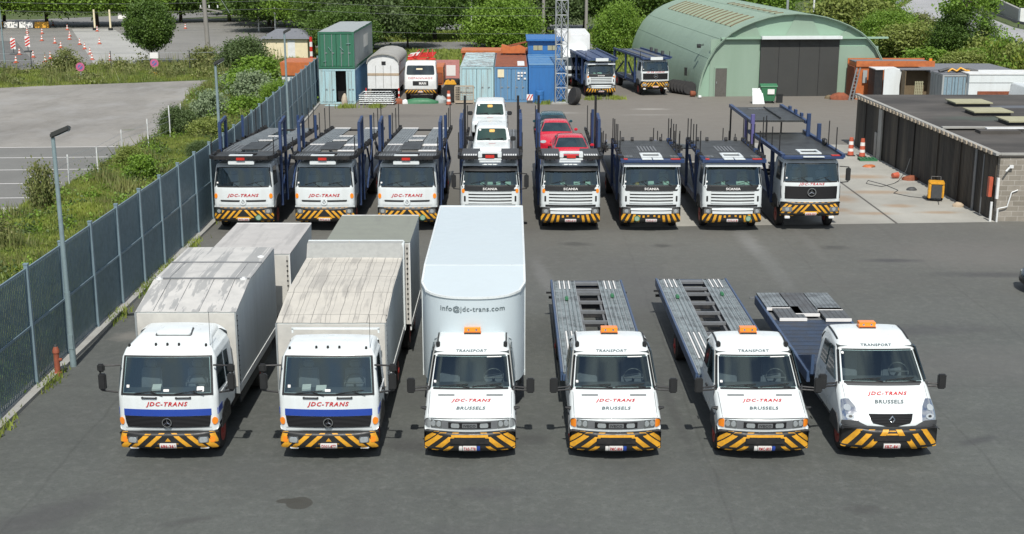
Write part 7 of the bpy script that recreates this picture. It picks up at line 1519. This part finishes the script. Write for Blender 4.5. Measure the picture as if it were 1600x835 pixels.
o = MB().mat('tyre').lathe([(-.2, .32), (-.2, .6), (-.14, .66), (.14, .66), (.2, .6), (.2, .32)], (0, 0, 0), 'y', 22).build('big_tyre'); o.location = (-4.35, 91.2, .66); tag(o, 'big upright tyre in front of the tyre pile, with a yellow hood on top', 'tyre')
o = MB().mat('yellow').prism([(-.45, 0), (.45, 0), (.3, .28), (.1, .34), (0, .2), (-.1, .34), (-.3, .28)], 'y', -.2, .2).build('yellow_hood', bevel=.02); o.location = (-4.35, 91.2, 1.27); tag(o, 'yellow metal hood resting on the big upright tyre', 'hood')
cone('white and red cone standing before the tyre pile', -4.4, 89.8, tall=True)
t = thing('pallet_cage', 'rusty white lattice pallet cage before the light blue container', 'cage', (-3.35, 90.4, 0)); part('frame', t, 'stone_tan', lambda b: [b.bar(p, q, .05) for p, q in (((-.65, 0, .1), (.65, 0, .1)), ((-.65, 0, 1.2), (.65, 0, 1.2)), ((-.65, 0, 0), (-.65, 0, 1.2)), ((.65, 0, 0), (.65, 0, 1.2)), ((0, 0, .1), (0, 0, 1.2)), ((-.65, .6, 0), (-.65, .6, 1.2)), ((.65, .6, 0), (.65, .6, 1.2)), ((-.65, .6, 1.2), (.65, .6, 1.2)))]); part('mesh', t, 'stone_tan', lambda b: [b.bar((x, 0, .1), (x, 0, 1.2), .03) for x in np.arange(-.55, .6, .11)]+[b.bar((-.65, 0, z), (.65, 0, z), .03) for z in np.arange(.25, 1.2, .16)]); part('base', t, 'timber', lambda b: b.box(-.65, .65, 0, .6, .1, .16))
# white truck and the two old transporters at the back
t = thing('box_truck', 'white box truck parked at the back behind the lattice mast', 'truck', (4.9, 101.5, 0))
part('box_body', t, 'white_dull', lambda b: b.box(-1.35, 1.25, 1.7, 8.5, 1.0, 3.95), bevel=.03); sh = Shell([(.2, .7), (.02, .8), (.02, 1.5), (.3, 2.4), (.6, 2.9), (1.4, 3.1), (1.6, 3.0), (1.62, .8)], [(0, 1.15), (1.6, 1.14), (3.1, 1.0)], .1, .1, .02, .1)
b = MB().mat('white_paint'); sh.body(b); cab = b.build('cab', t, smooth=38); b = MB().mat('glass'); sh.rrect(b, sh.sz(1.6), sh.sz(2.25), (-1, 1), (-.92, .92), .08, .004, .006); b.build('windscreen', cab); b = MB().mat('grille'); sh.rrect(b, sh.sz(1.0), sh.sz(1.3), (-.8, .8), r=.03, off=.004, th=.006); b.build('grille', cab); truck_chassis(t, 1, 8, .4, ((1.2, 1), (6, 2)), 1.1, .45)
for (cx, cy, rz, kind, lab, pl, wd) in ((6.5, 94.2, R(6), 'scania', 'old white cab transporter with plain blue upper deck, parked at the back beside the mast', 'LBH-905', 'J'), (10.55, 95.2, R(9), 'merc', 'old white cab transporter with blue and silver deck, parked at the back beside the hangar', 'LPD-731', 'JO DE CLERCK')):
    t = thing('car_transporter', lab, 'truck', (cx, cy, 0), rz, 'old transporters at the back'); t.scale = (.92, .92, .92)
    big_cab(t, kind, pl, wd); carrier_base(t, 9.5, 1.0)
    zf = 3.0; m = 'blue_frame'
    part('upper_deck', t, m, lambda b: (b.box(-1.15, 1.15, -.1, 9.5, zf-.1, zf), b.mat('tread_mid' if kind == 'merc' else 'blue_frame'), b.box(-.7, -.2, .4, 9, zf, zf+.05), b.box(.3, .8, .4, 9, zf, zf+.05)))
    part('roof_sign', t, 'white_paint', lambda b: b.box(-.5, .5, -.16, -.1, zf-.14, zf+.1))
    for sg in (-1, 1): part('deck_rail', t, m, lambda b: b.bar((sg*1.2, -.1, zf+.05), (sg*1.2, 9.5, zf+.05), .14)); part('post_frame', t, m, lambda b: [b.bar((sg*1.2, y, .9), (sg*1.2, y, zf), .16) for y in (2.1, 5.2, 9.2)]); post(t, sg*1.2, .4, zf, zf+.5, .025)
    if kind == 'merc': part('wheel_clamp', t, 'dark_grey', lambda b: [b.box(1.0, 1.2, y, y+.3, zf+.1, zf+.4) for y in (2, 4, 5.5)])
# clutter of boxes behind the garage
t = thing('skip_container', 'long orange container with rusty end, right of the hangar', 'container', (27.3, 93.0, 0)); part('side_wall', t, 'orange_paint', lambda b: b.box(-2.6, 2.75, 0, 2.3, 0, 2.6)); part('top_rail', t, 'orange_paint', lambda b: (b.box(-2.7, 2.9, -.12, 0, 2.35, 2.75), b.box(-2.7, 2.9, 2.3, 2.4, 2.35, 2.75))); part('roof', t, 'roof_slate', lambda b: b.box(-2.6, 2.75, .0, 2.3, 2.6, 2.66)); part('end_panel', t, 'rust', lambda b: b.box(-2.75, -2.65, .1, 2.2, .1, 2.3)); part('beacon_lamp', t, 'orange_lens', lambda b: b.cyl((2.7, .3, 2.66), (2.7, .3, 2.9), .12)); part('side_window', t, 'cont_grey', lambda b: b.box(-2.2, -1.9, -.16, -.13, 1.2, 2.1))
t = thing('lorry_body', 'bright white truck body with torn edges standing before the orange container', 'container', (25.95, 90.3, 0)); part('front_panel', t, 'white_paint', lambda b: b.prism([(-.05, 0), (1.1, 0), (1.05, 1.3), (1.14, 2.3), (.6, 2.5), (-.05, 2.42)], 'y', 0, .1)); part('side_wall', t, 'black_metal', lambda b: b.box(-.65, -.08, .2, 1.8, 0, 2.35)); part('roof', t, 'white_dull', lambda b: b.box(-.65, 1.1, .1, 1.9, 2.36, 2.42))  # black side_wall block stands in for the darkness of the recess
t = thing('grey_shed', 'grey brown open fronted shed with pale lattice door leaning inside', 'shed', (27.1, 89.2, 0)); part('wall', t, 'stone_tan', lambda b: (b.mat('brown_rib'), b.box(.05, 2.5, 1.9, 2.0, 0, 2.35), b.box(0, .05, .2, 2, 0, 2.35), b.box(2.45, 2.5, .2, 2, 0, 2.35))); part('roof', t, 'roof_slate', lambda b: b.box(-.1, 2.6, 1.0, 2.1, 2.36, 2.42)); part('lattice_door', t, 'sky_board', lambda b: ([b.box(.95+k*.12, 1.02+k*.12, 1.0, 1.04, 0, 1.6) for k in range(5)], [b.box(.95, 1.55, 1.045, 1.06, z, z+.06) for z in np.arange(.1, 1.6, .2)]))
tw = container('long white container with ribbed blue grey door behind the garage roof', 29.5, 31.2, 86.6, 2.5, 0, 2.4, 'cont_grey', 'roof_slate', front='cont_steel', side='cont_grey'); tw.location.x = 29.6
t = thing('white_trailer_body', 'long low white trailer body with brown lower panel behind the garage roof', 'trailer', (30.4, 86.2, 0)); part('side_wall', t, 'white_paint', lambda b: b.box(0, 4.6, 0, 2.6, .6, 2.45)); part('roof', t, 'white_dull', lambda b: b.box(-.05, 4.65, -.05, 2.65, 2.45, 2.52)); part('lower_panel', t, 'rust', lambda b: b.box(.6, 3.4, -.05, -.005, .6, 1.35)); part('belt_line', t, 'cont_grey', lambda b: b.box(0, 4.6, -.02, -.005, 1.9, 1.94)); part('leg', t, 'chassis', lambda b: [b.box(x, x+.15, .2, 2.4, 0, .6) for x in (.3, 4)])
t = thing('flat_roofed_shed', 'broad grey brown flat roof behind the white trailer body', 'shed', (29.2, 90.2, 0)); part('wall', t, 'stone_tan', lambda b: b.box(0, 5.6, 0, 5, 0, 2.2)); part('roof', t, 'brown_rib', lambda b: (b.mat('roof_slate'), b.box(-.2, 5.8, -.2, 5.2, 2.2, 2.35)))
o = MB().mat('yellow').tube([(0, 0, 0), (.3, .1, .2), (.6, 0, .05), (.9, .2, .25), (1.2, 0, .1), (1.5, .2, .05)], .06).mat('dark_grey').tube([(-.5, .3, 0), (.1, .4, .15), (.7, .3, .05), (1.5, .4, .1), (2.1, .2, 0)], .12).build('hose_heap'); o.location = (29.4, 87.6, 2.5); tag(o, 'heap of yellow and dark hoses on the blue grey container', 'hoses')
t = thing('white_van', 'white van with orange beacon behind the garage roof, only its top showing', 'van', (33.6, 80.6, 0)); sh = Shell([(.3, .5), (.05, .6), (.1, .95), (.9, 1.3), (1.6, 1.95), (1.9, 2.05), (4.4, 2.1), (4.6, 2.0), (4.62, .5)], [(0, .98), (1.3, .95), (2.1, .8)], .12, .2, .03, .1); b = MB().mat('white_paint'); sh.body(b); cab = b.build('body', t, smooth=40); b = MB().mat('glass'); sh.rrect(b, sh.sz(1.35), sh.sz(1.9), (-.85, .85), (-.75, .75), .06, .004, .006); b.build('windscreen', cab); part('beacon', t, 'orange_lens', lambda b: (b.cyl((-.6, 2.4, 2.06), (-.6, 2.4, 2.3), .11, .09),)); part('mirror', t, 'black_plastic', lambda b: (b.box(.98, 1.15, 1.1, 1.2, 1.3, 1.6), b.bar((.9, 1.15, 1.4), (1.0, 1.15, 1.4), .03))); [wheel(t, x, y, .33, .2) for x in (-.85, .85) for y in (.85, 3.7)]
t = thing('leaning_ladders', 'aluminium ladders leaning on the rusty end of the orange container', 'ladder', (24.1, 92.4, 0)); part('stile', t, 'galv', lambda b: [b.bar((x, 0, 0), (x+.5, .3, 2.3), .07) for x in (0, .25)]); [part('rung', t, 'galv', lambda b: b.bar((.048*k, .03*k, .23*k), (.25+.048*k, .03*k, .23*k), .03)) for k in range(1, 10)]
blobthing('junk_heap', 'dark junk heap between the hangar and the orange container', 'junk', 23.6, 93.0, 1.6, .8, .5, 'rust', 0, 44); blobthing('rubble_heap', 'brown rubble heap at the right corner of the hangar door', 'rubble', 23.0, 93.6, .9, .5, .25, 'brown_rib', 0, 45)
# orange open container and cream bungalow behind the fence
t = thing('skip', 'orange and white skip behind the far end of the steel fence', 'skip', (-16.1, 98, 0)); part('body', t, 'orange_paint', lambda b: b.hexa([(-1.3, 0, 1.2), (1.4, 0, 1.2), (1.4, 4, 1.2), (-1.3, 4, 1.2), (-1.4, 0, 2.2), (1.5, 0, 2.2), (1.5, 4, 2.2), (-1.4, 4, 2.2)]), bevel=.02); part('base', t, 'white_dull', lambda b: b.box(-1.3, 1.4, .1, 3.9, 0, 1.19))
t = thing('bungalow', 'small cream bungalow with grey hipped roof behind the bushes', 'building', (-21.9, 124.5, 0)); part('wall', t, 'cream', lambda b: b.box(-1.9, 2.4, 0, 5, 0, 2.1)); part('roof', t, 'roof_slate', lambda b: b.add([(-2.2, -.3, 2.05), (2.7, -.3, 2.05), (2.7, 5.3, 2.05), (-2.2, 5.3, 2.05), (-.9, 2.4, 2.85), (1.4, 2.4, 2.85)], [(0, 1, 5, 4), (1, 2, 5), (2, 3, 4, 5), (3, 0, 4), (3, 2, 1, 0)]), smooth=0); part('door', t, 'white_dull', lambda b: b.box(.5, 1.2, -.03, 0, 0, 1.9))
t = thing('striped_post', 'tall red and white striped post at the corner of the cream bungalow', 'post', (-19.1, 124, 0)); part('shaft', t, 'plate_white', lambda b: [(b.mat('plate_white' if k % 2 else 'red_paint'), b.cyl((0, 0, k*.45), (0, 0, .45+k*.45), .14)) for k in range(5)]); part('foot', t, 'dark_grey', lambda b: b.box(-.3, .3, -.3, .3, 0, .08))
# guard rail, roadside wall
t = thing('guard_rail', 'steel guard rail along the sloping road', 'guard rail', (0, 0, 0)); gp = [(x+.4, y) for x, y in le[:7]]
part('rail', t, 'galv', lambda b: [b.bar((p[0], p[1], 3.62), (q[0], q[1], 3.62), .06, .3) for p, q in zip(gp, gp[1:])])
gy = np.arange(70, 185, 4.0)
for y in gy: x = float(np.interp(y, [q[1] for q in gp], [q[0] for q in gp])); part('post', t, 'galv', lambda b: b.box(x+.05, x+.15, y-.05, y+.05, 2.9, 3.7))
t = thing('guard_rail', 'dark guard rail along the far side of the sloping road', 'guard rail', (0, 0, 0)); gp = [(x+8.8, y-5) for x, y in le[2:7]]; part('rail', t, 'dark_grey', lambda b: [b.bar((p[0], p[1], 3.5), (q[0], q[1], 3.5), .06, .25) for p, q in zip(gp, gp[1:])]); part('post', t, 'dark_grey', lambda b: [b.box(p[0]-.05, p[0]+.05, p[1]-.05, p[1]+.05, 2.9, 3.6) for p in gp])
t = thing('concrete_wall', 'grey concrete wall beyond the sloping road', 'wall', (0, 0, 0)); part('panel', t, 'concrete', lambda b: b.bar((51.5, 133, 3.6), (61, 168, 3.6), .3, 1.6)); part('end_post', t, 'white_dull', lambda b: b.box(51.3, 51.8, 132.5, 133, 2.8, 4.5))
# cones, blocks and signs in the far car park
i = 0
where = {0: 'near the left edge of the far car park', 1: 'in the left half of the far car park', 2: 'along the pale paving of the far car park', 3: 'beyond the round clipped tree'}
for (x, y) in ((-47.0, 127.9), (-58, 161.5), (-53.9, 149.8), (-57.8, 156), (-51.4, 151.8), (-51.1, 146), (-48.3, 139.7), (-47.7, 144.1), (-45.2, 138), (-42.6, 131.6), (-40.3, 125), (-44.1, 123), (-44.8, 126.4), (-41.4, 117.2), (-41.5, 122.3), (-46.5, 122), (-62.3, 177.9), (-57.3, 168.7), (-42.7, 171.2), (-44, 165), (-53.1, 157), (-38.4, 124.4), (-60.5, 163.3), (-52.6, 166), (-45.8, 145), (-56.1, 146.5), (-49.5, 131)):
    k = 3 if x > -45 and y > 140 else 2 if x > -46 else 1 if x > -55 else 0
    cone('small orange and white cone '+where[k], x, y, group='cones '+where[k])
for (x, y) in ((-50.3, 131.6), (-49.9, 134.5)): t = thing('warning_board', 'red and white striped warning board left of the cones, '+('nearer' if y < 133 else 'farther')+' one', 'sign', (x, y, 0)); part('board', t, 'plate_white', lambda b: b.box(-.25, .25, -.03, .03, .5, 1.6)); part('stripe', t, 'red_paint', lambda b: [b.bar((-.23, -.04, z), (.23, -.04, z+.3), .14, .01, up=(0, 1, 0)) for z in (.6, .9, 1.2)]); part('foot', t, 'dark_grey', lambda b: (b.box(-.35, .35, -.25, .25, 0, .12), b.bar((0, 0, .1), (0, 0, .6), .06)))
for k in range(9): o = MB().mat(('plate_white', 'yellow', 'plate_white')[k % 3]).prism([(-.25, 0), (.25, 0), (.1, .8), (-.1, .8)], 'x', -.9, .9).build('barrier_block', bevel=.03); o.location = (-70+1.5*k*1.35 if k < 5 else -61.2+2.0*(k-5)+4.2, 172.5 if k < 5 else 193, 0); tag(o, ('white' if k % 3 != 1 else 'yellow')+' traffic block in the row '+('at the far left behind the cones' if k < 5 else 'beyond the tree left of the round clipped tree'), 'barrier', 'traffic blocks by the far road')
for (x, y, l) in ((-35.6, 107.2, 'pink round parking sign on a short post, left one in the band of grass'), (-30.4, 110.6, 'pink round parking sign with white plate above, below the round clipped tree')):
    t = thing('round_sign', l, 'sign', (x, y, 0)); part('disc', t, 'pink', lambda b: (b.cyl((0, -.03, 1.0), (0, .0, 1.0), .36, n=20), b.mat('dull_blue'), b.cyl((0, -.04, 1.0), (0, -.031, 1.0), .2, n=20), b.mat('pink'), b.bar((-.18, -.05, .82), (.18, -.05, 1.18), .08, .01, up=(0, 1, 0)))); part('post', t, 'galv', lambda b: b.cyl((0, .04, 0), (0, .04, 1.3), .04)); part('foot', t, 'yellow', lambda b: b.box(-.15, .15, -.1, .1, 0, .25))
    if x > -32: part('plate', t, 'plate_white', lambda b: b.box(-.35, .35, -.02, .0, 1.4, 1.9))
for (x, y) in ((-53.6, 168.3), (-51.5, 168)): t = thing('black_post', 'slim pale post with black foot beyond the cones, '+('left' if x < -53 else 'right')+' one', 'post', (x, y, 0)); part('shaft', t, 'cream', lambda b: b.cyl((0, 0, .3), (0, 0, 2.6), .12)); part('foot', t, 'black_plastic', lambda b: b.cyl((0, 0, 0), (0, 0, .3), .3))
# dark car just entering the picture at the right edge
t = coupe('dark car standing at the right edge of the picture, only a corner showing', 16.5, 40.4, 0, R(-90), 'dark_car', 4.1, 0)
